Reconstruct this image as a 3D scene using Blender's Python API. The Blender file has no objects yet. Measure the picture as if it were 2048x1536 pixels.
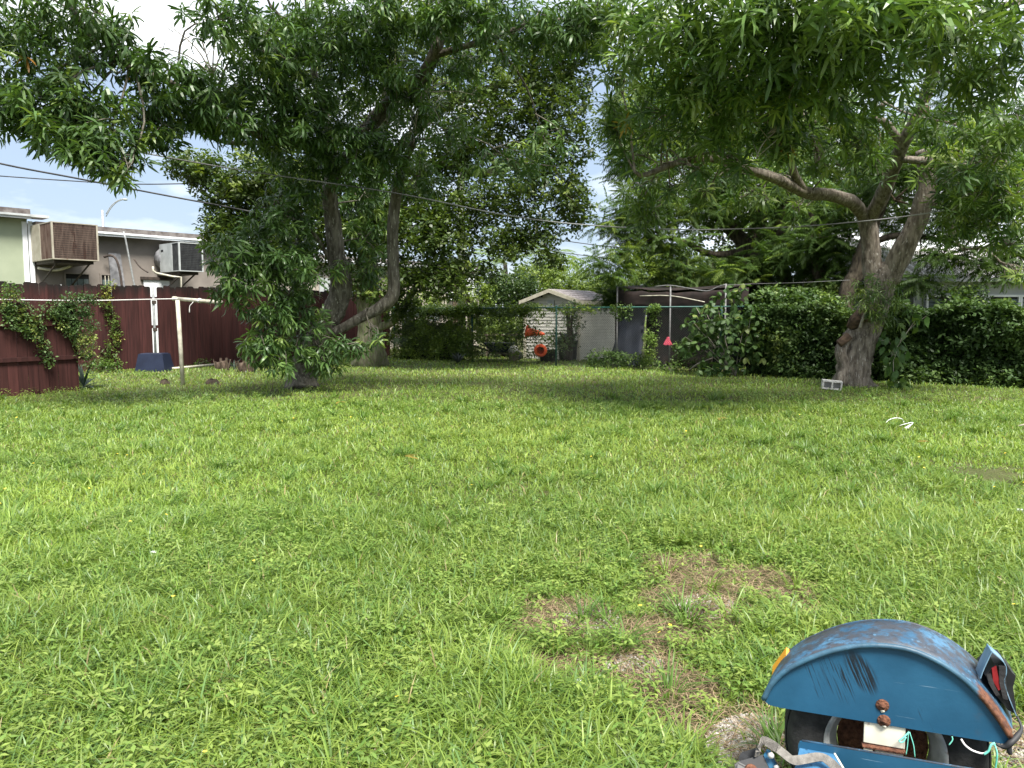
import bpy, bmesh, math, random
import numpy as np
from mathutils import Vector, Matrix, Euler

random.seed(7)
RNG = np.random.default_rng(7)
R = math.radians
SC = bpy.context.scene
COL = SC.collection

# ------------------------------------------------------------------ camera
EYE, PITCH, FPX = 1.6, R(5.12), 1540.0        # focal length in pixels of the 2048 px wide photograph
cam_d = bpy.data.cameras.new('camera')
cam_d.sensor_width = 36.0
cam_d.lens = 36.0 * FPX / 2048.0
cam_d.clip_start, cam_d.clip_end = 0.05, 3000
cam = bpy.data.objects.new('camera', cam_d)
COL.objects.link(cam)
cam.location = (0, 0, EYE)
cam.rotation_euler = (R(90) - PITCH, 0, 0)
SC.camera = cam

# ------------------------------------------------------------------ world, sun, exposure
SUN_EL, SUN_AZ = R(58), R(158)                # azimuth clockwise from +Y: the sun stands behind the viewer to the right
world = bpy.data.worlds.new('World')
SC.world = world
world.use_nodes = True
wn, wl = world.node_tree.nodes, world.node_tree.links
wn.clear()
w_out = wn.new('ShaderNodeOutputWorld')
w_bg = wn.new('ShaderNodeBackground'); w_bg.inputs['Strength'].default_value = 0.10
w_sky = wn.new('ShaderNodeTexSky'); w_sky.sky_type = 'NISHITA'; w_sky.sun_disc = False
w_sky.sun_elevation, w_sky.sun_rotation = SUN_EL, SUN_AZ
w_sky.air_density, w_sky.dust_density, w_sky.ozone_density = 1.0, 1.5, 1.0
w_tc = wn.new('ShaderNodeTexCoord')
w_map = wn.new('ShaderNodeMapping'); w_map.inputs['Scale'].default_value = (1.0, 1.0, 3.2)
w_map.inputs['Location'].default_value = (5.7, 1.5, 0.35)
w_noise = wn.new('ShaderNodeTexNoise'); w_noise.inputs['Scale'].default_value = 2.3
w_noise.inputs['Detail'].default_value = 7; w_noise.inputs['Roughness'].default_value = 0.55
w_ramp = wn.new('ShaderNodeValToRGB')
w_ramp.color_ramp.elements[0].position = 0.42; w_ramp.color_ramp.elements[1].position = 0.60
w_mix = wn.new('ShaderNodeMix'); w_mix.data_type = 'RGBA'
w_mix.inputs['B'].default_value = (5.3, 5.5, 5.7, 1)       # bright broken cloud over a hazy blue sky
w_haze = wn.new('ShaderNodeMix'); w_haze.data_type = 'RGBA'; w_haze.inputs['Factor'].default_value = 0.8
w_haze.inputs['B'].default_value = (1.6, 1.95, 2.5, 1)
wl.new(w_tc.outputs['Generated'], w_map.inputs['Vector'])
wl.new(w_map.outputs['Vector'], w_noise.inputs['Vector'])
wl.new(w_noise.outputs['Fac'], w_ramp.inputs['Fac'])
wl.new(w_sky.outputs['Color'], w_haze.inputs['A'])
wl.new(w_haze.outputs['Result'], w_mix.inputs['A'])
wl.new(w_ramp.outputs['Color'], w_mix.inputs['Factor'])
wl.new(w_mix.outputs['Result'], w_bg.inputs['Color'])
wl.new(w_bg.outputs['Background'], w_out.inputs['Surface'])

sun_d = bpy.data.lights.new('sun', 'SUN')
sun_d.energy, sun_d.angle, sun_d.color = 3.1, R(20), (1.0, 0.96, 0.88)
sun = bpy.data.objects.new('sun', sun_d); COL.objects.link(sun)
sd = Vector((math.sin(SUN_AZ) * math.cos(SUN_EL), math.cos(SUN_AZ) * math.cos(SUN_EL), math.sin(SUN_EL)))
sun.rotation_euler = sd.to_track_quat('Z', 'Y').to_euler()
sun.location = sd * 40

SC.view_settings.view_transform = 'Standard'
SC.view_settings.look = 'None'
SC.view_settings.gamma = 1.0
SC.view_settings.exposure = 1.72
SC.view_settings.use_curve_mapping = False
SC.render.engine = 'CYCLES'
cy = SC.cycles
cy.max_bounces, cy.diffuse_bounces, cy.glossy_bounces, cy.transmission_bounces, cy.transparent_max_bounces = 7, 4, 3, 4, 4
cy.caustics_reflective = cy.caustics_refractive = False
cy.use_denoising = True

# ------------------------------------------------------------------ helpers
CP, SP = math.cos(PITCH), math.sin(PITCH)
def W(px, py, d):
    """World point seen at photo pixel (px, py) at forward distance d (metres)."""
    u, v = (px - 1024) / FPX, (768 - py) / FPX
    t = d / (CP + v * SP)
    return Vector((u * t, d, EYE + t * (-SP + v * CP)))
def G(px, py, z=0.0):
    """World point at height z seen at photo pixel (px, py)."""
    u, v = (px - 1024) / FPX, (768 - py) / FPX
    dz = -SP + v * CP
    t = (z - EYE) / dz
    return Vector((u * t, t * (CP + v * SP), z))
def tag(o, label=None, cat=None, group=None, kind=None):
    if label: o['label'] = label
    if cat: o['category'] = cat
    if group: o['group'] = group
    if kind: o['kind'] = kind
    return o
def empty(name, loc, label=None, cat=None, rz=0.0, group=None):
    o = bpy.data.objects.new(name, None); COL.objects.link(o)
    o.location = loc; o.rotation_euler = (0, 0, rz); o.empty_display_size = 0.2
    return tag(o, label, cat, group)
def link(name, me, parent=None, mat=None, local=False):
    """Link mesh data as one object; vertices are world coordinates unless local."""
    o = bpy.data.objects.new(name, me); COL.objects.link(o)
    if mat is not None and not me.materials: me.materials.append(mat)
    if parent is not None:
        o.parent = parent
        if not local: o.matrix_parent_inverse = PINV(parent)
    return o
def PINV(p):
    m = Matrix.Identity(4); q = p
    chain = []
    while q is not None: chain.append(q); q = q.parent
    for q in reversed(chain):
        m = m @ q.matrix_parent_inverse @ q.matrix_basis
    return m.inverted()
RIDGE = np.random.default_rng(3).random((64, 64))
RIDGE = (RIDGE + np.roll(RIDGE, 1, 0) + np.roll(RIDGE, 1, 1)) / 3 * 1.5 - 0.25
def ridge_at(a, b, per):
    i, j = int(math.floor(a)), int(math.floor(b)); f, g = a - i, b - j; f = f * f * (3 - 2 * f); g = g * g * (3 - 2 * g)
    q = lambda x, y: RIDGE[x % 64, y % per]
    return (q(i, j) * (1 - f) + q(i + 1, j) * f) * (1 - g) + (q(i, j + 1) * (1 - f) + q(i + 1, j + 1) * f) * g
class MB:
    """Collects polygons, builds one mesh object."""
    def __init__(s): s.v, s.f, s.sm = [], [], []
    def add(s, vs, fs, smooth=False):
        n = len(s.v); s.v += [tuple(p) for p in vs]
        s.f += [tuple(i + n for i in f) for f in fs]; s.sm += [smooth] * len(fs)
        return s
    def box(s, c, size, M=None, bev=0.0):
        hx, hy, hz = size[0] / 2, size[1] / 2, size[2] / 2
        c = Vector(c)
        if bev > 0:
            bm = bmesh.new(); bmesh.ops.create_cube(bm, size=1)
            for q in bm.verts: q.co = Vector((q.co.x * size[0], q.co.y * size[1], q.co.z * size[2]))
            bmesh.ops.bevel(bm, geom=bm.edges[:], offset=bev, segments=2, affect='EDGES', profile=0.5)
            bm.verts.index_update()
            vs = [q.co.copy() for q in bm.verts]; fs = [[q.index for q in f.verts] for f in bm.faces]; bm.free()
        else:
            vs = [Vector((x * hx, y * hy, z * hz)) for x in (-1, 1) for y in (-1, 1) for z in (-1, 1)]
            fs = [(0, 1, 3, 2), (4, 6, 7, 5), (0, 4, 5, 1), (2, 3, 7, 6), (0, 2, 6, 4), (1, 5, 7, 3)]
        if M is not None: vs = [M @ p for p in vs]
        return s.add([p + c for p in vs], fs)
    def prism(s, prof, off, smooth=False):
        """prof: loop of 3D points, off: extrusion vector"""
        n = len(prof); off = Vector(off)
        vs = [Vector(p) for p in prof] + [Vector(p) + off for p in prof]
        fs = [tuple(range(n))[::-1], tuple(range(n, 2 * n))] + [(i, (i + 1) % n, n + (i + 1) % n, n + i) for i in range(n)]
        return s.add(vs, fs, smooth)
    def tube(s, pts, rad, sides=8, cap=True, lump=0.0, rough=0.0, res=0, flat=1.0, ridge=0.0):
        pts = [Vector(p) for p in pts]
        if not hasattr(rad, '__len__'): rad = [rad] * len(pts)
        if res: pts, rad = smooth_path(pts, rad, res)
        n = len(pts); vs = []; sd0 = random.random() * 50; run = 0.0
        t0 = (pts[1] - pts[0]).normalized()
        a = Vector((0, 0, 1)) if abs(t0.z) < 0.9 else Vector((1, 0, 0))
        nx = t0.cross(a).normalized()
        for i, p in enumerate(pts):
            t = (pts[min(i + 1, n - 1)] - pts[max(i - 1, 0)]).normalized()
            nx = (nx - t * nx.dot(t)).normalized(); ny = t.cross(nx)
            if i: run += (p - pts[i - 1]).length
            for k in range(sides):
                an = 2 * math.pi * k / sides
                r = rad[i]
                if lump: r *= 1 + lump * (math.sin(i * 0.9 + k * 2.1) * 0.5 + math.sin(i * 0.37 + k * 4.4 + 1) * 0.5)
                if rough: r *= 1 + rough * (random.random() - 0.5)
                if ridge: r *= 1 + ridge * (ridge_at(run * 3.2 + sd0, k * 26.0 / sides, 26) - 0.5) + ridge * 1.5 * (ridge_at(run * 1.3 + sd0 + 20, k * 9.0 / sides, 9) - 0.5) + ridge * 0.5 * (ridge_at(run * 14 + sd0, k * 26.0 / sides, 26) - 0.5)
                vs.append(p + nx * (math.cos(an) * r) + ny * (math.sin(an) * r * flat))
        fs = [(i * sides + k, i * sides + (k + 1) % sides, (i + 1) * sides + (k + 1) % sides, (i + 1) * sides + k) for i in range(n - 1) for k in range(sides)]
        if cap: fs += [tuple(range(sides))[::-1], tuple(range((n - 1) * sides, n * sides))]
        return s.add(vs, fs, True)
    def lathe(s, c, prof, seg=24, axis=None, ang=2 * math.pi):
        """prof: (r, h) pairs; axis Vector (default z)"""
        q = (Vector(axis).normalized().to_track_quat('Z', 'Y') if axis is not None else None)
        c = Vector(c); vs = []; m = len(prof)
        for k in range(seg):
            an = ang * k / seg
            for r, h in prof:
                p = Vector((r * math.cos(an), r * math.sin(an), h))
                vs.append(c + (q @ p if q else p))
        fs = [(k * m + i, ((k + 1) % seg) * m + i, ((k + 1) % seg) * m + i + 1, k * m + i + 1) for k in range(seg) for i in range(m - 1)]
        return s.add(vs, fs, True)
    def mesh(s, name):
        me = bpy.data.meshes.new(name); me.from_pydata(s.v, [], s.f)
        me.polygons.foreach_set('use_smooth', s.sm); me.update()
        return me
    def build(s, name, mat, parent=None, local=False):
        return link(name, s.mesh(name), parent, mat, local)
def smooth_path(pts, rad, res):
    P = [pts[0] * 2 - pts[1]] + list(pts) + [pts[-1] * 2 - pts[-2]]
    op, orr = [], []
    for i in range(1, len(P) - 2):
        p0, p1, p2, p3 = P[i - 1:i + 3]
        for k in range(res):
            t = k / res
            op.append(0.5 * ((2 * p1) + (p2 - p0) * t + (2 * p0 - 5 * p1 + 4 * p2 - p3) * t * t + (3 * p1 - p0 - 3 * p2 + p3) * t ** 3))
            orr.append(rad[i - 1] * (1 - t) + rad[i] * t)
    op.append(pts[-1]); orr.append(rad[-1])
    return op, orr
def tri_mesh(name, V, T, mat, tint=None, parent=None, local=False, smooth=False):
    V = np.ascontiguousarray(V, dtype=np.float32); T = np.ascontiguousarray(T, dtype=np.int32)
    me = bpy.data.meshes.new(name)
    me.vertices.add(len(V)); me.vertices.foreach_set('co', V.ravel())
    me.loops.add(T.size); me.loops.foreach_set('vertex_index', T.ravel())
    me.polygons.add(len(T))
    me.polygons.foreach_set('loop_start', np.arange(0, T.size, 3, dtype=np.int32))
    try: me.polygons.foreach_set('loop_total', np.full(len(T), 3, dtype=np.int32))
    except Exception: pass
    if smooth: me.polygons.foreach_set('use_smooth', np.ones(len(T), dtype=bool))
    me.update(calc_edges=True)
    if tint is not None:
        at = me.attributes.new('tint', 'FLOAT_COLOR', 'POINT')
        c = np.ones((len(V), 4), dtype=np.float32); c[:, :3] = tint
        at.data.foreach_set('color', c.ravel())
    return link(name, me, parent, mat, local)
def vnoise(x, y, seed=0):
    """2D value noise, arrays in, 0..1"""
    def h(i, j):
        n = (i.astype(np.int64) * 374761393 + j.astype(np.int64) * 668265263 + seed * 1274126177) & 0x7fffffff
        n = ((n ^ (n >> 13)) * 1274126177) & 0x7fffffff
        return ((n ^ (n >> 16)) & 0xffff) / 65535.0
    xi, yi = np.floor(x), np.floor(y); fx, fy = x - xi, y - yi
    fx, fy = fx * fx * (3 - 2 * fx), fy * fy * (3 - 2 * fy)
    return (h(xi, yi) * (1 - fx) + h(xi + 1, yi) * fx) * (1 - fy) + (h(xi, yi + 1) * (1 - fx) + h(xi + 1, yi + 1) * fx) * fy

# ------------------------------------------------------------------ materials
def new_mat(name):
    m = bpy.data.materials.new(name); m.use_nodes = True
    nt = m.node_tree; return m, nt.nodes, nt.links, nt.nodes['Principled BSDF']
def mat(name, a, b=None, scale=6.0, rough=0.7, bump=0.0, bscale=None, stretch=(1, 1, 1), lo=0.35, hi=0.65, metal=0.0, spec=0.4, rnd=0.0, c=None, cscale=2.0, clo=0.55, chi=0.62, detail=6):
    """Two-tone noise material with optional third stain colour, bump and per-object brightness variation."""
    m, n, l, p = new_mat(name)
    p.inputs['Roughness'].default_value = rough; p.inputs['Metallic'].default_value = metal
    p.inputs['Specular IOR Level'].default_value = spec
    tc = n.new('ShaderNodeTexCoord'); mp = n.new('ShaderNodeMapping'); mp.inputs['Scale'].default_value = stretch
    l.new(tc.outputs['Object'], mp.inputs['Vector'])
    nz = n.new('ShaderNodeTexNoise'); nz.inputs['Scale'].default_value = scale; nz.inputs['Detail'].default_value = detail
    l.new(mp.outputs['Vector'], nz.inputs['Vector'])
    rp = n.new('ShaderNodeValToRGB')
    rp.color_ramp.elements[0].position, rp.color_ramp.elements[1].position = lo, hi
    rp.color_ramp.elements[0].color = (*a, 1); rp.color_ramp.elements[1].color = (*(b or a), 1)
    l.new(nz.outputs['Fac'], rp.inputs['Fac']); out = rp.outputs['Color']
    if c is not None:
        n2 = n.new('ShaderNodeTexNoise'); n2.inputs['Scale'].default_value = cscale; n2.inputs['Detail'].default_value = 8
        n2.inputs['Roughness'].default_value = 0.65
        l.new(mp.outputs['Vector'], n2.inputs['Vector'])
        r2 = n.new('ShaderNodeValToRGB'); r2.color_ramp.elements[0].position, r2.color_ramp.elements[1].position = clo, chi
        l.new(n2.outputs['Fac'], r2.inputs['Fac'])
        mx = n.new('ShaderNodeMix'); mx.data_type = 'RGBA'; mx.inputs['B'].default_value = (*c, 1)
        l.new(r2.outputs['Color'], mx.inputs['Factor']); l.new(out, mx.inputs['A']); out = mx.outputs['Result']
    if rnd:
        oi = n.new('ShaderNodeObjectInfo'); mr = n.new('ShaderNodeMapRange')
        mr.inputs['To Min'].default_value, mr.inputs['To Max'].default_value = 1 - rnd, 1 + rnd
        l.new(oi.outputs['Random'], mr.inputs['Value'])
        hs = n.new('ShaderNodeHueSaturation'); l.new(mr.outputs['Result'], hs.inputs['Value']); l.new(out, hs.inputs['Color']); out = hs.outputs['Color']
    l.new(out, p.inputs['Base Color'])
    if bump:
        nb = n.new('ShaderNodeTexNoise'); nb.inputs['Scale'].default_value = bscale or scale * 4; nb.inputs['Detail'].default_value = 8
        l.new(mp.outputs['Vector'], nb.inputs['Vector'])
        bp = n.new('ShaderNodeBump'); bp.inputs['Strength'].default_value = bump; bp.inputs['Distance'].default_value = 0.02
        l.new(nb.outputs['Fac'], bp.inputs['Height']); l.new(bp.outputs['Normal'], p.inputs['Normal'])
    return m
def leaf_mat(name, rough=0.42, trans=0.3, tcol=(1.25, 1.3, 0.55), spec=0.45, rnd=0.0):
    """Leaf colour comes from each leaf's own tint; light passes through the blade."""
    m, n, l, p = new_mat(name)
    at = n.new('ShaderNodeAttribute'); at.attribute_name = 'tint'
    out = at.outputs['Color']
    if rnd:
        oi = n.new('ShaderNodeObjectInfo'); mr = n.new('ShaderNodeMapRange')
        mr.inputs['To Min'].default_value, mr.inputs['To Max'].default_value = 1 - rnd, 1 + rnd
        l.new(oi.outputs['Random'], mr.inputs['Value'])
        hs = n.new('ShaderNodeHueSaturation'); l.new(mr.outputs['Result'], hs.inputs['Value']); l.new(out, hs.inputs['Color']); out = hs.outputs['Color']
    l.new(out, p.inputs['Base Color'])
    p.inputs['Roughness'].default_value = rough; p.inputs['Specular IOR Level'].default_value = spec
    tr = n.new('ShaderNodeBsdfTranslucent')
    mu = n.new('ShaderNodeMix'); mu.data_type = 'RGBA'; mu.blend_type = 'MULTIPLY'; mu.inputs['Factor'].default_value = 1
    mu.inputs['B'].default_value = (*tcol, 1); l.new(out, mu.inputs['A']); l.new(mu.outputs['Result'], tr.inputs['Color'])
    ms = n.new('ShaderNodeMixShader'); ms.inputs['Fac'].default_value = trans
    l.new(p.outputs['BSDF'], ms.inputs[1]); l.new(tr.outputs['BSDF'], ms.inputs[2])
    l.new(ms.outputs['Shader'], n['Material Output'].inputs['Surface'])
    return m
def plank_mat(name, a, b, stain, top0=0.86, top1=1.0):
    """Painted board: grain along its length, black mildew creeping down from the top end."""
    m, n, l, p = new_mat(name)
    p.inputs['Roughness'].default_value = 0.78; p.inputs['Specular IOR Level'].default_value = 0.25
    tc = n.new('ShaderNodeTexCoord'); mp = n.new('ShaderNodeMapping'); mp.inputs['Scale'].default_value = (14, 14, 0.8)
    oi = n.new('ShaderNodeObjectInfo')
    ad = n.new('ShaderNodeVectorMath'); ad.operation = 'MULTIPLY_ADD'
    ad.inputs[1].default_value = (1, 1, 1)
    l.new(tc.outputs['Object'], ad.inputs[0])
    sc = n.new('ShaderNodeMath'); sc.operation = 'MULTIPLY'; sc.inputs[1].default_value = 37; l.new(oi.outputs['Random'], sc.inputs[0])
    l.new(sc.outputs[0], ad.inputs[2])
    l.new(ad.outputs[0], mp.inputs['Vector'])
    nz = n.new('ShaderNodeTexNoise'); nz.inputs['Scale'].default_value = 1.6; nz.inputs['Detail'].default_value = 8
    l.new(mp.outputs['Vector'], nz.inputs['Vector'])
    rp = n.new('ShaderNodeValToRGB'); rp.color_ramp.elements[0].position, rp.color_ramp.elements[1].position = 0.35, 0.68
    rp.color_ramp.elements[0].color = (*a, 1); rp.color_ramp.elements[1].color = (*b, 1)
    l.new(nz.outputs['Fac'], rp.inputs['Fac'])
    sx = n.new('ShaderNodeSeparateXYZ'); l.new(tc.outputs['Generated'], sx.inputs[0])
    n2 = n.new('ShaderNodeTexNoise'); n2.inputs['Scale'].default_value = 3; n2.inputs['Detail'].default_value = 6
    mp2 = n.new('ShaderNodeMapping'); mp2.inputs['Scale'].default_value = (3, 3, 0.7); l.new(ad.outputs[0], mp2.inputs['Vector']); l.new(mp2.outputs['Vector'], n2.inputs['Vector'])
    m1 = n.new('ShaderNodeMath'); m1.operation = 'MULTIPLY_ADD'; m1.inputs[1].default_value = 0.26; l.new(n2.outputs['Fac'], m1.inputs[0]); l.new(sx.outputs['Z'], m1.inputs[2])
    r2 = n.new('ShaderNodeMapRange'); r2.inputs['From Min'].default_value, r2.inputs['From Max'].default_value = top0 + 0.13, top1 + 0.13
    l.new(m1.outputs[0], r2.inputs['Value'])
    mx = n.new('ShaderNodeMix'); mx.data_type = 'RGBA'; mx.inputs['B'].default_value = (*stain, 1)
    l.new(r2.outputs['Result'], mx.inputs['Factor']); l.new(rp.outputs['Color'], mx.inputs['A'])
    mr = n.new('ShaderNodeMapRange'); mr.inputs['To Min'].default_value, mr.inputs['To Max'].default_value = 0.78, 1.2
    l.new(oi.outputs['Random'], mr.inputs['Value'])
    hs = n.new('ShaderNodeHueSaturation'); l.new(mr.outputs['Result'], hs.inputs['Value']); l.new(mx.outputs['Result'], hs.inputs['Color'])
    l.new(hs.outputs['Color'], p.inputs['Base Color'])
    bp = n.new('ShaderNodeBump'); bp.inputs['Strength'].default_value = 0.35; bp.inputs['Distance'].default_value = 0.01
    l.new(nz.outputs['Fac'], bp.inputs['Height']); l.new(bp.outputs['Normal'], p.inputs['Normal'])
    return m
def bark_mat(name, a, b, lichen, sc=1.0, lo=0.58):
    m = mat(name, a, b, scale=9 * sc, rough=0.92, bump=1.0, bscale=26 * sc, stretch=(1.8, 1.8, 0.45), c=lichen, cscale=15 * sc, clo=lo, chi=lo + 0.07, spec=0.15)
    return m

M = {}
M['bark_left'] = bark_mat('bark_left', (0.062, 0.054, 0.042), (0.17, 0.155, 0.125), (0.33, 0.32, 0.27))
M['bark_dark'] = bark_mat('bark_dark', (0.03, 0.024, 0.018), (0.09, 0.075, 0.055), (0.15, 0.14, 0.11), lo=0.64)
M['bark_right'] = bark_mat('bark_right', (0.09, 0.074, 0.06), (0.25, 0.215, 0.178), (0.42, 0.39, 0.35))
M['bark_moss'] = bark_mat('bark_moss', (0.1, 0.09, 0.06), (0.24, 0.22, 0.16), (0.16, 0.2, 0.08), lo=0.5)
M['stub'] = mat('cut_wood', (0.045, 0.03, 0.022), (0.14, 0.09, 0.06), scale=9, rough=0.95, bump=0.6)
M['twig'] = mat('dead_twig', (0.2, 0.17, 0.14), (0.36, 0.33, 0.28), scale=8, rough=0.9)
M['mango_leaf'] = leaf_mat('mango_leaf', rough=0.38, trans=0.32, rnd=0.15)
M['broad_leaf'] = leaf_mat('broad_leaf', rough=0.45, trans=0.35, rnd=0.12)
M['feather_leaf'] = leaf_mat('feather_leaf', rough=0.6, trans=0.42, spec=0.25)
M['grass'] = leaf_mat('grass_blade', rough=0.42, trans=0.42, tcol=(1.2, 1.22, 0.7), spec=0.5)
M['vine_leaf'] = leaf_mat('vine_leaf', rough=0.5, trans=0.3, spec=0.35)
M['fence'] = plank_mat('maroon_board', (0.032, 0.0106, 0.0098), (0.062, 0.0205, 0.0188), (0.012, 0.009, 0.008))
M['fence_near'] = plank_mat('maroon_board_worn', (0.042, 0.0145, 0.0130), (0.072, 0.0250, 0.0222), (0.03, 0.02, 0.016), 0.95, 1.1)
M['galv'] = mat('galvanised', (0.27, 0.28, 0.28), (0.4, 0.41, 0.41), scale=14, rough=0.5, metal=0.4)
M['dull_pipe'] = mat('dull_pipe', (0.11, 0.11, 0.11), (0.2, 0.2, 0.2), scale=9, rough=0.6)
M['post_grey'] = mat('weathered_zinc_post', (0.2, 0.21, 0.21), (0.3, 0.31, 0.31), scale=8, rough=0.6, c=(0.12, 0.09, 0.07), cscale=6, clo=0.6, chi=0.72)
M['green_steel'] = mat('green_coated_steel', (0.008, 0.06, 0.05), (0.015, 0.095, 0.075), scale=10, rough=0.45)
M['wire'] = mat('fence_wire', (0.035, 0.042, 0.042), (0.07, 0.078, 0.078), scale=20, rough=0.5, metal=0.3)
M['cable'] = mat('cable_black', (0.02, 0.02, 0.022), (0.05, 0.05, 0.052), scale=4, rough=0.6)
M['cable_light'] = mat('cable_grey', (0.05, 0.05, 0.05), (0.3, 0.3, 0.3), scale=0.8, rough=0.5)
M['rope'] = mat('rope', (0.6, 0.58, 0.56), (0.78, 0.76, 0.74), scale=30, rough=0.9)
M['cream_pipe'] = mat('cream_pipe', (0.36, 0.34, 0.27), (0.55, 0.52, 0.43), scale=7, rough=0.6, c=(0.2, 0.18, 0.13), cscale=9, clo=0.6, chi=0.75)
M['blue_tub'] = mat('blue_plastic', (0.006, 0.010, 0.028), (0.010, 0.016, 0.04), scale=5, rough=0.5)
M['green_stucco'] = mat('green_stucco', (0.29, 0.33, 0.235), (0.33, 0.37, 0.265), scale=1.5, rough=0.9, bump=0.15, bscale=60)
M['grey_stucco'] = mat('taupe_stucco', (0.20, 0.175, 0.155), (0.27, 0.24, 0.215), scale=1.2, rough=0.92, bump=0.2, bscale=40, c=(0.11, 0.095, 0.08), cscale=0.9, clo=0.6, chi=0.75)
M['tan_stucco'] = mat('tan_stucco', (0.36, 0.32, 0.27), (0.44, 0.39, 0.34), scale=1.2, rough=0.92, bump=0.15, bscale=40)
M['white_trim'] = mat('white_trim', (0.68, 0.7, 0.72), (0.78, 0.8, 0.82), scale=5, rough=0.6)
M['roof_gravel'] = mat('flat_roof', (0.09, 0.075, 0.07), (0.2, 0.18, 0.17), scale=5, rough=0.95)
M['rust_grille'] = mat('rusty_grille', (0.07, 0.044, 0.034), (0.13, 0.09, 0.07), scale=4, rough=0.85, stretch=(3, 3, 0.6), c=(0.05, 0.022, 0.014), cscale=2.2)
M['ac_beige'] = mat('beige_sheet_metal', (0.3, 0.27, 0.21), (0.4, 0.37, 0.3), scale=5, rough=0.55, c=(0.16, 0.09, 0.05), cscale=4, clo=0.62, chi=0.72)
M['ac_grey'] = mat('grey_sheet_metal', (0.36, 0.38, 0.38), (0.46, 0.48, 0.48), scale=4, rough=0.45)
M['dark_grille'] = mat('dark_grille', (0.02, 0.022, 0.025), (0.045, 0.048, 0.05), scale=8, rough=0.6)
M['black'] = mat('black_void', (0.008, 0.008, 0.008), (0.016, 0.015, 0.014), scale=5, rough=0.85)
M['dark_steel'] = mat('dark_steel', (0.03, 0.025, 0.022), (0.07, 0.05, 0.04), scale=10, rough=0.7)
M['foil'] = mat('grey_duct_wrap', (0.16, 0.16, 0.17), (0.3, 0.3, 0.32), scale=5, rough=0.5, bump=0.5, bscale=10)
M['pane'] = mat('dim_window_glass', (0.05, 0.06, 0.06), (0.09, 0.1, 0.1), scale=3, rough=0.15, spec=0.6)
M['shed_front'] = mat('cream_siding', (0.6, 0.58, 0.52), (0.7, 0.68, 0.62), scale=3, rough=0.7, rnd=0.05)
M['shed_trim'] = mat('shed_trim', (0.5, 0.46, 0.36), (0.62, 0.58, 0.47), scale=8, rough=0.8, c=(0.26, 0.22, 0.15), cscale=6, clo=0.6, chi=0.72)
M['shed_roof'] = mat('shed_shingle', (0.15, 0.13, 0.13), (0.3, 0.27, 0.27), scale=9, rough=0.95, c=(0.5, 0.47, 0.45), cscale=12, clo=0.58, chi=0.66)
M['tarp_blue'] = mat('dark_blue_tarp', (0.005, 0.007, 0.014), (0.010, 0.013, 0.024), scale=3, rough=0.6, bump=0.4, bscale=3)
M['tarp_brown'] = mat('brown_tarp', (0.010, 0.0065, 0.006), (0.026, 0.016, 0.014), scale=4, rough=0.9, c=(0.008, 0.010, 0.006), cscale=3, clo=0.52, chi=0.62)
M['orange'] = mat('orange_plastic', (0.75, 0.10, 0.035), (0.85, 0.15, 0.05), scale=5, rough=0.5)
M['reflect'] = mat('white_reflective_band', (0.75, 0.7, 0.66), (0.85, 0.8, 0.76), scale=5, rough=0.4)
M['pole'] = mat('weathered_utility_pole', (0.13, 0.15, 0.11), (0.27, 0.29, 0.22), scale=3, rough=0.9, stretch=(5, 5, 0.3), bump=0.4)
M['block'] = mat('concrete_block', (0.4, 0.39, 0.37), (0.55, 0.54, 0.51), scale=12, rough=0.95, bump=0.4, bscale=60)
M['house_wall'] = mat('pale_grey_wall', (0.33, 0.35, 0.36), (0.4, 0.42, 0.43), scale=2, rough=0.8)
M['house_tile'] = mat('white_roof_tile', (0.6, 0.58, 0.56), (0.75, 0.73, 0.71), scale=3, rough=0.85, rnd=0.08, c=(0.35, 0.32, 0.29), cscale=2.5, clo=0.6, chi=0.75)
M['louvre'] = mat('louvre_glass', (0.09, 0.12, 0.12), (0.16, 0.19, 0.19), scale=3, rough=0.2, spec=0.6)
M['wood_old'] = mat('old_grey_wood', (0.12, 0.095, 0.07), (0.24, 0.2, 0.155), scale=4, rough=0.9, stretch=(6, 6, 0.7))
M['husk'] = mat('palm_husk', (0.045, 0.03, 0.02), (0.13, 0.095, 0.07), scale=8, rough=0.95, bump=0.5)
M['dirt'] = mat('dirt', (0.025, 0.018, 0.012), (0.06, 0.045, 0.03), scale=12, rough=1.0, bump=0.5)
M['terracotta'] = mat('pale_pot', (0.3, 0.25, 0.2), (0.42, 0.36, 0.3), scale=6, rough=0.9)
M['black_plastic'] = mat('black_plastic', (0.012, 0.013, 0.015), (0.028, 0.029, 0.032), scale=8, rough=0.45)
M['pink'] = mat('pink_ribbon', (0.75, 0.07, 0.14), (0.85, 0.13, 0.2), scale=6, rough=0.6)
M['white_plastic'] = mat('white_plastic', (0.7, 0.72, 0.72), (0.82, 0.83, 0.83), scale=8, rough=0.5)
M['flower_y'] = mat('yellow_flower', (0.7, 0.5, 0.04), (0.8, 0.62, 0.08), scale=5, rough=0.6)
M['gravel'] = mat('pale_gravel', (0.24, 0.22, 0.2), (0.62, 0.59, 0.55), scale=3, rough=0.95)
M['straw'] = leaf_mat('dry_straw', rough=0.8, trans=0.15, tcol=(1, 0.95, 0.8), spec=0.1)

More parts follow.
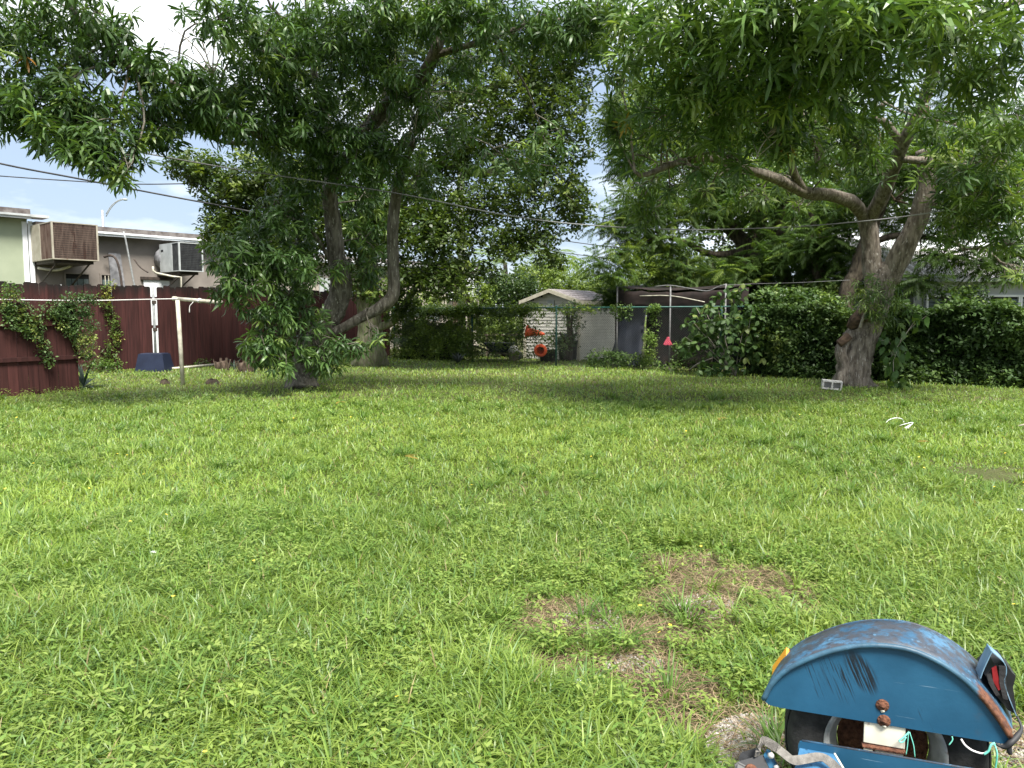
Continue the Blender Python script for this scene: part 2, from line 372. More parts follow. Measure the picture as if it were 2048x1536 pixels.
# ------------------------------------------------------------------ ground and lawn
def ground_mat():
    m, n, l, p = new_mat('soil_and_turf')
    p.inputs['Roughness'].default_value = 1.0; p.inputs['Specular IOR Level'].default_value = 0.1
    tc = n.new('ShaderNodeTexCoord')
    def nz(s, d=8, r=0.6):
        q = n.new('ShaderNodeTexNoise'); q.inputs['Scale'].default_value = s; q.inputs['Detail'].default_value = d; q.inputs['Roughness'].default_value = r
        l.new(tc.outputs['Object'], q.inputs['Vector']); return q
    def ramp(src, stops):
        q = n.new('ShaderNodeValToRGB'); e = q.color_ramp.elements
        e[0].position, e[0].color = stops[0][0], (*stops[0][1], 1); e[1].position, e[1].color = stops[-1][0], (*stops[-1][1], 1)
        for s, c in stops[1:-1]:
            k = e.new(s); k.color = (*c, 1)
        l.new(src, q.inputs['Fac']); return q
    a = ramp(nz(22, 9, 0.75).outputs['Fac'], [(0.3, (0.05, 0.034, 0.022)), (0.5, (0.15, 0.105, 0.07)), (0.7, (0.33, 0.27, 0.2))])
    g = ramp(nz(35, 6).outputs['Fac'], [(0.3, (0.03, 0.05, 0.012)), (0.7, (0.08, 0.125, 0.028))])
    big = ramp(nz(0.8, 5).outputs['Fac'], [(0.3, (0.45, 0.45, 0.45)), (0.6, (0.8, 0.8, 0.8))])
    mx = n.new('ShaderNodeMix'); mx.data_type = 'RGBA'
    l.new(big.outputs['Color'], mx.inputs['Factor']); l.new(a.outputs['Color'], mx.inputs['A']); l.new(g.outputs['Color'], mx.inputs['B'])
    l.new(mx.outputs['Result'], p.inputs['Base Color'])
    bp = n.new('ShaderNodeBump'); bp.inputs['Strength'].default_value = 0.8; bp.inputs['Distance'].default_value = 0.03
    l.new(nz(50, 8, 0.7).outputs['Fac'], bp.inputs['Height']); l.new(bp.outputs['Normal'], p.inputs['Normal'])
    return m
M['ground'] = ground_mat()
mb = MB(); mb.add([(-700, -700, 0), (700, -700, 0), (700, 1400, 0), (-700, 1400, 0)], [(0, 1, 2, 3)])
tag(mb.build('ground', M['ground']), 'flat lawn ground of dark soil and turf reaching the horizon', 'ground', kind='structure')

# boundary lines of the yard
FA, FB = Vector((-16.4, 16.97, 0)), Vector((-4.75, 30.0, 0))       # tall maroon fence
CA, CB = Vector((-4.6, 28.6, 0)), Vector((14.6, 14.9, 0))          # chain link / hedge line
FDIR, CDIR = (FB - FA).normalized(), (CB - CA).normalized()
FN, CN = Vector((-FDIR.y, FDIR.x, 0)), Vector((-CDIR.y, CDIR.x, 0))  # normals pointing out of the yard
if CN.y < 0: CN = -CN
if FN.x > 0: FN = -FN

BARE = [(1150, 1238, 95, 34), (1395, 1210, 85, 36), (1400, 1150, 80, 22), (1535, 1172, 60, 26), (1130, 1325, 70, 20), (1265, 1335, 95, 26),
        (1350, 1390, 75, 40), (1290, 1262, 55, 24), (1505, 1490, 70, 50), (2025, 1500, 60, 60), (2010, 955, 60, 12)]
def bare_amount(x, y, reach=1.3):
    b = np.zeros_like(x)
    wob = (vnoise(x * 5, y * 5, 3) - 0.5) * 0.9 + (vnoise(x * 14, y * 14, 4) - 0.5) * 0.6
    for px, py, rx, ry in BARE:
        c = G(px, py); r1 = 1.1 * (G(px + rx, py) - c).length; r2 = 1.35 * (G(px, py - ry) - G(px, py + ry)).length / 2
        q = np.sqrt(((x - c.x) / r1) ** 2 + ((y - c.y) / r2) ** 2) + wob
        b = np.maximum(b, np.clip((reach - q) / 0.5, 0, 1))
    return b
def yard_mask(x, y):
    left = (x - FA.x) * FN.x + (y - FA.y) * FN.y < -0.05
    back = (x - CA.x) * CN.x + (y - CA.y) * CN.y < 3.2
    return left & back
def scatter(n, d0, d1, power, margin=1.3):
    """ground points with density ~ d**power per square metre"""
    k = power + 2
    u = RNG.random(n)
    d = (d0 ** k + u * (d1 ** k - d0 ** k)) ** (1 / k) if abs(k) > 1e-3 else d0 * (d1 / d0) ** u
    x = (RNG.random(n) * 2 - 1) * (0.665 * d * margin + 0.7)
    return x, d
def grass_tint(x, y, n):
    a = vnoise(x * 0.55, y * 0.55, 11); b = vnoise(x * 2.7, y * 2.7, 12); r = RNG.random(n)
    t = np.clip(0.45 * a + 0.3 * b + 0.45 * r - 0.12, 0, 1)[:, None]
    c = np.array([0.115, 0.215, 0.032]) * (1 - t) + np.array([0.33, 0.42, 0.085]) * t
    c *= ((0.8 + 0.4 * RNG.random(n)) * (0.82 + 0.36 * vnoise(x * 0.33 + 7, y * 0.33, 15)))[:, None]
    cool = RNG.random(n) < 0.16; c[cool] = np.array([0.14, 0.245, 0.075]) * (0.8 + 0.4 * RNG.random(cool.sum()))[:, None]
    dry = RNG.random(n) < 0.022; c[dry] = np.array([0.34, 0.28, 0.13]) * (0.7 + 0.5 * RNG.random(dry.sum()))[:, None]
    return c
def blades(x, y, h, w, lean, tint, stations, z0=None, az=None):
    n = len(x)
    az = RNG.random(n) * 2 * np.pi if az is None else az
    fa = az + np.pi / 2 + (RNG.random(n) - 0.5) * 1.6
    dx, dy = np.cos(az), np.sin(az); wx, wy = np.cos(fa), np.sin(fa)
    S = len(stations); per = (S - 1) * 2 + 1
    V = np.zeros((n, per, 3), np.float32)
    for i, (t, wf) in enumerate(stations):
        hor = h * lean * t ** 1.7
        ver = h * (t - 0.42 * lean * t * t)
        cx, cy_, cz = x + dx * hor, y + dy * hor, ver + (0 if z0 is None else z0)
        if i < S - 1:
            V[:, 2 * i] = np.stack([cx - wx * w * wf / 2, cy_ - wy * w * wf / 2, cz], 1)
            V[:, 2 * i + 1] = np.stack([cx + wx * w * wf / 2, cy_ + wy * w * wf / 2, cz], 1)
        else: V[:, 2 * i] = np.stack([cx, cy_, cz], 1)
    T = []
    for i in range(S - 2): T += [(2 * i, 2 * i + 1, 2 * i + 3), (2 * i, 2 * i + 3, 2 * i + 2)]
    T.append((2 * S - 4, 2 * S - 3, 2 * S - 2))
    T = (np.array(T)[None] + (np.arange(n) * per)[:, None, None]).reshape(-1, 3)
    return V.reshape(-1, 3), T, np.repeat(tint, per, 0)
def join(parts):
    Vs, Ts, Cs, o = [], [], [], 0
    for V, T, C in parts:
        Vs.append(V); Ts.append(T + o); Cs.append(C); o += len(V)
    return np.concatenate(Vs), np.concatenate(Ts), np.concatenate(Cs)

parts = []
ST3, ST2 = [(0, 0.8), (0.4, 1.0), (0.75, 0.7), (1, 0)], [(0, 0.9), (0.55, 0.9), (1, 0)]
for n, d0, d1, pw, st in ((62000, 1.9, 3.6, -0.35, ST3), (122000, 3.6, 6.0, -0.35, ST2), (152000, 6.0, 14.0, -1.35, ST2), (82000, 14.0, 31.0, -1.2, ST2)):
    x, y = scatter(n, d0, d1, pw)
    keep = yard_mask(x, y) & (RNG.random(n) > np.sqrt(bare_amount(x, y)) * 0.97)
    x, y = x[keep], y[keep]; k = len(x)
    clump = vnoise(x * 1.6, y * 1.6, 21)
    h = (0.06 + 0.07 * RNG.random(k) + 0.09 * clump ** 2 + 0.08 * (RNG.random(k) < 0.06)) * np.interp(y, [4, 8, 14], [1, 0.75, 0.68]) * (1 - 0.55 * bare_amount(x, y, 1.95))
    w = (0.0035 + 0.0035 * RNG.random(k)) * (1 + y / 9.0) * np.interp(y, [6, 14], [1.0, 1.18])
    parts.append(blades(x, y, h, w, 0.3 + 1.25 * RNG.random(k), grass_tint(x, y, k), st))
# taller tufts of coarse grass
tx, ty = scatter(520, 2.2, 15, -0.9)
tpx = [G(1215, 1245), G(1180, 1318), G(1110, 1305), G(1330, 1150), G(1590, 1180), G(340, 1330), G(420, 1420), G(760, 1300), G(120, 1380), G(560, 1390), G(1000, 1250), G(700, 1480)]
tx = np.concatenate([tx, [p.x for p in tpx]]); ty = np.concatenate([ty, [p.y for p in tpx]])
for i in range(len(tx)):
    k = int(24 + RNG.integers(0, 28)); a = RNG.random(k) * 2 * np.pi; r = 0.05 * np.sqrt(RNG.random(k))
    x, y = tx[i] + np.cos(a) * r, ty[i] + np.sin(a) * r
    if not yard_mask(x, y).all(): continue
    base = np.array([0.11, 0.2, 0.035]) if RNG.random() < 0.6 else np.array([0.17, 0.25, 0.045])
    parts.append(blades(x, y, 0.10 + 0.13 * RNG.random(k), (0.004 + 0.003 * RNG.random(k)) * (1 + ty[i] / 12), 0.5 + 0.8 * RNG.random(k),
                        base * (0.75 + 0.5 * RNG.random(k))[:, None], ST3, az=a + (RNG.random(k) - 0.5)))
V, T, C = join(parts)
tag(tri_mesh('grass', V, T, M['grass'], C), 'bright green lawn grass covering the yard', 'grass', kind='stuff')

def leaf_tpl(L=1.0, Wd=0.3, droop=0.3, s1=0.35, s2=0.72):
    """one leaf blade along +x: 6 points, 4 triangles"""
    k = 1.9 * droop                                   # the blade bends along an arc
    f = lambda t: (L * math.sin(k * t) / k, -L * (1 - math.cos(k * t)) / k) if k > 1e-3 else (L * t, 0.0)
    (x1, z1), (x2, z2), (x3, z3) = f(s1), f(s2), f(1.0)
    v = [(0, 0, 0), (x1, Wd / 2, z1), (x1, -Wd / 2, z1), (x2, Wd * 0.42, z2), (x2, -Wd * 0.42, z2), (x3, 0, z3)]
    return np.array(v, np.float32), np.array([(0, 2, 1), (1, 2, 4), (1, 4, 3), (3, 4, 5)])
def leaf2(L=1.0, Wd=0.3, droop=0.3, s=0.45):
    v = [(0, 0, 0), (s * L, Wd / 2, -droop * s * s * L), (s * L, -Wd / 2, -droop * s * s * L), (L, 0, -droop * L)]
    return np.array(v, np.float32), np.array([(0, 2, 1), (1, 2, 3)])
def rotm(az, el, roll=0.0):
    return np.array(Euler((roll, -el, az), 'XYZ').to_matrix(), np.float32)
def cluster_tpl(leaves):
    """leaves: (template, rotation, offset) -> V, T, leaf index per vertex"""
    Vs, Ts, I, o = [], [], [], 0
    for k, ((v, t), Rm, off) in enumerate(leaves):
        Vs.append(v @ Rm.T + np.array(off, np.float32)); Ts.append(t + o); I.append(np.full(len(v), k)); o += len(v)
    return np.concatenate(Vs), np.concatenate(Ts), np.concatenate(I)
def rand_rots(n, tilt):
    az = RNG.random(n) * 2 * np.pi; ta = RNG.random(n) * 2 * np.pi; t = RNG.normal(0, tilt, n)
    ca, sa = np.cos(az), np.sin(az)
    Z = np.zeros((n, 3, 3), np.float32); Z[:, 0, 0] = ca; Z[:, 0, 1] = -sa; Z[:, 1, 0] = sa; Z[:, 1, 1] = ca; Z[:, 2, 2] = 1
    k = np.stack([np.cos(ta), np.sin(ta), np.zeros(n)], 1); K = np.zeros((n, 3, 3))
    K[:, 0, 2], K[:, 1, 2], K[:, 2, 0], K[:, 2, 1] = k[:, 1], -k[:, 0], -k[:, 1], k[:, 0]
    Rt = np.eye(3)[None] + np.sin(t)[:, None, None] * K + (1 - np.cos(t))[:, None, None] * (K @ K)
    return (Rt @ Z).astype(np.float32)
def stamp(tpls, pos, scale, tints, tilt=0.35, leafvar=0.18, rots=None):
    """copies of cluster templates at pos (n,3) -> V, T, C"""
    out = []; n = len(pos); which = RNG.integers(0, len(tpls), n)
    for j, (tv, tt, ti) in enumerate(tpls):
        s = np.where(which == j)[0]
        if not len(s): continue
        Rm = rand_rots(len(s), tilt) if rots is None else rots[s]
        Vv = np.einsum('nij,mj->nmi', Rm, tv) * scale[s][:, None, None] + pos[s][:, None, :]
        nl = ti.max() + 1
        lv = 1 + leafvar * (RNG.random((len(s), nl)) * 2 - 1)
        Cc = tints[s][:, None, :] * lv[:, ti][:, :, None]
        Tt = tt[None] + (np.arange(len(s)) * len(tv))[:, None, None]
        out.append((Vv.reshape(-1, 3), Tt.reshape(-1, 3), Cc.reshape(-1, 3)))
    return join(out)

# broad-leaved weeds growing through the lawn
def weed_tpl(n, seed):
    r = random.Random(seed); L = []
    for k in range(n):
        a = k * 2.4 + r.random(); h = 0.012 + 0.06 * r.random() ** 1.3
        L.append((leaf2(0.026 + 0.02 * r.random(), 0.011 + 0.008 * r.random(), 0.3, 0.42), rotm(a, 0.5 * r.random() - 0.05), (math.cos(a) * 0.03 * r.random(), math.sin(a) * 0.03 * r.random(), h)))
    return cluster_tpl(L)
wt = [weed_tpl(9, s) for s in range(6)]
parts = []
for n, d0, d1, pw in ((9000, 1.9, 6, -0.2), (6500, 6, 16, -1.0)):
    x, y = scatter(n, d0, d1, pw)
    wd = vnoise(x * 0.8, y * 0.8, 31) * 0.7 + vnoise(x * 3, y * 3, 32) * 0.5
    keep = yard_mask(x, y) & (wd > 0.5) & (RNG.random(n) > 0.84 * np.sqrt(bare_amount(x, y)))
    x, y = x[keep], y[keep]; k = len(x); t = RNG.random(k)[:, None]
    tint = np.array([0.13, 0.235, 0.045]) * (1 - t) + np.array([0.29, 0.37, 0.09]) * t
    parts.append(stamp(wt, np.stack([x, y, 0.012 + 0.05 * RNG.random(k)], 1), (0.5 + 0.6 * RNG.random(k)) * (1 + np.maximum(0, y - 5) / 14), tint, 0.15))
V, T, C = join(parts)
tag(tri_mesh('weeds', V, T, M['grass'], C), 'small broad-leaved weeds mixed through the lawn', 'weeds', kind='stuff')

# dry straw and litter on the bare patches, pale gravel where the turf is worn through
x, y = scatter(110000, 2.0, 6.5, 0); b = bare_amount(x, y); keep = (b > 0.25) & yard_mask(x, y); x, y = x[keep], y[keep]; k = len(x)
t = RNG.random(k)[:, None]
V, T, C = blades(x, y, 0.04 + 0.05 * RNG.random(k), 0.0022 + 0.002 * RNG.random(k), 2.1 + 0.3 * RNG.random(k), (np.array([0.11, 0.07, 0.045]) * (1 - t) + np.array([0.42, 0.32, 0.2]) * t), ST2, z0=0.004 + 0.012 * RNG.random(k))
V[:, 2] = np.maximum(V[:, 2], 0.003)
tag(tri_mesh('dry_straw', V, T, M['straw'], C), 'dry brown straw lying on the bare patches of soil', 'straw', kind='stuff')
octa_v = np.array([(1, 0, 0), (-1, 0, 0), (0, 1, 0), (0, -1, 0), (0, 0, 0.7), (0, 0, -0.7)], np.float32)
octa_t = np.array([(0, 2, 4), (2, 1, 4), (1, 3, 4), (3, 0, 4), (2, 0, 5), (1, 2, 5), (3, 1, 5), (0, 3, 5)])
gp = []
for px, py, rx, ry, n in ((1500, 1490, 90, 60, 2600), (1410, 1215, 60, 26, 500), (1180, 1240, 60, 22, 350), (1270, 1330, 60, 20, 350), (2030, 1510, 60, 60, 900)):
    a = RNG.random(n) * 2 * np.pi; r = np.sqrt(RNG.random(n)); 
    for i in range(n):
        q = G(px + rx * r[i] * math.cos(a[i]), py + ry * r[i] * math.sin(a[i])); gp.append((q.x, q.y, 0.004))
gp = np.array(gp, np.float32); k = len(gp)
V, T, C = stamp([(octa_v, octa_t, np.zeros(6, int))], gp, 0.004 + 0.007 * RNG.random(k) ** 2, np.ones((k, 3)) * (0.25 + 0.4 * RNG.random(k))[:, None], 0.5)
tag(tri_mesh('gravel', V, T, M['gravel'], C), 'pale gravel showing through the worn turf by the trailer', 'gravel', kind='stuff')
# tiny yellow blossoms
x, y = scatter(80, 2.3, 12, -0.7); keep = yard_mask(x, y); x, y = x[keep], y[keep]; k = len(x)
fl = cluster_tpl([(leaf_tpl(1, 0.7, 0.1), rotm(a * 1.2566, 0.3), (0, 0, 0)) for a in range(5)])
V, T, C = stamp([fl], np.stack([x, y, 0.08 + 0.05 * RNG.random(k)], 1), 0.006 + 0.004 * RNG.random(k) + 0.0006 * y, np.ones((k, 3)), 0.3)
tag(tri_mesh('blossoms', V, T, M['flower_y'], None), 'tiny yellow blossoms dotted over the lawn', 'flowers', kind='stuff')

# ------------------------------------------------------------------ fences
def plank_mesh(w, h, t, ear=0.035):
    mb = MB(); mb.prism([(-w / 2, 0, 0), (w / 2, 0, 0), (w / 2, 0, h - ear), (w / 2 - ear, 0, h), (-w / 2 + ear, 0, h), (-w / 2, 0, h - ear)], (0, t, 0))
    return mb.mesh('plank')
def put(name, me, parent, loc, rz, sc=(1, 1, 1), mt=None, tilt=0.0):
    o = bpy.data.objects.new(name, me); COL.objects.link(o); o.parent = parent
    o.location = loc; o.rotation_euler = (0, tilt, rz); o.scale = sc
    if mt is not None and not me.materials: me.materials.append(mt)
    return o
fence = empty('wooden_fence', FA, 'tall maroon board fence along the yard in front of the low buildings', 'fence')
frz = math.atan2(FDIR.y, FDIR.x); fl_len = (FB - FA).length
pm = plank_mesh(0.205, 2.46, 0.018); GAP = (G(312, 736) - FA).dot(FDIR)
s = 0.1; npk = 0
while s < fl_len:
    npk += 1
    if abs(s - GAP) > 0.11:
        p = FDIR * s
        put('plank', pm, fence, p + FN * (0.022 * (npk % 2) + random.uniform(0, 0.003)), frz, (random.uniform(0.93, 1.02), 1, random.uniform(0.985, 1.012)), M['fence'], random.uniform(-0.006, 0.006))
    s += 0.186
for z in (0.35, 1.25, 2.1):
    rm = MB(); rm.box((fl_len / 2, 0.075, z), (fl_len, 0.04, 0.09)); ro = rm.build('rail', M['fence'], fence, True); ro.rotation_euler = (0, 0, frz)
post = MB(); post.tube([(0, 0, 0), (0, 0, 2.44)], 0.036, 12)
pme = post.mesh('fence_post')
for s in (GAP - 2.5, GAP, GAP + 2.5, GAP + 5.0, GAP + 7.5):
    put('fence_post', pme, fence, FDIR * s + FN * 0.1 if s != GAP else FDIR * s + FN * 0.02, 0, mt=M['post_grey'])
for z in (1.16, 1.98):
    br = MB(); br.box((0, 0, 0), (0.12, 0.05, 0.1), bev=0.01); b_ = br.build('bracket', M['dark_steel'], fence, True); b_.location = FDIR * GAP + Vector((0, 0, z)) - FN * 0.015; b_.rotation_euler = (0, 0, frz)

NB, NA = G(166, 781), G(0, 795)
NDIR = (NB - NA).normalized(); NA = NB - NDIR * 3.6; nrz = math.atan2(NDIR.y, NDIR.x)
NN = Vector((NDIR.y, -NDIR.x, 0))                                   # towards the lawn
near = empty('fence_panel', NA, 'short weathered maroon fence panel half covered by vines beside the lawn', 'fence')
nm = plank_mesh(0.19, 1.86, 0.022, 0.02); s = 0.1
while s < 3.55:
    put('plank', nm, near, NDIR * s, nrz, (random.uniform(0.94, 1.0), 1, random.uniform(0.985, 1.005)), M['fence_near'], random.uniform(-0.01, 0.01)); s += 0.194
for z in (0.72, 1.42):
    rm = MB(); rm.box((1.8, 0, 0), (3.6, 0.038, 0.09), bev=0.004); r_ = rm.build('rail', M['fence_near'], near, True); r_.location = NN * 0.028 + Vector((0, 0, z)); r_.rotation_euler = (0, 0, nrz)
pb = MB(); pb.box((0, 0, 0.93), (0.09, 0.09, 1.86), bev=0.006); p_ = pb.build('fence_post', M['fence_near'], near, True); p_.location = NDIR * 3.5 - NN * 0.075; p_.rotation_euler = (0, 0, nrz)

# chain link fence along the back
cl = empty('chain_link_fence', CA, 'green coated chain link fence across the back of the yard', 'fence')
crz = math.atan2(CDIR.y, CDIR.x); CH = 1.83
def cs(px):                       # distance along the fence line of the point seen at photo column px
    u = (px - 1024) / FPX / CP
    # (CA + CDIR*s): x = u*y (ground level approximation at eye height)
    return (u * CA.y - CA.x) / (CDIR.x - u * CDIR.y)
CL_END = cs(1530)
posts = [cs(790), cs(945), cs(1112), cs(1440) ]
pm_ = MB(); pm_.tube([(0, 0, 0), (0, 0, CH + 0.04)], 0.03, 10); pm_.lathe((0, 0, CH + 0.03), [(0.036, 0), (0.036, 0.02), (0.02, 0.045), (0.0, 0.05)], 10)
pmesh = pm_.mesh('post')
for s in posts: put('post', pmesh, cl, CDIR * s, 0, mt=M['green_steel'])
rm = MB(); rm.tube([CDIR * 0.1 + Vector((0, 0, CH)), CDIR * CL_END + Vector((0, 0, CH))], 0.021, 8); rm.build('top_rail', M['green_steel'], cl, True)
wm = MB(); pitch = 0.072; s = -CH
off = -CN * 0.035
while s < CL_END:
    for sg in (1, -1):
        a, b = (s, s + CH) if sg > 0 else (s + CH, s)
        z0, z1 = 0.03, CH - 0.02
        def cl_(q): return min(max(q, 0.05), CL_END)
        aa, bb = cl_(a), cl_(b)
        if abs(bb - aa) < 0.05: continue
        za = z0 + (z1 - z0) * (aa - a) / (b - a); zb = z0 + (z1 - z0) * (bb - a) / (b - a)
        wm.tube([CDIR * aa + off + Vector((0, 0, za)) + CN * 0.004 * sg, CDIR * bb + off + Vector((0, 0, zb)) + CN * 0.004 * sg], 0.0021, 3, cap=False)
    s += pitch
tag(wm.build('wire_mesh', M['wire'], cl, True), kind='stuff')

# ------------------------------------------------------------------ buildings behind the tall fence
B0 = FA + FN * 5.0
def bs(px, off=5.0):
    o = FA + FN * off; u = (px - 1024) / FPX
    return (u * o.y - o.x) / (FDIR.x - u * FDIR.y)
def BP(s, off=5.0, z=0.0): return FA + FDIR * s + FN * off + Vector((0, 0, z))
def bbox(mb, s0, s1, o0, o1, z0, z1):
    mb.prism([BP(s0, o0, z0), BP(s1, o0, z0), BP(s1, o1, z0), BP(s0, o1, z0)], (0, 0, z1 - z0)); return mb
def building(name, label, s0, s1, H, wallm, depth=7.0, trim='white_trim'):
    e = empty(name, BP((s0 + s1) / 2), label, 'building')
    bbox(MB(), s0, s1, 5.0, 5.0 + depth, 0, H - 0.12).build('wall', wallm, e)
    bbox(MB(), s0 - 0.0, s1 + 0.0, 4.62, 5.3 + depth, H - 0.118, H + 0.17).build('roof', M['roof_gravel'], e)
    bbox(MB(), s0, s1, 4.575, 4.618, H - 0.14, H - 0.07).build('fascia', M[trim], e)
    bbox(MB(), s0, s1, 4.53, 4.573, H - 0.065, H + 0.0).build('gutter', M[trim], e)
    return e
gs = bs(68)
grn = building('green_building', 'pale green stucco building with white corner trim behind the fence', gs - 9, gs, 4.80, M['green_stucco'], 7.0, 'ac_grey')
bbox(MB(), gs - 0.02, gs + 0.5, 4.5, 5.2, 4.72, 4.80).build('eave_return', M['ac_grey'], grn)
tr = MB(); bbox(tr, gs - 0.16, gs - 0.02, 4.955, 4.998, 0, 4.6); bbox(tr, gs - 0.0, gs + 0.13, 4.91, 4.952, 0, 4.62); tr.build('corner_trim', M['white_trim'], grn)
gry = building('grey_building', 'low taupe stucco building with air conditioners on its wall', gs + 0.14, bs(545), 4.43, M['grey_stucco'])
tan = building('tan_building', 'tan stucco building seen between the tree trunks', bs(545) + 0.02, bs(958), 3.98, M['tan_stucco'])
def window(e, px0, px1, z0, z1, bars=0, panes=3, off=5.0):
    s0, s1 = bs(px0, off), bs(px1, off)
    w = bbox(MB(), s0, s1, off - 0.012, off - 0.003, z0, z1).build('window', M['black'], e)
    fr = MB(); t = 0.05
    bbox(fr, s0 - t, s1 + t, off - 0.06, off - 0.0135, z1, z1 + t); bbox(fr, s0 - t, s1 + t, off - 0.09, off - 0.0135, z0 - t, z0)
    bbox(fr, s0 - t, s0, off - 0.06, off - 0.0135, z0 + 0.002, z1 - 0.002); bbox(fr, s1, s1 + t, off - 0.06, off - 0.0135, z0 + 0.002, z1 - 0.002)
    fr.build('window_frame', M['grey_stucco'], w)
    for k in range(panes):
        a, b = s0 + (s1 - s0) * (k + 0.06) / panes, s0 + (s1 - s0) * (k + 0.94) / panes
        bbox(MB(), a, b, off - 0.03, off - 0.015, z0 + 0.03, z1 - 0.16).build('pane', M['louvre'], w)
    for k in range(bars):
        s = s0 + (s1 - s0) * (k + 1) / (bars + 1)
        bbox(MB(), s - 0.012, s + 0.012, off - 0.055, off - 0.035, z0 + 0.02, z1 - 0.02).build('bar', M['cream_pipe'], w)
window(gry, 138, 184, 1.7, 2.98, 0, 4); window(gry, 209, 243, 1.7, 2.98, 4, 1)
window(tan, 585, 612, 1.6, 2.9, 0, 2); window(tan, 690, 715, 1.6, 2.9, 0, 2); window(tan, 858, 878, 1.3, 2.3, 3, 1); window(tan, 938, 952, 1.2, 2.2, 3, 1)
dr = bbox(MB(), bs(292), bs(343), 4.94, 4.997, 0.0, 2.86).build('door', M['white_trim'], gry)
bbox(MB(), bs(292) - 0.1, bs(343) + 0.1, 4.88, 4.995, 2.87, 2.97).build('door_lintel', M['dark_steel'], gry)
sh = bbox(MB(), bs(640), bs(662), 4.9, 4.99, 1.5, 3.2).build('shutter', M['ac_grey'], tan)
bbox(MB(), bs(893), bs(902), 4.75, 4.99, 2.35, 2.75).build('meter_box', M['white_trim'], tan)
bbox(MB(), bs(905), bs(916), 4.95, 4.99, 1.2, 3.3).build('drain_panel', M['rust_grille'], tan)
ub = bbox(MB(), bs(924), bs(951), 4.55, 4.99, 2.55, 3.5).build('awning_unit', M['white_trim'], tan)
bbox(MB(), bs(927), bs(948), 4.53, 4.548, 2.62, 2.98).build('unit_panel', M['ac_grey'], ub); bbox(MB(), bs(927), bs(948), 4.53, 4.548, 3.06, 3.42).build('unit_panel', M['ac_grey'], ub)
# conduits and panels on the grey wall
dk = MB(); a = bs(236); dk.prism([BP(a - 0.1, 4.93, 1.6), BP(a + 0.42, 4.93, 1.6), BP(a + 0.2, 4.93, 3.75), BP(a - 0.2, 4.93, 3.75)], FN * 0.06); dk.build('duct', M['foil'], gry)
MB().tube([W(247, 463, 25.6), W(251, 478, 25.6), W(269, 572, 25.9), W(272, 590, 25.9)], 0.03, 8).build('conduit', M['galv'], gry)
cv = MB(); cv.tube([W(208, 514, 26.8), W(222, 511, 26.8), W(233, 520, 26.8), W(240, 545, 26.8), W(244, 575, 26.8)], 0.04, 8, res=5); cv.build('hose', M['dark_steel'], gry)
MB().tube([W(268, 518, 27.2), W(280, 534, 27.2), W(296, 545, 27.2)], 0.025, 6, res=4).build('hose', M['dark_steel'], gry)
MB().tube([W(306, 533, 26.0), W(306, 541, 26.0), W(312, 546, 26.0), W(345, 553, 26.4), W(362, 554, 26.4), W(362, 600, 26.6)], 0.035, 8).build('drain_pipe', M['cream_pipe'], gry)
MB().tube([W(76, 536, 25.3), W(110, 540, 25.3), W(130, 536, 25.3), W(143, 531, 25.3)], 0.045, 8, res=5).build('drain_pipe', M['cream_pipe'], gry)

def ac_unit(name, label, s0, s1, o0, o1, z0, z1, shell, grille, plain=0.35, bars=26):
    """o0 is the face towards the yard; the rear part of the side is plain sheet metal."""
    e = empty(name, BP(s0, o0, z0), label, 'air conditioner', group='wall mounted air conditioners')
    d = o1 - o0
    bbox(MB(), s0 + 0.03, s1 - 0.03, o0 + 0.03, o1, z0 + 0.03, z1 - 0.03).build('core', M['black'], e)
    t = MB(); bbox(t, s0, s1, o0, o1, z1 - 0.028, z1); t.build('top_panel', shell, e)
    b = MB(); bbox(b, s0, s1, o0, o1, z0, z0 + 0.028); b.build('bottom_panel', shell, e)
    p = MB(); bbox(p, s0 - 0.001, s0 + 0.02, o1 - d * plain, o1, z0 + 0.03, z1 - 0.03); p.build('side_panel', shell, e)
    for (a, c) in ((s0, o0), (s1 - 0.05, o0), (s0, o1 - d * plain - 0.05)):
        q = MB(); bbox(q, a, a + 0.05, c, c + 0.05, z0 + 0.0285, z1 - 0.0285); q.build('corner_post', shell, e)
    g = MB()
    for k in range(bars):
        s = s0 + 0.06 + (s1 - s0 - 0.12) * k / (bars - 1); bbox(g, s - 0.007, s + 0.007, o0 + 0.008, o0 + 0.026, z0 + 0.03, z1 - 0.03)
    for k in range(16):
        z = z0 + 0.05 + (z1 - z0 - 0.1) * k / 15; bbox(g, s0 + 0.052, s1 - 0.052, o0 + 0.0265, o0 + 0.0295, z - 0.012, z + 0.012)
    tag(g.build('front_grille', grille, e), kind='stuff')
    g = MB(); n = max(6, int(bars * d * (1 - plain) / (s1 - s0)))
    for k in range(n):
        o = o0 + 0.08 + (d * (1 - plain) - 0.15) * k / (n - 1); bbox(g, s0 + 0.008, s0 + 0.026, o - 0.007, o + 0.007, z0 + 0.03, z1 - 0.03)
    for k in range(16):
        z = z0 + 0.05 + (z1 - z0 - 0.1) * k / 15; bbox(g, s0 + 0.0265, s0 + 0.0295, o0 + 0.06, o1 - d * plain - 0.06, z - 0.012, z + 0.012)
    tag(g.build('side_grille', grille, e), kind='stuff')
    k = MB(); bbox(k, s0 + 0.1, s1 - 0.1, o0 + 0.2, 5.0, z0 - 0.1, z0 - 0.003); k.build('shelf', M['dark_steel'], e)
    for s in (s0 + 0.2, s1 - 0.2):
        MB().tube([BP(s, o0 + 0.25, z0 - 0.08), BP(s, 4.97, z0 - 0.75)], 0.028, 6).build('brace', M['dark_steel'], e)
    return e
zz = lambda py, d: EYE + (630 - py) * d / FPX
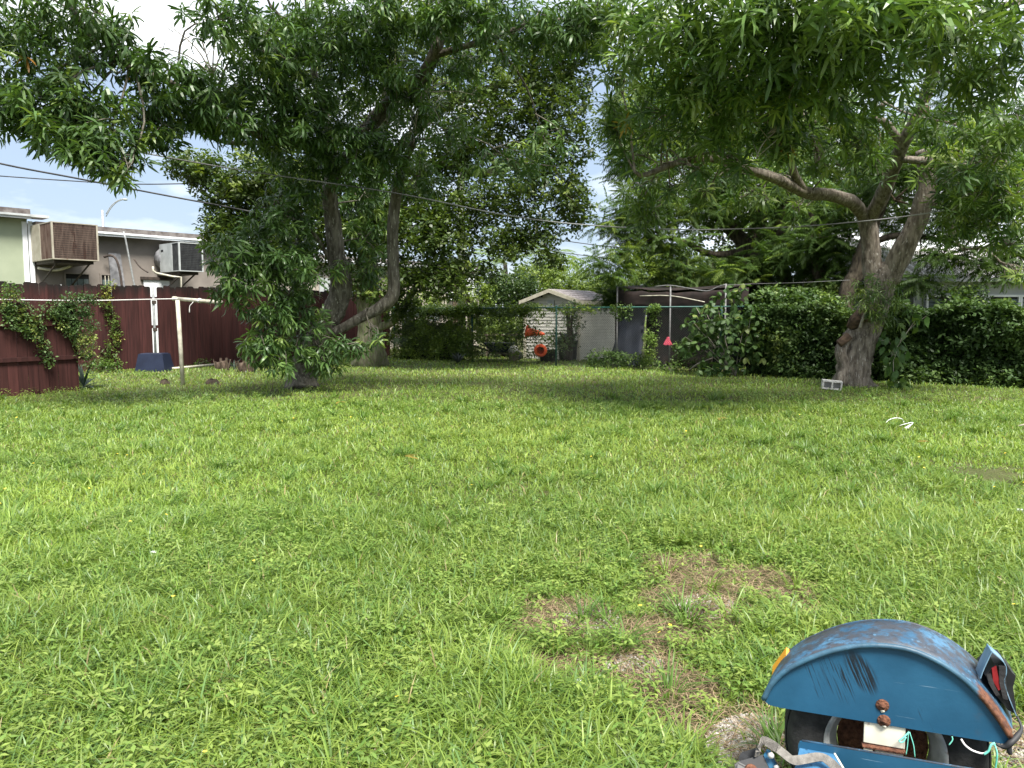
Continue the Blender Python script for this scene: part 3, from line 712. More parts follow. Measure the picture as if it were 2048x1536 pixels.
ac_unit('air_conditioner', 'large rusty brown air conditioner beside the green building', bs(115, 3.0), bs(207, 3.0), 3.0, 4.98, zz(520, 24.1), zz(446.5, 24.1), M['ac_beige'], M['rust_grille'], 0.45, 34)
a2 = ac_unit('air_conditioner', 'grey air conditioner with dark grilles and a wrapped duct', bs(365, 3.0), bs(413, 3.0), 3.0, 4.5, zz(543, 26.9), zz(486, 26.9), M['ac_grey'], M['dark_grille'], 0.62, 16)
s_ = bs(365, 3.0)
MB().tube([BP(s_ + 0.45, 4.45, zz(514, 27)), BP(s_ + 0.44, 4.7, zz(513, 27)), BP(s_ + 0.43, 4.99, zz(515, 27))], [0.47, 0.5, 0.44], 14, res=4, lump=0.06).build('duct_wrap', M['foil'], a2)
bg = MB(); bbox(bg, s_ - 0.006, s_ - 0.002, 4.2, 4.38, zz(502, 27), zz(498, 27)); bg.build('badge', M['black_plastic'], a2)

# street lamp far beyond the roof
sl = empty('street_lamp', W(213, 600, 58), 'tall grey street lamp with a curved arm above the flat roof', 'street lamp')
gz = Vector((W(213, 600, 58).x, 58, 0))
MB().tube([gz, Vector((gz.x, 58, W(212, 420, 58).z))], [0.13, 0.09], 10).build('pole', M['galv'], sl)
MB().tube([W(212, 433, 58), W(222, 416, 58), W(234, 404, 58), W(246, 399, 58)], 0.035, 8, res=5).build('arm', M['galv'], sl)
MB().tube([W(212, 428, 58), W(222, 412, 58), W(234, 402, 58), W(244, 398, 58)], 0.03, 8, res=5).build('arm', M['galv'], sl)
hd = MB(); c = W(250, 399, 58); hd.lathe(c, [(0.0, -0.09), (0.14, -0.06), (0.2, 0.0), (0.12, 0.06), (0.0, 0.08)], 12); hd.build('lamp_head', M['ac_grey'], sl)

# utility pole behind the yard
up = empty('utility_pole', (W(925, 600, 33).x, 33, 0), 'weathered wooden utility pole behind the yard', 'utility pole')
ux = W(923, 600, 33).x; utop = W(923, 178, 33).z
MB().tube([(ux, 33, 0), (ux, 33, utop)], [0.19, 0.13], 14, rough=0.03).build('shaft', M['pole'], up)
arm = MB(); arm.box((ux, 32.83, utop - 0.55), (2.2, 0.09, 0.11)); arm.build('crossarm', M['wood_old'], up)
for dx in (-1.0, -0.5, 0.5, 1.0):
    i_ = MB(); i_.lathe((ux + dx, 32.83, utop - 0.492), [(0.02, 0), (0.02, 0.05), (0.055, 0.06), (0.05, 0.1), (0.06, 0.11), (0.04, 0.17), (0, 0.18)], 10); i_.build('insulator', M['ac_grey'], up)
for px, py in ((901, 188), (949, 213)):
    c = W(px, py, 32.6); h_ = MB(); h_.lathe(c, [(0.0, 0.1), (0.1, 0.09), (0.2, 0.0), (0.17, -0.02), (0.0, -0.03)], 14); h_.tube([c + Vector((0, 0, 0.06)), Vector((ux, 32.9, c.z + 0.1))], 0.025, 6); h_.build('lamp_hood', M['ac_grey'], up)
tm = MB(); tm.tube([(ux - 0.1, 32.62, utop - 2.6), (ux - 0.1, 32.62, utop - 1.8)], 0.2, 16); tm.build('transformer', M['ac_grey'], up)

# ------------------------------------------------------------------ shed
SA = G(1157, 722); ph = R(36); fd = Vector((-math.cos(ph), math.sin(ph), 0)); sd_ = Vector((math.sin(ph), math.cos(ph), 0))
SW, SL, SE, SR = 2.28, 2.6, 2.1, 2.46
shed = empty('garden_shed', SA, 'small cream clapboard shed with a shingled gable roof', 'shed')
def SPt(a, b, z): return SA + fd * a + sd_ * b + Vector((0, 0, z))
core = MB()
pr = [SPt(0.02, 0.02, 0), SPt(SW - 0.02, 0.02, 0), SPt(SW - 0.02, 0.02, SE), SPt(SW / 2, 0.02, SR - 0.05), SPt(0.02, 0.02, SE)]
core.prism(pr, sd_ * (SL - 0.04)); core.build('wall_core', M['black'], shed)
pit = 0.116; z = 0.03
def board(p0, p1, z0, z1, nrm):
    """clapboard between two ground points, its lower edge standing proud"""
    mb = MB(); up_ = Vector((0, 0, 1)); q0, q1 = p0 + up_ * z0, p1 + up_ * z0; r0, r1 = p0 + up_ * z1, p1 + up_ * z1
    mb.add([q0, q1, r1, r0, q0 + nrm * 0.022, q1 + nrm * 0.022, r1 + nrm * 0.006, r0 + nrm * 0.006], [(3, 2, 1, 0), (4, 5, 6, 7), (0, 1, 5, 4), (2, 3, 7, 6), (1, 2, 6, 5), (3, 0, 4, 7)])
    mb.build('plank', M['shed_front'], shed)
while z < SR - 0.12:
    z1 = min(z + pit - 0.004, SR - 0.08)
    if z1 <= SE: a0, a1 = 0.0, SW
    else:
        k = (SR - z1) / (SR - SE); a0, a1 = SW / 2 * (1 - k), SW / 2 * (1 + k)
    board(SPt(a0, 0, 0), SPt(a1, 0, 0), z, z1, -sd_)
    if z1 <= SE: board(SPt(0, SL, 0), SPt(0, 0, 0), z, z1, -fd)
    z += pit
for a, b in ((0.0, 0.0), (SW, 0.0)):
    c_ = MB(); c_.prism([SPt(a + dx, b + dy, 0) for dx, dy in ((-0.045, -0.045), (0.045, -0.045), (0.045, 0.045), (-0.045, 0.045))], (0, 0, SE - 0.02)); c_.build('corner_board', M['shed_trim'], shed)
for sg in (0, 1):
    e0 = -0.13 if sg == 0 else SW + 0.13; ez = SE - 0.04
    r_ = MB(); r_.prism([SPt(e0, -0.16, ez), SPt(SW / 2, -0.16, SR), SPt(SW / 2, -0.16, SR + 0.05), SPt(e0, -0.16, ez + 0.05)], sd_ * (SL + 0.3)); r_.build('roof', M['shed_roof'], shed)
    r_ = MB(); r_.prism([SPt(e0 - (0.01 if sg == 0 else -0.01), -0.2, ez - 0.08), SPt(SW / 2, -0.2, SR - 0.07), SPt(SW / 2, -0.2, SR + 0.062), SPt(e0 - (0.01 if sg == 0 else -0.01), -0.2, ez + 0.052)], sd_ * 0.036); r_.build('barge_board', M['shed_trim'], shed)
fb = MB(); fb.prism([SPt(-0.145, -0.15, SE - 0.14), SPt(-0.145, -0.15, SE + 0.0), SPt(-0.135, -0.15, SE + 0.0), SPt(-0.135, -0.15, SE - 0.14)], sd_ * (SL + 0.25)); fb.build('eave_board', M['shed_trim'], shed)
for k in range(5):   # shingle courses on the slope in view
    t0_, t1_ = k / 5, (k + 1.12) / 5
    a0 = -0.13 + (SW / 2 + 0.13) * t0_; z0_ = SE - 0.04 + (SR - SE + 0.04) * t0_ + 0.056; a1 = -0.13 + (SW / 2 + 0.13) * min(t1_, 1); z1_ = SE - 0.04 + (SR - SE + 0.04) * min(t1_, 1) + 0.053
    c_ = MB(); c_.prism([SPt(a0, -0.15, z0_), SPt(a1, -0.15, z1_), SPt(a1, -0.15, z1_ + 0.008), SPt(a0, -0.15, z0_ + 0.018)], sd_ * (SL + 0.28)); c_.build('shingle', M['shed_roof'], shed)
vt = MB(); vt.prism([SPt(SW / 2 - 0.14, -0.05, SR - 0.62), SPt(SW / 2 + 0.14, -0.05, SR - 0.62), SPt(SW / 2 + 0.14, -0.05, SR - 0.32), SPt(SW / 2 - 0.14, -0.05, SR - 0.32)], sd_ * 0.03); vt.build('vent', M['ac_grey'], shed)

# ------------------------------------------------------------------ tarpaulin shelter right of the shed
def CLP(s, o, z): return CA + CDIR * s + CN * o + Vector((0, 0, z))
sh = empty('tarp_shelter', CLP(cs(1320), 1.4, 0), 'pipe shelter hung with dark blue and brown tarpaulins behind the fence', 'shelter')
sa, sb = cs(1212), cs(1475)
def sheet(name, grid, m, th=0.012):
    """grid of 3D points -> a thin sheet with thickness"""
    nr, nc = len(grid), len(grid[0]); vs = [p for r in grid for p in r]; n = len(vs)
    nrm = (grid[0][-1] - grid[0][0]).cross(grid[-1][0] - grid[0][0]).normalized() * th
    fs = []; idx = lambda r, c: r * nc + c
    for r in range(nr - 1):
        for c in range(nc - 1):
            q = (idx(r, c), idx(r, c + 1), idx(r + 1, c + 1), idx(r + 1, c)); fs += [q, tuple(i + n for i in q[::-1])]
    ed = [idx(0, c) for c in range(nc)] + [idx(r, nc - 1) for r in range(1, nr)] + [idx(nr - 1, c) for c in range(nc - 2, -1, -1)] + [idx(r, 0) for r in range(nr - 2, 0, -1)]
    fs += [(ed[i], ed[i] + n, ed[(i + 1) % len(ed)] + n, ed[(i + 1) % len(ed)]) for i in range(len(ed))]
    mb = MB(); mb.add(list(vs) + [p + nrm for p in vs], fs, True); return mb.build(name, m, sh)
def wob(i, j, a): return a * (math.sin(i * 1.7 + j * 0.9) + math.sin(i * 0.6 - j * 2.1 + 1.3))
NR, NC = 9, 16
blue_e = cs(1262)
sheet('blue_tarp', [[CLP(sa - 0.22 * (r / (NR - 1)) ** 1.5 * (1 - c / 7) + (blue_e - sa) * c / 7, 0.95 - 0.35 * (r / (NR - 1)) + wob(r, c, 0.03), 1.95 * (1 - r / (NR - 1)) + 0.01) for c in range(8)] for r in range(NR)], M['tarp_blue'])
sheet('brown_tarp', [[CLP(blue_e - 0.08 + (cs(1400) - blue_e) * c / (NC - 1), 1.15 + wob(r, c, 0.03), 2.02 * (1 - r / (NR - 1)) + 0.01) for c in range(NC)] for r in range(NR)], M['tarp_brown'])
sheet('roof_tarp', [[CLP(sa + (sb - sa) * c / (NC - 1), 0.7 + 2.6 * r / (NR - 1), 2.42 - 0.1 * math.sin(math.pi * c / (NC - 1)) + 0.12 * math.sin(math.pi * r / (NR - 1)) + wob(r, c, 0.012)) for c in range(NC)] for r in range(NR)], M['tarp_brown'])
sheet('valance_tarp', [[CLP(sa + (sb - sa) * c / (NC - 1), 0.69 + wob(r, c, 0.015), 2.40 - 0.1 * math.sin(math.pi * c / (NC - 1)) - 0.5 * r / 4 - 0.06 * abs(math.sin(c * 1.1))) for c in range(NC)] for r in range(5)], M['tarp_brown'])
back_t = sheet('back_tarp', [[CLP(sa + (sb - sa) * c / (NC - 1), 3.25 + wob(r, c, 0.02), 2.38 * (1 - r / (NR - 1)) + 0.02) for c in range(NC)] for r in range(NR)], M['tarp_blue'])
for px, o in ((1322, 0.55), (1433, 0.55), (1214, 0.6)):
    MB().tube([CLP(cs(px), o, 0), CLP(cs(px), o, 2.47)], 0.024, 8).build('pipe', M['dull_pipe'], sh)
MB().tube([CLP(cs(1290), 0.56, 2.44), CLP(cs(1322), 0.54, 2.46), CLP(cs(1360), 0.55, 2.36), CLP(cs(1395), 0.56, 2.28), CLP(cs(1415), 0.56, 2.38), CLP(cs(1433), 0.55, 2.46)], 0.018, 6, res=4).build('pipe', M['dull_pipe'], sh)
MB().tube([CLP(cs(1260), 0.57, 2.17), CLP(cs(1322), 0.58, 2.16), CLP(cs(1390), 0.58, 1.97)], 0.016, 6, res=3).build('pipe', M['cream_pipe'], sh)
for o in (3.2,):
    for px in (1230, 1430): MB().tube([CLP(cs(px), o, 0), CLP(cs(px), o, 2.4)], 0.024, 8).build('pipe', M['dull_pipe'], sh)

# pink ribbon tied to the shelter pipe
c = CLP(cs(1320), 0.52, 0.8); rb = MB()
for k in range(5):
    a = (k - 2) * 0.25; q = c + CDIR * (0.01 * (k - 2)) - CN * 0.02
    rb.prism([q + Vector((0, 0, 0.14)) + CDIR * 0.012, q + Vector((0, 0, 0.14)) - CDIR * 0.012, q + CDIR * (a * 0.2 - 0.025) + Vector((0, 0, -0.06 - 0.03 * (k % 2))), q + CDIR * (a * 0.2 + 0.025) + Vector((0, 0, -0.08))], -CN * 0.006)
rb.tube([c + Vector((0, 0, 0.13)) - CDIR * 0.04, c + Vector((0, 0, 0.15)) - CN * 0.03, c + Vector((0, 0, 0.13)) + CDIR * 0.04], 0.016, 6)
tag(rb.build('pink_ribbon', M['pink']), 'bright pink ribbon tied to a pipe behind the chain link', 'ribbon')

# ------------------------------------------------------------------ junk behind the chain link fence
def cone(label, base, axis, L=0.6):
    e = empty('traffic_cone', base, label, 'traffic cone', group='orange traffic cones behind the fence')
    body = MB(); body.lathe(base, [(0.165, 0), (0.17, 0.02), (0.15, 0.05), (0.11, L * 0.42), (0.06, L * 0.86), (0.03, L), (0.02, L), (0.05, L * 0.85), (0.1, L * 0.4), (0.145, 0.03)], 24, axis); body.build('cone_body', M['orange'], e)
    for h0, h1 in ((0.3, 0.5), (0.6, 0.74)):
        r = lambda h: (0.151 - (0.151 - 0.03) * h) * 1.0 + 0.006
        b_ = MB(); b_.lathe(base, [(r(h0), L * h0), (r(h1), L * h1)], 24, axis); b_.build('reflective_band', M['reflect'], e)
    fl_ = MB(); q = Vector(axis).normalized().to_track_quat('Z', 'Y').to_matrix(); fl_.lathe(base, [(0.13, -0.015), (0.215, -0.02), (0.22, 0.0), (0.16, 0.018)], 20, axis); fl_.build('base_rim', M['orange'], e)
    return e
c0 = W(1054, 663, 25.6); cone('orange and white banded cone lying on its side against the shrub', c0, Vector((0.96, -0.22, -0.14)))
c1 = W(1081, 701, 25.4); cone('orange cone turned with its open base towards the yard', c1, Vector((0.12, 0.95, 0.18)))
def bin_(label, c, r, h, m, name='plant_tub', n=20):
    e = empty(name, c, label, 'tub' if name != 'trash_bin' else 'bin')
    b = MB(); b.lathe(c, [(0.0, 0.004), (r * 0.82, 0.004), (r, h * 0.94), (r * 1.06, h * 0.95), (r * 1.06, h), (r * 0.96, h), (r * 0.78, 0.03), (0, 0.03)], n); b.build('body', m, e)
    return e
p = G(1136, 722); p.y += 0.1; tb = bin_('black plastic bin standing at the shed corner', p, 0.36, 0.72, M['black_plastic'], 'trash_bin')
ld = MB(); ld.lathe(p + Vector((-0.05, 0, 0.74)), [(0.3, 0), (0.3, 0.03), (0.2, 0.18), (0, 0.24)], 18); ld.build('domed_lid', M['blue_tub'], tb)
p = G(1095, 724); bin_('low black tub beside the fallen orange cone', p, 0.3, 0.42, M['black_plastic'])
p = G(1027, 722); pt = bin_('pale clay pot sitting by the junk pile', p, 0.17, 0.3, M['terracotta'], 'clay_pot')
MB().lathe(p + Vector((0, 0, 0.31)), [(0.19, 0), (0.2, 0.06), (0.12, 0.2), (0, 0.24)], 14).build('stone_cap', M['block'], pt)
wb = empty('wheelbarrow', G(1000, 722), 'dark wheelbarrow tray left among weeds behind the fence', 'wheelbarrow')
o = G(998, 722) + Vector((0, 0.4, 0))
def tub_pts(z, a, b): return [o + Vector((x * a, y * b, z)) for x, y in ((-1, -1), (1, -1), (1, 1), (-1, 1))]
t_ = MB(); lo_, hi_ = tub_pts(0.3, 0.3, 0.2), tub_pts(0.62, 0.55, 0.36); lo2, hi2 = tub_pts(0.33, 0.27, 0.17), tub_pts(0.625, 0.52, 0.33)
t_.add(lo_ + hi_ + lo2 + hi2, [(3, 2, 1, 0), (0, 1, 5, 4), (1, 2, 6, 5), (2, 3, 7, 6), (3, 0, 4, 7), (8, 9, 10, 11), (9, 8, 12, 13), (10, 9, 13, 14), (11, 10, 14, 15), (8, 11, 15, 12), (4, 5, 13, 12), (5, 6, 14, 13), (6, 7, 15, 14), (7, 4, 12, 15)]); t_.build('tray', M['blue_tub'], wb)
for sy in (-0.22, 0.22):
    MB().tube([o + Vector((-1.0, sy * 1.5, 0.55)), o + Vector((-0.3, sy, 0.3)), o + Vector((0.62, sy * 0.4, 0.18))], 0.022, 8).build('handle', M['wood_old'], wb)
    MB().tube([o + Vector((-0.35, sy, 0.3)), o + Vector((-0.42, sy, 0.0))], 0.018, 6).build('leg', M['dark_steel'], wb)
MB().lathe(o + Vector((0.66, -0.04, 0.17)), [(0.05, 0), (0.15, 0), (0.17, 0.02), (0.17, 0.06), (0.15, 0.08), (0.05, 0.08), (0.05, 0)], 18, (0, 1, 0)).build('wheel', M['black_plastic'], wb)
tb_ = empty('work_table', G(1000, 720) + Vector((0.1, 1.6, 0)), 'old plank table behind the chain link fence', 'table'); o = G(1002, 720) + Vector((0, 1.7, 0))
MB().box(o + Vector((0, 0, 0.86)), (1.3, 0.5, 0.05)).build('table_top', M['wood_old'], tb_)
for dx in (-0.55, 0.55):
    for dy in (-0.18, 0.18): MB().box(o + Vector((dx, dy, 0.417)), (0.07, 0.07, 0.83)).build('leg', M['wood_old'], tb_)

# ------------------------------------------------------------------ house on the right
HX0, HX1, HD, EZ = 11.2, 21.0, 21.6, 2.62
ho = empty('white_house', ((HX0 + HX1) / 2, HD, 0), 'pale grey bungalow with white barrel tile roof behind the hedge', 'house')
MB().box(((HX0 + HX1) / 2, HD + 4, 1.29), (HX1 - HX0, 8, 2.58)).build('wall', M['house_wall'], ho)
sl_ = R(20)
rp = MB(); rp.prism([(HX0 - 0.7, HD - 0.55, EZ), (HX0 - 0.7, HD + 4, EZ + 4.55 * math.tan(sl_)), (HX0 - 0.7, HD + 8.55, EZ), (HX0 - 0.7, HD + 8.55, EZ - 0.1), (HX0 - 0.7, HD - 0.55, EZ - 0.1)], (HX1 - HX0 + 0.7, 0, 0)); rf = rp.build('roof', M['white_trim'], ho)
gt = MB(); gt.box(((HX0 + HX1) / 2 - 0.35, HD - 0.6, EZ - 0.06), (HX1 - HX0 + 0.7, 0.09, 0.13), bev=0.01); gt.build('gutter', M['house_wall'], ho)
tl = MB(); prof = [(0.115 * math.cos(math.pi * k / 6), 0.115 * math.sin(math.pi * k / 6) * 0.8) for k in range(7)]; pin = [(0.095 * math.cos(math.pi * k / 6), 0.095 * math.sin(math.pi * k / 6) * 0.76) for k in range(7)]
vs = []; 
for y, f in ((0, 1.0), (0.46, 0.85)):
    vs += [(x * f, y, z * f) for x, z in prof] + [(x * f, y, z * f) for x, z in pin]
fs = []
for k in range(6): fs += [(k, k + 1, 15 + k, 14 + k), (7 + k + 1, 7 + k, 21 + k, 22 + k), (k + 1, k, 7 + k, 8 + k)]
tl.add(vs, fs, False); tlm = tl.mesh('roof_tile'); tlm.materials.append(M['house_tile'])
for r in range(7):
    for c in range(30):
        x = HX0 - 0.56 + c * 0.262; t = r * 0.4 - 0.06
        q = put('roof_tile', tlm, rf, (x, HD - 0.55 + t * math.cos(sl_), EZ + 0.012 + t * math.sin(sl_) + random.uniform(0, 0.006)), 0); q.rotation_euler = (sl_, 0, random.uniform(-0.015, 0.015)); q.parent = rf
def jalousie(px0, px1, z0, z1):
    x0, x1 = (px0 - 1024) / FPX * HD, (px1 - 1024) / FPX * HD
    w = MB().box(((x0 + x1) / 2, HD - 0.012, (z0 + z1) / 2), (x1 - x0, 0.02, z1 - z0)).build('window', M['black'], ho)
    fr = MB()
    for x in (x0 - 0.03, x1 + 0.03): fr.box((x, HD - 0.04, (z0 + z1) / 2), (0.06, 0.075, z1 - z0 + 0.12))
    for z in (z0 - 0.032, z1 + 0.032): fr.box(((x0 + x1) / 2, HD - 0.038, z), (x1 - x0 - 0.004, 0.07, 0.06))
    fr.build('window_frame', M['white_trim'], w)
    n = int((z1 - z0) / 0.1)
    for k in range(n):
        z = z0 + 0.05 + k * 0.1; s_ = MB(); s_.box(((x0 + x1) / 2, HD - 0.045, z), (x1 - x0 - 0.01, 0.008, 0.1), Matrix.Rotation(R(-28), 3, 'X')); s_.build('slat', M['louvre'], w)
for a, b in ((1850, 1893), (1902, 1960), (1972, 2028), (2036, 2090)): jalousie(a, b, 1.15, 2.1)

# ------------------------------------------------------------------ foliage templates
def rosette(n, L, Wd, seed, hang=0.0, dr=(0.5, 1.15)):
    r = random.Random(seed); lv = []
    for k in range(n):
        a = k * 2.399 + r.uniform(-0.3, 0.3); f = k / n
        el = 0.85 - 1.15 * f + r.uniform(-0.25, 0.2) - hang
        lv.append((leaf_tpl(L * r.uniform(0.7, 1.08), Wd * r.uniform(0.85, 1.15), r.uniform(*dr)), rotm(a, el, r.uniform(-0.5, 0.5)), (0, 0, -0.05 * f)))
    return cluster_tpl(lv)
def spray(n, L, Wd, seed, spread=0.1, lf=None):
    r = random.Random(seed); lv = []
    for k in range(n):
        a = r.uniform(0, 6.283)
        lv.append(((lf(L * r.uniform(0.7, 1.15), Wd * r.uniform(0.9, 1.35), r.uniform(0.05, 0.3)) if lf else leaf_tpl(L * r.uniform(0.7, 1.15), Wd * r.uniform(0.8, 1.2), r.uniform(0.05, 0.3), 0.45, 0.8)), rotm(a, r.uniform(-0.9, 0.6), r.uniform(-0.6, 0.6)), [r.uniform(-spread, spread) for _ in range(3)]))
    return cluster_tpl(lv)
def frond(seed, L=0.5, pairs=14, pw=0.024, pl=0.13, droop=0.3):
    """feathery compound leaf: a rachis with paired narrow pinnae"""
    r = random.Random(seed); lv = []
    for k in range(pairs):
        t = (k + 1.2) / (pairs + 1); x = L * t; z = -droop * L * t * t
        ln = pl * (1 - 0.55 * abs(t - 0.4)) * r.uniform(0.85, 1.1)
        for sg in (1, -1): lv.append((leaf2(ln, pw, 0.3), rotm(sg * r.uniform(0.95, 1.25), -0.25 - droop * t * 0.5 + r.uniform(-0.15, 0.1)), (x, 0, z)))
    lv.append((leaf2(L, 0.012, droop), rotm(0, 0), (0, 0, 0)))
    return cluster_tpl(lv)
MANGO = [rosette(8 + s % 7, 0.24 + 0.012 * (s % 4), 0.035, s, 0.06 * (s % 4)) for s in range(14)]
MANGO_HANG = [rosette(7 + s, 0.27, 0.036, 50 + s, 0.5) for s in range(8)]
MANGO_STAR = [rosette(9 + s % 7, 0.25 + 0.012 * (s % 4), 0.033, 70 + s, 0.05 * (s % 3), (0.3, 0.8)) for s in range(14)]
BROAD = [spray(11, 0.115, 0.052, 100 + s, 0.085, leaf2) for s in range(6)]
SMALL = [spray(9, 0.075, 0.04, 150 + s, 0.1, leaf2) for s in range(6)]
FERN = [cluster_tpl([((frond(200 + 7 * s + q)[0:2]), rotm(q * 1.7 + s, 0.3 - 0.22 * q), (0.05 * q, 0, -0.03 * q)) for q in range(4)]) for s in range(5)]

def blob_points(blobs):
    """(px, py, d, rx, ry, rd, n): a crown lobe seen at a photo pixel, at its own distance; radii rx, ry in photo pixels, rd in metres"""
    P, idx = [], []
    for i, (px, py, d, rx, ry, rd, n) in enumerate(blobs):
        c = W(px, py, d); u = RNG.normal(size=(n, 3)); u /= np.linalg.norm(u, axis=1)[:, None]
        r = RNG.random(n) ** 0.45
        q = u * r[:, None] * np.array([rx * d / FPX, rd, ry * d / FPX]) + np.array(c)
        P.append(q); idx.append(np.full(n, i))
    return np.concatenate(P), np.concatenate(idx)
def patch_tint(P, pal, seed=61):
    t = vnoise(P[:, 0] * 1.7 + P[:, 1], P[:, 2] * 1.9, seed) * 0.8 + vnoise(P[:, 0] * 6, P[:, 2] * 6, seed + 1) * 0.35 + 0.35 * RNG.random(len(P)) - 0.25
    k = np.clip((t * len(pal)).astype(int), 0, len(pal) - 1); return np.array(pal)[k] * (0.75 + 0.5 * RNG.random(len(P)))[:, None]
def pick_tint(n, pal, wts):
    k = RNG.choice(len(pal), n, p=np.array(wts) / sum(wts)); return np.array(pal)[k] * (0.8 + 0.4 * RNG.random(n))[:, None]
def copy_cluster(tpl, name, tint_rgb, m, leafvar=0.15):
    tv, tt, ti = tpl
    me = bpy.data.meshes.new(name); me.from_pydata(tv.tolist(), [], tt.tolist()); me.materials.append(m)
    at = me.attributes.new('tint', 'FLOAT_COLOR', 'POINT'); lv = 1 + leafvar * (RNG.random(ti.max() + 1) * 2 - 1)
    c = np.ones((len(tv), 4), np.float32); c[:, :3] = np.array(tint_rgb)[None] * lv[ti][:, None]; at.data.foreach_set('color', c.ravel()); return me
def make_tree(name, label, base, limbs, blobs, tpls, m_bark, m_leaf, pal, wts, scale=(0.85, 1.25), tilt=0.45, twig_n=9, pieces=0, sides=12, extra=None, near_scale=1.0, zmin=0.4, cat='tree', group=None):
    e = empty(name, base, label, cat, group=group)
    nodes = []
    for i, (pts, rad) in enumerate(limbs):
        lp, lr = smooth_path([Vector(p) for p in pts], rad, 6)
        if i: nodes += lp
        else: nodes += lp[len(lp) // 2:]
        big = max(lr) > 0.09
        if big: lp, lr = smooth_path([Vector(p) for p in pts], rad, 12 if i == 0 else 8)
        mb = MB(); mb.tube(lp, lr, (28 if i == 0 else 18) if big else max(7, sides - 3), lump=0.07 if i == 0 else 0.05, rough=0.03 if big else 0.06, ridge=0.16 if big else 0)
        mb.build('trunk' if i == 0 else 'limb', m_bark, e)
    P, idx = blob_points(blobs); ok = P[:, 2] > zmin; P, idx = P[ok], idx[ok]
    if twig_n:
        tw = MB(); N = np.array([tuple(p) for p in nodes])
        for i, b in enumerate(blobs):
            c = W(*b[:3]); k = int(np.argmin(((N - np.array(c)) ** 2).sum(1) + 0.0)); a = Vector(N[k])
            mid = (a + c) / 2 + Vector((random.uniform(-0.2, 0.2), random.uniform(-0.2, 0.2), random.uniform(-0.05, 0.35)))
            L = (c - a).length; tw.tube([a, mid, c], [0.014 + 0.007 * min(L, 3), 0.012 + 0.003 * min(L, 3), 0.010], 5, cap=False, res=3)
            mine = P[idx == i]
            for q in mine[RNG.permutation(len(mine))[:twig_n]]:
                q = Vector(q); s = c.lerp(mid, random.random() * 0.6); m2 = (s + q) / 2 + Vector((random.uniform(-0.1, 0.1), random.uniform(-0.1, 0.1), random.uniform(0.0, 0.15)))
                tw.tube([s, m2, q], [0.012, 0.009, 0.005], 4, cap=False)
        tag(tw.build('branches', m_bark, e), kind='stuff')
    n = len(P); sc = (scale[0] + (scale[1] - scale[0]) * RNG.random(n)) * np.interp(P[:, 1], [10.0, 13.5], [near_scale, 1.0]); tints = pick_tint(n, pal, wts)
    rest = np.ones(n, bool)
    if pieces:                                  # the sprays that show largest are pieces of their own
        dist = np.linalg.norm(P - np.array([0, 0, EYE]), axis=1)
        infr = (np.abs(P[:, 0] / P[:, 1]) < 0.66) & ((P[:, 2] - EYE) / P[:, 1] < 0.40)
        near_ = np.argsort(np.where(infr, dist, 1e6))[:pieces]
        lib = [copy_cluster(tpls[RNG.integers(len(tpls))], 'leaf_spray', pick_tint(1, pal, wts)[0], m_leaf) for _ in range(16)]
        for k in near_:
            o = bpy.data.objects.new('leaf_spray', lib[RNG.integers(len(lib))]); COL.objects.link(o); o.parent = e
            o.location = Vector(P[k]) - Vector(base); o.rotation_euler = (random.gauss(0, tilt * 0.7), random.gauss(0, tilt * 0.7), random.uniform(0, 6.28)); o.scale = (sc[k],) * 3
        rest[near_] = False
    V, T, C = stamp(tpls, P[rest], sc[rest], tints[rest], tilt)
    if extra: V, T, C = join([(V, T, C)] + extra)
    tag(tri_mesh('crown', V, T, m_leaf, C, e), kind='stuff')
    return e

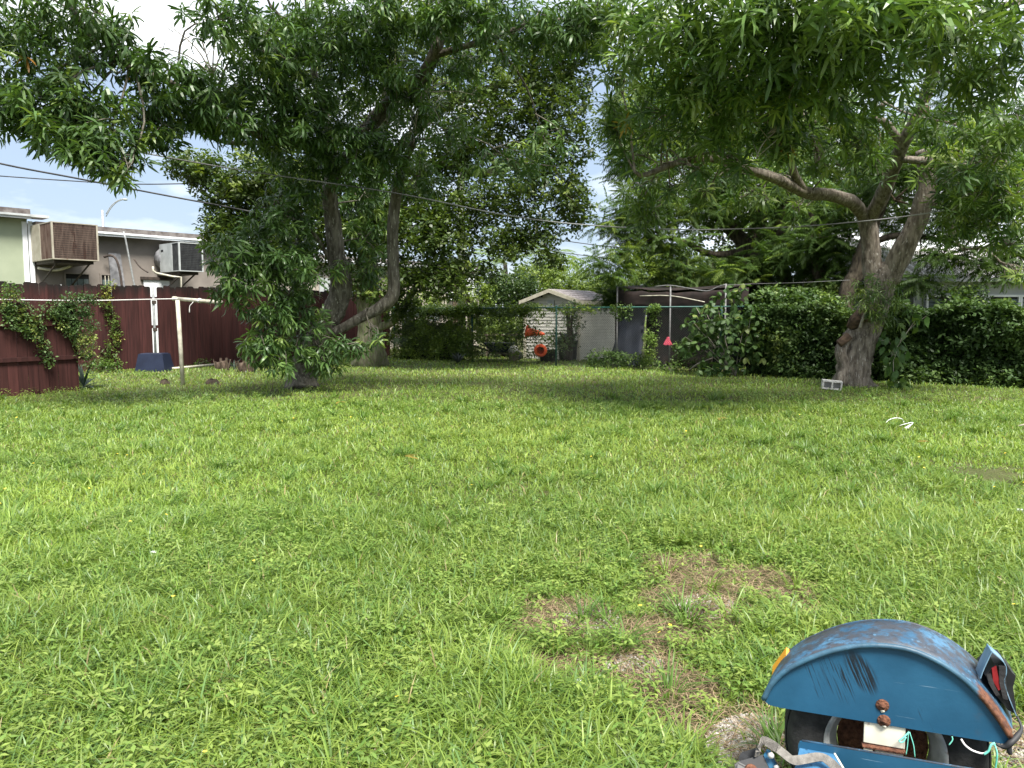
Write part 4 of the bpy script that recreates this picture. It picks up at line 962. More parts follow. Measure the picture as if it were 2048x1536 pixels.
# ------------------------------------------------------------------ left mango tree
pal_l = [(0.048, 0.095, 0.028), (0.07, 0.13, 0.036), (0.105, 0.175, 0.045), (0.18, 0.255, 0.06), (0.4, 0.2, 0.04)]
LB = G(605, 776)
limbs = [
 ([LB + Vector((0, 0, -0.05)), W(604, 745, 17.0), W(616, 705, 17.0), W(640, 665, 17.0), W(668, 620, 17.0), W(682, 575, 17.0), W(672, 510, 16.9), W(664, 440, 16.8), W(658, 380, 16.7), W(672, 330, 16.5)],
  [0.38, 0.31, 0.24, 0.22, 0.235, 0.225, 0.185, 0.168, 0.155, 0.14]),
 ([W(640, 668, 17.0), W(672, 662, 16.9), W(720, 637, 16.8), W(765, 612, 16.7), W(787, 585, 16.7), W(786, 530, 16.7), W(785, 460, 16.6), W(792, 400, 16.6), W(803, 340, 16.4), W(830, 280, 16.0)], [0.08, 0.095, 0.11, 0.13, 0.14, 0.13, 0.12, 0.108, 0.09, 0.06]),
 ([W(668, 345, 16.5), W(630, 300, 16.0), W(585, 280, 15.4), W(530, 270, 14.8), W(470, 255, 14.2), W(410, 245, 13.6), W(350, 225, 13.0)], [0.13, 0.13, 0.115, 0.10, 0.085, 0.06, 0.04]),
 ([W(585, 282, 15.4), W(520, 285, 15.0), W(455, 285, 14.5), W(400, 268, 14.2)], [0.06, 0.05, 0.04, 0.02]),
 ([W(470, 255, 14.2), W(400, 200, 13.2), W(330, 160, 12.6), W(270, 140, 12.2), W(200, 95, 12.0), W(140, 10, 11.7)], [0.06, 0.06, 0.055, 0.045, 0.035, 0.03]),
 ([W(676, 338, 16.5), W(715, 290, 16.2), W(760, 225, 15.8), W(800, 190, 15.5), W(840, 160, 15.2), W(868, 110, 14.9), W(885, 50, 14.7), W(888, -60, 14.4), W(880, -180, 14.2)], [0.135, 0.14, 0.14, 0.135, 0.125, 0.115, 0.11, 0.09, 0.05]),
 ([W(868, 112, 14.9), W(920, 95, 14.7), W(985, 78, 14.5), W(1060, 48, 14.2), W(1140, 40, 13.8), W(1200, 60, 13.6)], [0.06, 0.06, 0.05, 0.04, 0.03, 0.018]),
 ([W(672, 345, 16.5), W(655, 250, 16.2), W(630, 150, 15.8), W(617, 70, 15.5), W(612, -60, 15.2)], [0.10, 0.085, 0.07, 0.055, 0.04]),
 ([W(625, 130, 15.7), W(590, 70, 15.2), W(540, 10, 14.8)], [0.05, 0.04, 0.03]),
 ([W(660, 520, 16.9), W(630, 470, 16.5), W(600, 430, 16.0), W(560, 410, 15.5)], [0.05, 0.04, 0.03, 0.02]),
 ([W(612, 720, 17.0), W(600, 680, 16.3), W(585, 640, 15.8), W(560, 600, 15.4), W(520, 560, 15.0)], [0.03, 0.03, 0.026, 0.02, 0.014]),
]
blobs = [
 (55, 70, 11.8, 110, 100, 1.1, 190), (45, 215, 11.8, 65, 75, 0.8, 95), (150, 215, 11.9, 110, 70, 1.0, 165), (205, 300, 11.6, 75, 50, 0.7, 85), (120, 270, 11.5, 70, 40, 0.7, 55),
 (250, 345, 11.5, 26, 24, 0.3, 10), (235, 110, 12.2, 70, 40, 0.9, 60), (200, 30, 11.8, 60, 40, 0.9, 50), (330, 215, 12.8, 80, 45, 0.8, 80), (410, 205, 13.3, 90, 55, 0.9, 105), (300, 265, 12.6, 60, 25, 0.6, 35),
 (440, 40, 12.6, 80, 45, 0.9, 60), (530, 70, 13.6, 80, 60, 1.0, 75), (480, 170, 13.8, 90, 50, 0.9, 95), (560, 190, 14.4, 80, 60, 0.9, 95), (610, 100, 14.6, 80, 90, 1.0, 110), (640, 220, 15.0, 80, 60, 0.9, 90),
 (680, 60, 14.4, 110, 80, 1.2, 150), (760, 130, 14.6, 90, 70, 1.0, 110), (760, 40, 14.2, 100, 50, 1.0, 95), (730, 290, 15.2, 80, 60, 0.9, 85), (790, 300, 15.6, 70, 50, 0.8, 60), (860, 20, 13.8, 110, 40, 1.0, 85),
 (930, 130, 15.0, 80, 50, 0.9, 55), (960, 30, 14.0, 120, 45, 1.0, 95), (1060, 70, 14.0, 100, 50, 0.9, 75), (1150, 60, 13.6, 80, 50, 0.9, 70), (1195, 25, 13.4, 60, 40, 0.8, 45), (1030, 330, 16.0, 110, 40, 0.9, 45), (900, 270, 15.6, 80, 45, 0.8, 40), (1090, 285, 16.2, 70, 40, 0.7, 25),
 (560, 300, 15.2, 70, 40, 0.8, 50), (590, 375, 15.8, 60, 55, 0.9, 70), (730, 400, 17.8, 60, 70, 0.6, 70), (735, 480, 17.8, 45, 60, 0.6, 50), (550, 450, 15.4, 80, 50, 0.9, 90), (480, 510, 14.8, 65, 50, 0.8, 85), (560, 540, 15.2, 80, 50, 0.8, 95), (470, 570, 14.6, 45, 35, 0.5, 38), (595, 490, 16.4, 45, 50, 0.7, 45),
 (530, 620, 15.0, 50, 40, 0.6, 36), (585, 610, 15.6, 48, 40, 0.6, 36), (690, 530, 16.3, 36, 22, 0.4, 9), (530, 690, 14.9, 46, 40, 0.5, 44), (600, 685, 15.7, 52, 40, 0.6, 34), (630, 650, 16.2, 36, 40, 0.5, 18), (560, 655, 15.4, 46, 40, 0.6, 24), (600, 560, 15.8, 40, 40, 0.6, 26), (690, 690, 15.8, 50, 26, 0.5, 24), (650, 715, 15.9, 40, 30, 0.4, 26), (640, 752, 16.2, 26, 20, 0.3, 12), (740, 540, 16.9, 30, 40, 0.5, 20), (720, 340, 15.9, 60, 50, 0.7, 50), (840, 360, 16.2, 60, 40, 0.7, 34), (650, 300, 15.6, 50, 50, 0.7, 50), (560, 720, 15.0, 30, 22, 0.4, 12), (745, 670, 16.2, 30, 22, 0.4, 8),
 (500, -120, 13.5, 300, 70, 2.0, 70), (850, -130, 14.0, 300, 80, 2.0, 80), (100, -90, 11.5, 200, 60, 1.6, 40),  # unseen lobes above the view, added for shade, sparse to admit light
]
blobs = [b[:6] + (int(b[6] * 0.97),) for b in blobs]
blobs += [(560, 255, 14.4, 90, 40, 0.7, 60), (440, 245, 13.4, 80, 36, 0.7, 50), (340, 150, 12.4, 60, 40, 0.8, 40), (640, 330, 15.8, 40, 40, 0.5, 26), (820, 200, 15.0, 70, 60, 0.8, 50)]
make_tree('mango_tree', 'spreading dark mango tree with a bent double trunk by the maroon fence', LB, limbs, blobs, MANGO + MANGO_HANG, M['bark_left'], M['mango_leaf'], pal_l, [5, 5, 2.2, 0.6, 0.02], (0.8, 1.3), 0.65, 8, 300, 14)

# bark flare and dead twigs
def dead_twigs(label, start, dirs, name='dead_branch'):
    mb = MB()
    for px, py, d, ln in dirs:
        a = Vector(start); b = W(px, py, d); m_ = (a + b) / 2 + Vector((random.uniform(-.1, .1), 0, random.uniform(0, .15)))
        mb.tube([a, m_, b], [0.014, 0.01, 0.005], 5, res=3)
        for k in range(4):
            t = random.uniform(0.35, 0.95); s = a.lerp(b, t); mb.tube([s, s + Vector((random.uniform(-.3, .3), random.uniform(-.2, .2), random.uniform(-.05, .4)))], [0.007, 0.003], 4)
    tag(mb.build(name, M['twig']), label, 'dead branch')
dead_twigs('bare dead branch bristling from the left mango tree limb against the sky', W(425, 150, 13.2), [(330, 45, 12.8, 0), (390, 50, 12.9, 0), (450, 40, 13.0, 0), (300, 90, 12.6, 0), (480, 60, 13.2, 0)])
dead_twigs('bare dead branch hanging under the right mango tree', W(1560, 255, 12.0), [(1500, 235, 11.9, 0), (1512, 318, 11.9, 0), (1535, 268, 11.8, 0), (1600, 225, 12.2, 0)])
dead_twigs('bare dead branch under the big forked limb of the left mango tree', W(845, 185, 15.0), [(900, 165, 14.7, 0), (950, 190, 14.8, 0), (830, 260, 14.8, 0), (880, 240, 14.7, 0), (780, 210, 14.8, 0)])

# ------------------------------------------------------------------ dark tree behind it
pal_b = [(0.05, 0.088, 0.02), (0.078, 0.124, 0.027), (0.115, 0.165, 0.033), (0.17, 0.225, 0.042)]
BB = G(743, 731)
limbs = [
 ([BB + Vector((0, 0, -0.05)), W(742, 712, 24.0), W(741, 670, 24.0), W(737, 600, 24.0), W(733, 540, 24.0), W(738, 460, 24.0), W(750, 350, 23.8), W(770, 220, 23.4), W(790, 90, 23.0)], [0.62, 0.46, 0.40, 0.36, 0.31, 0.27, 0.22, 0.16, 0.1]),
 ([W(742, 655, 24.0), W(765, 652, 23.8), W(790, 640, 23.6), W(815, 600, 23.4), W(850, 540, 23.0)], [0.1, 0.13, 0.12, 0.10, 0.06]),
 ([W(738, 470, 24.0), W(800, 390, 23.5), W(880, 330, 23.0), W(960, 345, 22.4), W(1020, 335, 22.0), W(1090, 300, 21.6)], [0.16, 0.15, 0.13, 0.11, 0.09, 0.05]),
 ([W(735, 520, 24.0), W(660, 420, 23.4), W(560, 380, 22.6), W(440, 350, 21.6)], [0.14, 0.12, 0.08, 0.04]),
 ([W(752, 340, 23.8), W(880, 220, 23.2), W(1000, 170, 22.6), W(1120, 150, 22.0)], [0.14, 0.11, 0.08, 0.04]),
]
blobs = [
 (1000, 230, 22.2, 130, 90, 1.8, 280), (1120, 250, 22.0, 80, 120, 1.6, 270), (1070, 380, 21.8, 110, 70, 1.5, 200), (1150, 410, 22, 40, 60, 0.8, 60), (950, 410, 22.2, 100, 50, 1.4, 150), (880, 480, 22.0, 80, 60, 1.3, 210), (1010, 480, 21.6, 60, 40, 0.9, 80), (1080, 470, 21.6, 60, 35, 0.9, 60),
 (890, 560, 21.8, 55, 45, 1.0, 120), (820, 560, 22.2, 60, 40, 0.9, 90), (840, 430, 22.6, 80, 60, 1.3, 170), (870, 340, 22.8, 90, 60, 1.5, 150), (960, 300, 22.6, 110, 60, 1.4, 150),
 (395, 335, 21.4, 65, 35, 0.9, 120), (470, 385, 21.8, 80, 40, 1.1, 160), (450, 450, 21.6, 55, 35, 0.9, 90), (540, 350, 22.2, 100, 60, 1.4, 200), (520, 470, 22.2, 70, 50, 1.1, 120), (440, 490, 21.4, 40, 25, 0.6, 40),
 (620, 330, 23.2, 90, 90, 1.8, 280), (620, 460, 23.2, 80, 70, 1.4, 220), (700, 450, 23.2, 70, 80, 1.2, 200), (780, 480, 23.2, 50, 80, 1.0, 140), (560, 420, 22.8, 80, 60, 1.4, 160), (580, 540, 23.0, 70, 40, 1.0, 110), (600, 130, 23.6, 120, 110, 2.0, 220), (760, 380, 23.6, 100, 80, 1.6, 220), (730, 200, 23.6, 120, 120, 2.0, 250), (860, 180, 23.2, 110, 100, 1.8, 200), (850, 60, 23.0, 150, 80, 2.0, 200), (1010, 110, 22.6, 120, 80, 1.6, 200), (1120, 120, 22.0, 100, 80, 1.5, 200), (1180, 60, 21.8, 70, 60, 1.2, 110),
 (700, 560, 23.6, 50, 40, 0.9, 60), (800, 620, 23.0, 40, 26, 0.6, 40), (770, 590, 22.6, 40, 25, 0.6, 30), (1100, 520, 21.6, 30, 22, 0.5, 18), (960, 540, 21.6, 40, 25, 0.6, 30),
]
blobs = [b[:6] + (int(b[6] * 1.75),) for b in blobs]
make_tree('shade_tree', 'dark broad-leaved tree with a mossy grey trunk behind the left mango', BB, limbs, blobs, BROAD, M['bark_moss'], M['broad_leaf'], pal_b, [4, 4, 2, 0.6], (1.0, 1.5), 0.6, 6, 0, 14)

# ------------------------------------------------------------------ right mango tree
pal_r = [(0.065, 0.125, 0.034), (0.105, 0.18, 0.045), (0.155, 0.235, 0.055), (0.26, 0.34, 0.085), (0.5, 0.33, 0.08)]
RB = G(1705, 772)
limbs = [
 ([RB + Vector((0, 0, -0.06)), W(1706, 748, 17.2), W(1712, 715, 17.2), W(1722, 680, 17.2), W(1738, 640, 17.2), W(1752, 600, 17.2), W(1765, 560, 17.2), W(1782, 535, 17.2)], [0.43, 0.34, 0.325, 0.32, 0.32, 0.30, 0.29, 0.25]),
 ([W(1752, 590, 17.2), W(1745, 540, 17.3), W(1742, 490, 17.4), W(1735, 450, 17.4), W(1728, 420, 17.4)], [0.18, 0.205, 0.20, 0.195, 0.17]),
 ([W(1775, 560, 17.2), W(1800, 510, 17.0), W(1830, 455, 16.9), W(1848, 400, 16.8), W(1855, 350, 16.7), W(1845, 300, 16.6)], [0.23, 0.235, 0.22, 0.205, 0.175, 0.14]),
 ([W(1730, 435, 17.4), W(1705, 405, 17.0), W(1660, 390, 16.5), W(1610, 385, 16.0), W(1560, 360, 15.4), W(1500, 340, 14.8), W(1430, 318, 14.2), W(1360, 325, 13.8), W(1290, 350, 13.6), W(1270, 345, 13.5)], [0.14, 0.145, 0.13, 0.115, 0.10, 0.085, 0.07, 0.058, 0.042, 0.025]),
 ([W(1610, 385, 16.0), W(1590, 350, 15.6), W(1575, 300, 15.2), W(1580, 250, 14.8)], [0.10, 0.09, 0.07, 0.05]),
 ([W(1738, 440, 17.4), W(1760, 400, 17.0), W(1785, 340, 16.5), W(1805, 290, 16.0), W(1830, 240, 15.5), W(1850, 195, 15.2), W(1870, 130, 14.8), W(1890, 40, 14.5), W(1900, -80, 14.2)], [0.15, 0.16, 0.145, 0.13, 0.12, 0.12, 0.115, 0.10, 0.07]),
 ([W(1805, 290, 16.0), W(1770, 245, 15.6), W(1745, 235, 15.3), W(1770, 205, 15.0)], [0.08, 0.075, 0.065, 0.05]),
 ([W(1800, 318, 16.2), W(1850, 322, 16.0), W(1900, 332, 15.7), W(1950, 330, 15.4), W(2010, 322, 15.0)], [0.07, 0.08, 0.075, 0.06, 0.04]),
 ([W(1852, 410, 16.8), W(1880, 406, 16.6), W(1893, 395, 16.5), W(1895, 375, 16.4), W(1880, 362, 16.3), W(1868, 366, 16.3)], [0.10, 0.085, 0.07, 0.07, 0.06, 0.05]),
 ([W(1893, 400, 16.5), W(1900, 440, 16.3), W(1910, 475, 16.2), W(1925, 500, 16.0)], [0.06, 0.05, 0.04, 0.02]),
 ([W(1870, 120, 14.8), W(1920, 60, 14.0), W(1980, 20, 13.2), W(2060, 0, 12.4)], [0.08, 0.07, 0.06, 0.04]),
 ([W(1885, 60, 14.5), W(1800, 0, 13.2), W(1700, -20, 11.8), W(1600, -10, 10.8)], [0.07, 0.06, 0.05, 0.03]),
 ([W(1578, 260, 14.8), W(1520, 180, 13.6), W(1440, 120, 12.6), W(1380, 90, 11.9)], [0.05, 0.045, 0.035, 0.02]),
]
blobs = [
 (1390, 60, 11.2, 110, 80, 1.1, 190), (1540, 50, 10.3, 110, 80, 1.1, 185), (1660, 45, 10.0, 100, 70, 1.0, 145), (1780, 40, 10.4, 110, 70, 1.1, 165), (1900, 50, 11.2, 110, 80, 1.1, 165), (2010, 90, 11.8, 90, 100, 1.1, 155),
 (1290, 100, 12.2, 70, 90, 1.0, 125), (1440, 170, 11.8, 110, 60, 1.0, 170), (1580, 160, 11.2, 110, 60, 1.0, 155), (1700, 150, 11.4, 110, 60, 1.0, 150), (1820, 140, 12.4, 60, 60, 0.8, 55), (1930, 170, 12.6, 90, 60, 1.0, 105),
 (1320, 220, 13.0, 90, 70, 1.0, 125), (1450, 250, 12.6, 100, 50, 0.9, 130), (1590, 250, 12.4, 100, 50, 0.9, 110), (1690, 250, 13.0, 70, 60, 0.9, 90), (1680, 330, 15.6, 70, 40, 0.8, 50), (1580, 300, 15.6, 60, 36, 0.7, 30), (1380, 275, 13.6, 90, 36, 0.8, 50), (1285, 310, 13.8, 40, 40, 0.6, 30), (1500, 290, 14.0, 70, 26, 0.7, 26),
 (1920, 250, 13.6, 70, 40, 0.9, 65), (2010, 250, 13.6, 70, 60, 0.9, 85), (1990, 330, 14.2, 80, 40, 0.9, 75), (1960, 400, 14.8, 70, 40, 0.8, 65), (2030, 430, 14.6, 60, 50, 0.8, 65), (1970, 455, 15.0, 50, 28, 0.7, 34), (2025, 490, 15.0, 40, 22, 0.6, 20), (1920, 300, 15.0, 50, 35, 0.7, 30), (1740, 330, 15.6, 40, 40, 0.7, 28),
 (1250, 30, 12.6, 60, 50, 0.9, 65), (1235, 150, 13.4, 30, 50, 0.6, 25), (1500, -110, 10.5, 300, 80, 1.6, 60), (1850, -110, 11, 260, 80, 1.8, 60), (2150, 150, 12.5, 100, 160, 1.4, 90),  # lobes above the view are unseen, thinned so more light comes in
]
blobs = [b[:6] + (int(b[6] * (0.46 if b[2] > 11.9 else 0.54)),) for b in blobs]
blobs += [(1350, 330, 15.4, 90, 45, 0.7, 34), (1450, 340, 16.0, 80, 45, 0.7, 34), (1550, 350, 17.0, 80, 50, 0.7, 40), (1640, 390, 17.8, 60, 45, 0.6, 30), (1290, 390, 15.0, 60, 45, 0.6, 30), (1910, 430, 15.6, 50, 60, 0.8, 50), (1990, 390, 14.8, 70, 60, 0.9, 60), (1700, 300, 15.4, 70, 60, 0.9, 50), (1420, 230, 13.2, 140, 80, 1.2, 45), (1620, 230, 13.4, 140, 90, 1.2, 45), (1900, 350, 15.4, 60, 50, 0.8, 40), (1240, 260, 13.8, 40, 80, 0.8, 40), (2030, 550, 15.4, 30, 16, 0.4, 10),
  (1340, 180, 14.5, 120, 100, 1.2, 60), (1480, 150, 14.5, 130, 110, 1.3, 60), (1640, 130, 15, 120, 110, 1.3, 55), (1760, 280, 16.5, 60, 60, 0.8, 34), (1960, 300, 15.8, 90, 80, 1.0, 70), (1300, 430, 15.5, 40, 30, 0.5, 14), (1480, 400, 16.8, 60, 30, 0.6, 22), (1410, 395, 14.6, 22, 26, 0.3, 7), (1340, 385, 14.0, 22, 24, 0.3, 7), (1520, 390, 15.2, 20, 26, 0.3, 7), (1590, 420, 15.8, 20, 22, 0.3, 6),
  (1380, 340, 13.0, 24, 36, 0.4, 9), (1470, 320, 12.6, 26, 34, 0.4, 9), (1560, 300, 12.2, 28, 34, 0.4, 9), (1640, 320, 12.6, 26, 34, 0.4, 9), (1720, 300, 13.2, 26, 34, 0.4, 8), (1920, 350, 13.6, 30, 36, 0.4, 10)]
rt = make_tree('mango_tree', 'mango tree with a thick pale forked trunk in front of the right hedge', RB, limbs, blobs, MANGO_STAR + MANGO_HANG[:3], M['bark_right'], M['mango_leaf'], pal_r, [4, 5, 3, 1.3, 0.03], (0.85, 1.4), 0.65, 8, 300, 16, near_scale=1.22)
# knotty scar, buttress and cut stubs
kn = MB(); kn.tube([W(1700, 655, 17.1), W(1712, 640, 17.0), W(1728, 632, 16.95), W(1744, 640, 16.95)], [0.10, 0.15, 0.15, 0.08], 10, res=4, lump=0.25, rough=0.3); kn.build('knot', M['stub'], rt)
kn = MB(); kn.tube([W(1680, 770, 17.0), W(1690, 735, 17.05), W(1682, 705, 17.05), W(1696, 675, 17.1), W(1712, 660, 17.1)], [0.12, 0.14, 0.13, 0.12, 0.08], 9, res=5, lump=0.15, rough=0.15); kn.build('buttress', M['bark_right'], rt)
kn = MB(); kn.tube([W(1678, 688, 16.95), W(1698, 672, 16.95)], [0.09, 0.10], 9, rough=0.2); kn.build('cut_stub', M['stub'], rt)
kn = MB(); kn.tube([W(1720, 655, 16.8), W(1727, 632, 16.8), W(1734, 618, 16.85)], [0.035, 0.03, 0.025], 7); kn.build('cut_stub', M['twig'], rt)
kn = MB(); kn.tube([W(1852, 212, 15.05), W(1846, 235, 15.1)], [0.07, 0.09], 9, rough=0.2); kn.build('cut_stub', M['stub'], rt)
br_ = MB()
for k in range(7):
    a = W(1790, 400, 16.6); b_ = W(1790 + random.uniform(-20, 30), 395 + random.uniform(-22, 18), 16.4); br_.tube([a, b_], [0.04, 0.01], 4)
br_.build('broken_branch', M['husk'], rt)
ft = MB()
for k in range(6):
    a = k * 1.05 + 0.3; q = RB + Vector((math.cos(a) * 0.62, math.sin(a) * 0.55, -0.03)); ft.tube([q, RB + Vector((math.cos(a) * 0.38, math.sin(a) * 0.34, 0.08)), RB + Vector((math.cos(a) * 0.2, math.sin(a) * 0.18, 0.42))], [0.04, 0.09, 0.1], 7, res=3)
ft.build('root_flare', M['bark_right'], rt)
# narrow-leaved plant growing on the fork, and the yellowing creeper at its foot
def plant(name, label, base, blobs, tpls, m, pal, wts, scale, tilt=0.5, cat='plant', stems=0, zmin=0.01, stem_m=None, stem_r=0.008, group=None, pieces=0, rots=None):
    e = empty(name, base, label, cat, group=group)
    P, idx = blob_points(blobs); P = P[P[:, 2] > zmin]; n = len(P)
    if stems:
        st = MB()
        for q in P[RNG.permutation(n)[:stems]]:
            q = Vector(q); st.tube([Vector(base), Vector(base).lerp(q, 0.5) + Vector((random.uniform(-.08, .08), random.uniform(-.08, .08), 0.08)), q], [stem_r * 1.5, stem_r, stem_r * 0.5], 4, cap=False, res=2)
        tag(st.build('stems', stem_m or M['twig'], e), kind='stuff')
    sc = scale[0] + (scale[1] - scale[0]) * RNG.random(n); rest = np.ones(n, bool)
    if pieces:
        lib = [copy_cluster(tpls[RNG.integers(len(tpls))], 'leaf', pick_tint(1, pal, wts)[0], m) for _ in range(10)]
        near_ = np.argsort(P[:, 1])[:pieces]
        for k in near_:
            o = bpy.data.objects.new('leaf', lib[RNG.integers(len(lib))]); COL.objects.link(o); o.parent = e
            o.location = Vector(P[k]) - Vector(base); o.rotation_euler = (random.gauss(0, tilt), random.gauss(0, tilt), random.uniform(0, 6.28)); o.scale = (sc[k],) * 3
        rest[near_] = False
    if rest.any():
        V, T, C = stamp(tpls, P[rest], sc[rest], pick_tint(n, pal, wts)[rest], tilt)
        tag(tri_mesh('leaves', V, T, m, C, e), kind='stuff')
    return e
NARROW = [rosette(16, 0.26, 0.022, 300 + s, 0.1) for s in range(4)]
HEARTL = [cluster_tpl([(leaf_tpl(0.24, 0.12, 0.3, 0.3, 0.62), rotm(0, -0.9 - 0.1 * s), (0, 0, 0))]) for s in range(4)]
pal_v = [(0.04, 0.085, 0.02), (0.06, 0.115, 0.025), (0.1, 0.17, 0.035), (0.15, 0.21, 0.045)]
plant('air_plant', 'grassy narrow-leaved plant growing on the fork of the right mango', W(1750, 610, 17), [(1745, 575, 16.6, 35, 30, 0.35, 16), (1770, 600, 16.5, 50, 40, 0.35, 24), (1740, 630, 16.6, 30, 25, 0.3, 9), (1715, 590, 16.6, 22, 16, 0.3, 5), (1790, 640, 16.6, 30, 25, 0.3, 8)], NARROW, M['mango_leaf'], pal_r[:4], [3, 4, 3, 1], (0.7, 1.1))
plant('creeper', 'creeper with large yellow-edged leaves hanging at the right mango trunk', W(1790, 700, 16.9), [(1785, 670, 16.8, 30, 30, 0.25, 12), (1790, 720, 16.7, 26, 50, 0.25, 20), (1800, 765, 16.6, 45, 14, 0.25, 14), (1830, 640, 16.9, 26, 20, 0.25, 8)], HEARTL, M['vine_leaf'], [(0.06, 0.12, 0.03), (0.1, 0.17, 0.035), (0.36, 0.34, 0.06)], [4, 3, 1], (0.9, 1.3), 0.45, pieces=54, stems=8)

# ------------------------------------------------------------------ feathery trees behind the hedge
pal_f = [(0.036, 0.07, 0.014), (0.056, 0.1, 0.02), (0.085, 0.145, 0.027), (0.14, 0.2, 0.036)]
def ftree(label, base_px, d, limbs, blobs, wts, sc=(0.9, 1.3)):
    b = Vector((W(base_px, 640, d).x, d, 0))
    limbs = [([b + Vector((0, 0, -0.05))] + limbs[0][0], limbs[0][1])] + limbs[1:]
    make_tree('feathery_tree', label, b, limbs, blobs, FERN, M['bark_dark'], M['feather_leaf'], pal_f, wts, sc, 0.5, 6, 0, 10, group='feathery trees behind the hedge')
ftree('feathery tree with a black leaning trunk behind the tarp shelter', 1555, 25.0, [
  ([W(1545, 600, 25), W(1525, 545, 25), W(1490, 490, 25), W(1460, 455, 25), W(1420, 415, 25), W(1390, 380, 25)], [0.3, 0.26, 0.23, 0.21, 0.2, 0.17, 0.1]),
  ([W(1500, 500, 25), W(1430, 510, 24.6), W(1370, 485, 24.2), W(1320, 470, 23.8)], [0.14, 0.11, 0.08, 0.04]),
  ([W(1440, 430, 25), W(1445, 370, 25), W(1440, 300, 25)], [0.14, 0.10, 0.05])],
 [(1225, 520, 23.6, 45, 36, 0.9, 40), (1250, 440, 24.0, 60, 40, 1.0, 60), (1300, 400, 24.4, 80, 50, 1.2, 90), (1330, 470, 24.2, 70, 40, 1.0, 60), (1370, 540, 24.2, 70, 36, 1.0, 60), (1420, 400, 25, 80, 60, 1.4, 90), (1270, 330, 25.5, 60, 60, 1.2, 80), (1290, 230, 26, 80, 80, 1.4, 120), (1430, 560, 24.4, 50, 22, 0.8, 30), (1240, 260, 26, 40, 60, 1.0, 50)], [3, 4, 3, 2])
ftree('feathery tree with a thick dark trunk between the shelter and the right mango', 1572, 24.0, [
  ([W(1570, 580, 24), W(1562, 520, 24), W(1560, 450, 24), W(1575, 380, 24), W(1590, 300, 24)], [0.28, 0.24, 0.22, 0.2, 0.15, 0.1]),
  ([W(1562, 500, 24), W(1520, 430, 24), W(1490, 370, 24)], [0.1, 0.07, 0.04])],
 [(1530, 400, 24.2, 90, 60, 1.3, 90), (1600, 420, 24, 80, 70, 1.3, 90), (1480, 350, 25, 90, 50, 1.3, 80), (1560, 500, 23.0, 60, 40, 0.8, 40), (1500, 540, 23.2, 60, 36, 0.8, 42), (1610, 540, 22.6, 60, 40, 0.7, 36), (1560, 300, 25.5, 120, 60, 1.5, 110), (1420, 280, 25.5, 110, 70, 1.5, 100), (1640, 250, 25, 110, 80, 1.5, 90)], [5, 4, 2.4, 0.9])
ftree('feathery tree with a ridged brown trunk just left of the right mango', 1640, 22.0, [
  ([W(1640, 600, 22), W(1636, 540, 22), W(1642, 490, 22), W(1660, 430, 22), W(1690, 370, 22)], [0.22, 0.19, 0.18, 0.17, 0.13, 0.08]),
  ([W(1642, 490, 22), W(1625, 440, 22), W(1610, 390, 22)], [0.1, 0.07, 0.04])],
 [(1660, 430, 22, 60, 50, 1.0, 55), (1690, 500, 21.4, 40, 50, 0.8, 40), (1620, 480, 21.6, 50, 40, 0.8, 40), (1700, 370, 22.5, 80, 50, 1.2, 70), (1800, 420, 22.5, 60, 60, 1.2, 60), (1680, 560, 21.4, 40, 30, 0.6, 22)], [5, 4, 2, 0.6])
ftree('feathery tree leaning behind the fork of the right mango', 1695, 20.5, [
  ([W(1690, 600, 20.5), W(1712, 545, 20.5), W(1730, 490, 20.4), W(1760, 420, 20.2), W(1800, 350, 20)], [0.24, 0.21, 0.2, 0.17, 0.12, 0.07]),
  ([W(1730, 490, 20.4), W(1800, 470, 20.2), W(1880, 480, 20), W(1950, 500, 19.6)], [0.09, 0.08, 0.06, 0.03])],
 [(1800, 330, 20, 90, 60, 1.3, 90), (1930, 430, 19.6, 70, 40, 1.0, 50), (1890, 505, 19.4, 50, 30, 0.6, 26), (1990, 520, 19.0, 60, 24, 0.6, 34), (2030, 470, 19.2, 40, 40, 0.8, 34), (1960, 360, 19.6, 100, 60, 1.3, 100), (2020, 260, 19.6, 90, 90, 1.4, 100), (1830, 560, 19.6, 34, 20, 0.5, 12), (1880, 260, 20.5, 80, 80, 1.4, 80)], [5, 4, 2, 0.6])

DB = Vector((W(1500, 640, 29).x, 29, 0))
make_tree('dense_tree', 'dense dark green tree filling the gap behind the feathery trees', DB, [([DB, W(1500, 560, 29), W(1510, 450, 29), W(1500, 330, 29)], [0.3, 0.26, 0.2, 0.1]), ([W(1505, 500, 29), W(1420, 420, 29), W(1350, 370, 29)], [0.14, 0.1, 0.05]), ([W(1508, 480, 29), W(1620, 400, 29), W(1700, 330, 29)], [0.14, 0.1, 0.05])],
 [(1500, 330, 29, 130, 90, 2.0, 330), (1400, 400, 29, 100, 70, 1.8, 230), (1600, 400, 29, 100, 80, 1.8, 260), (1480, 460, 29, 110, 60, 1.6, 230), (1580, 510, 28.5, 110, 50, 1.4, 220), (1680, 450, 28, 80, 90, 1.6, 230), (1350, 300, 29, 90, 80, 1.8, 170), (1460, 530, 28.5, 60, 30, 1.0, 70), (1760, 340, 27, 90, 90, 1.6, 190), (1700, 560, 27, 60, 40, 1.0, 110)], BROAD, M['bark_dark'], M['broad_leaf'], pal_b, [5, 4, 2, 0.5], (1.3, 2.0), 0.6, 5, 0, 10)
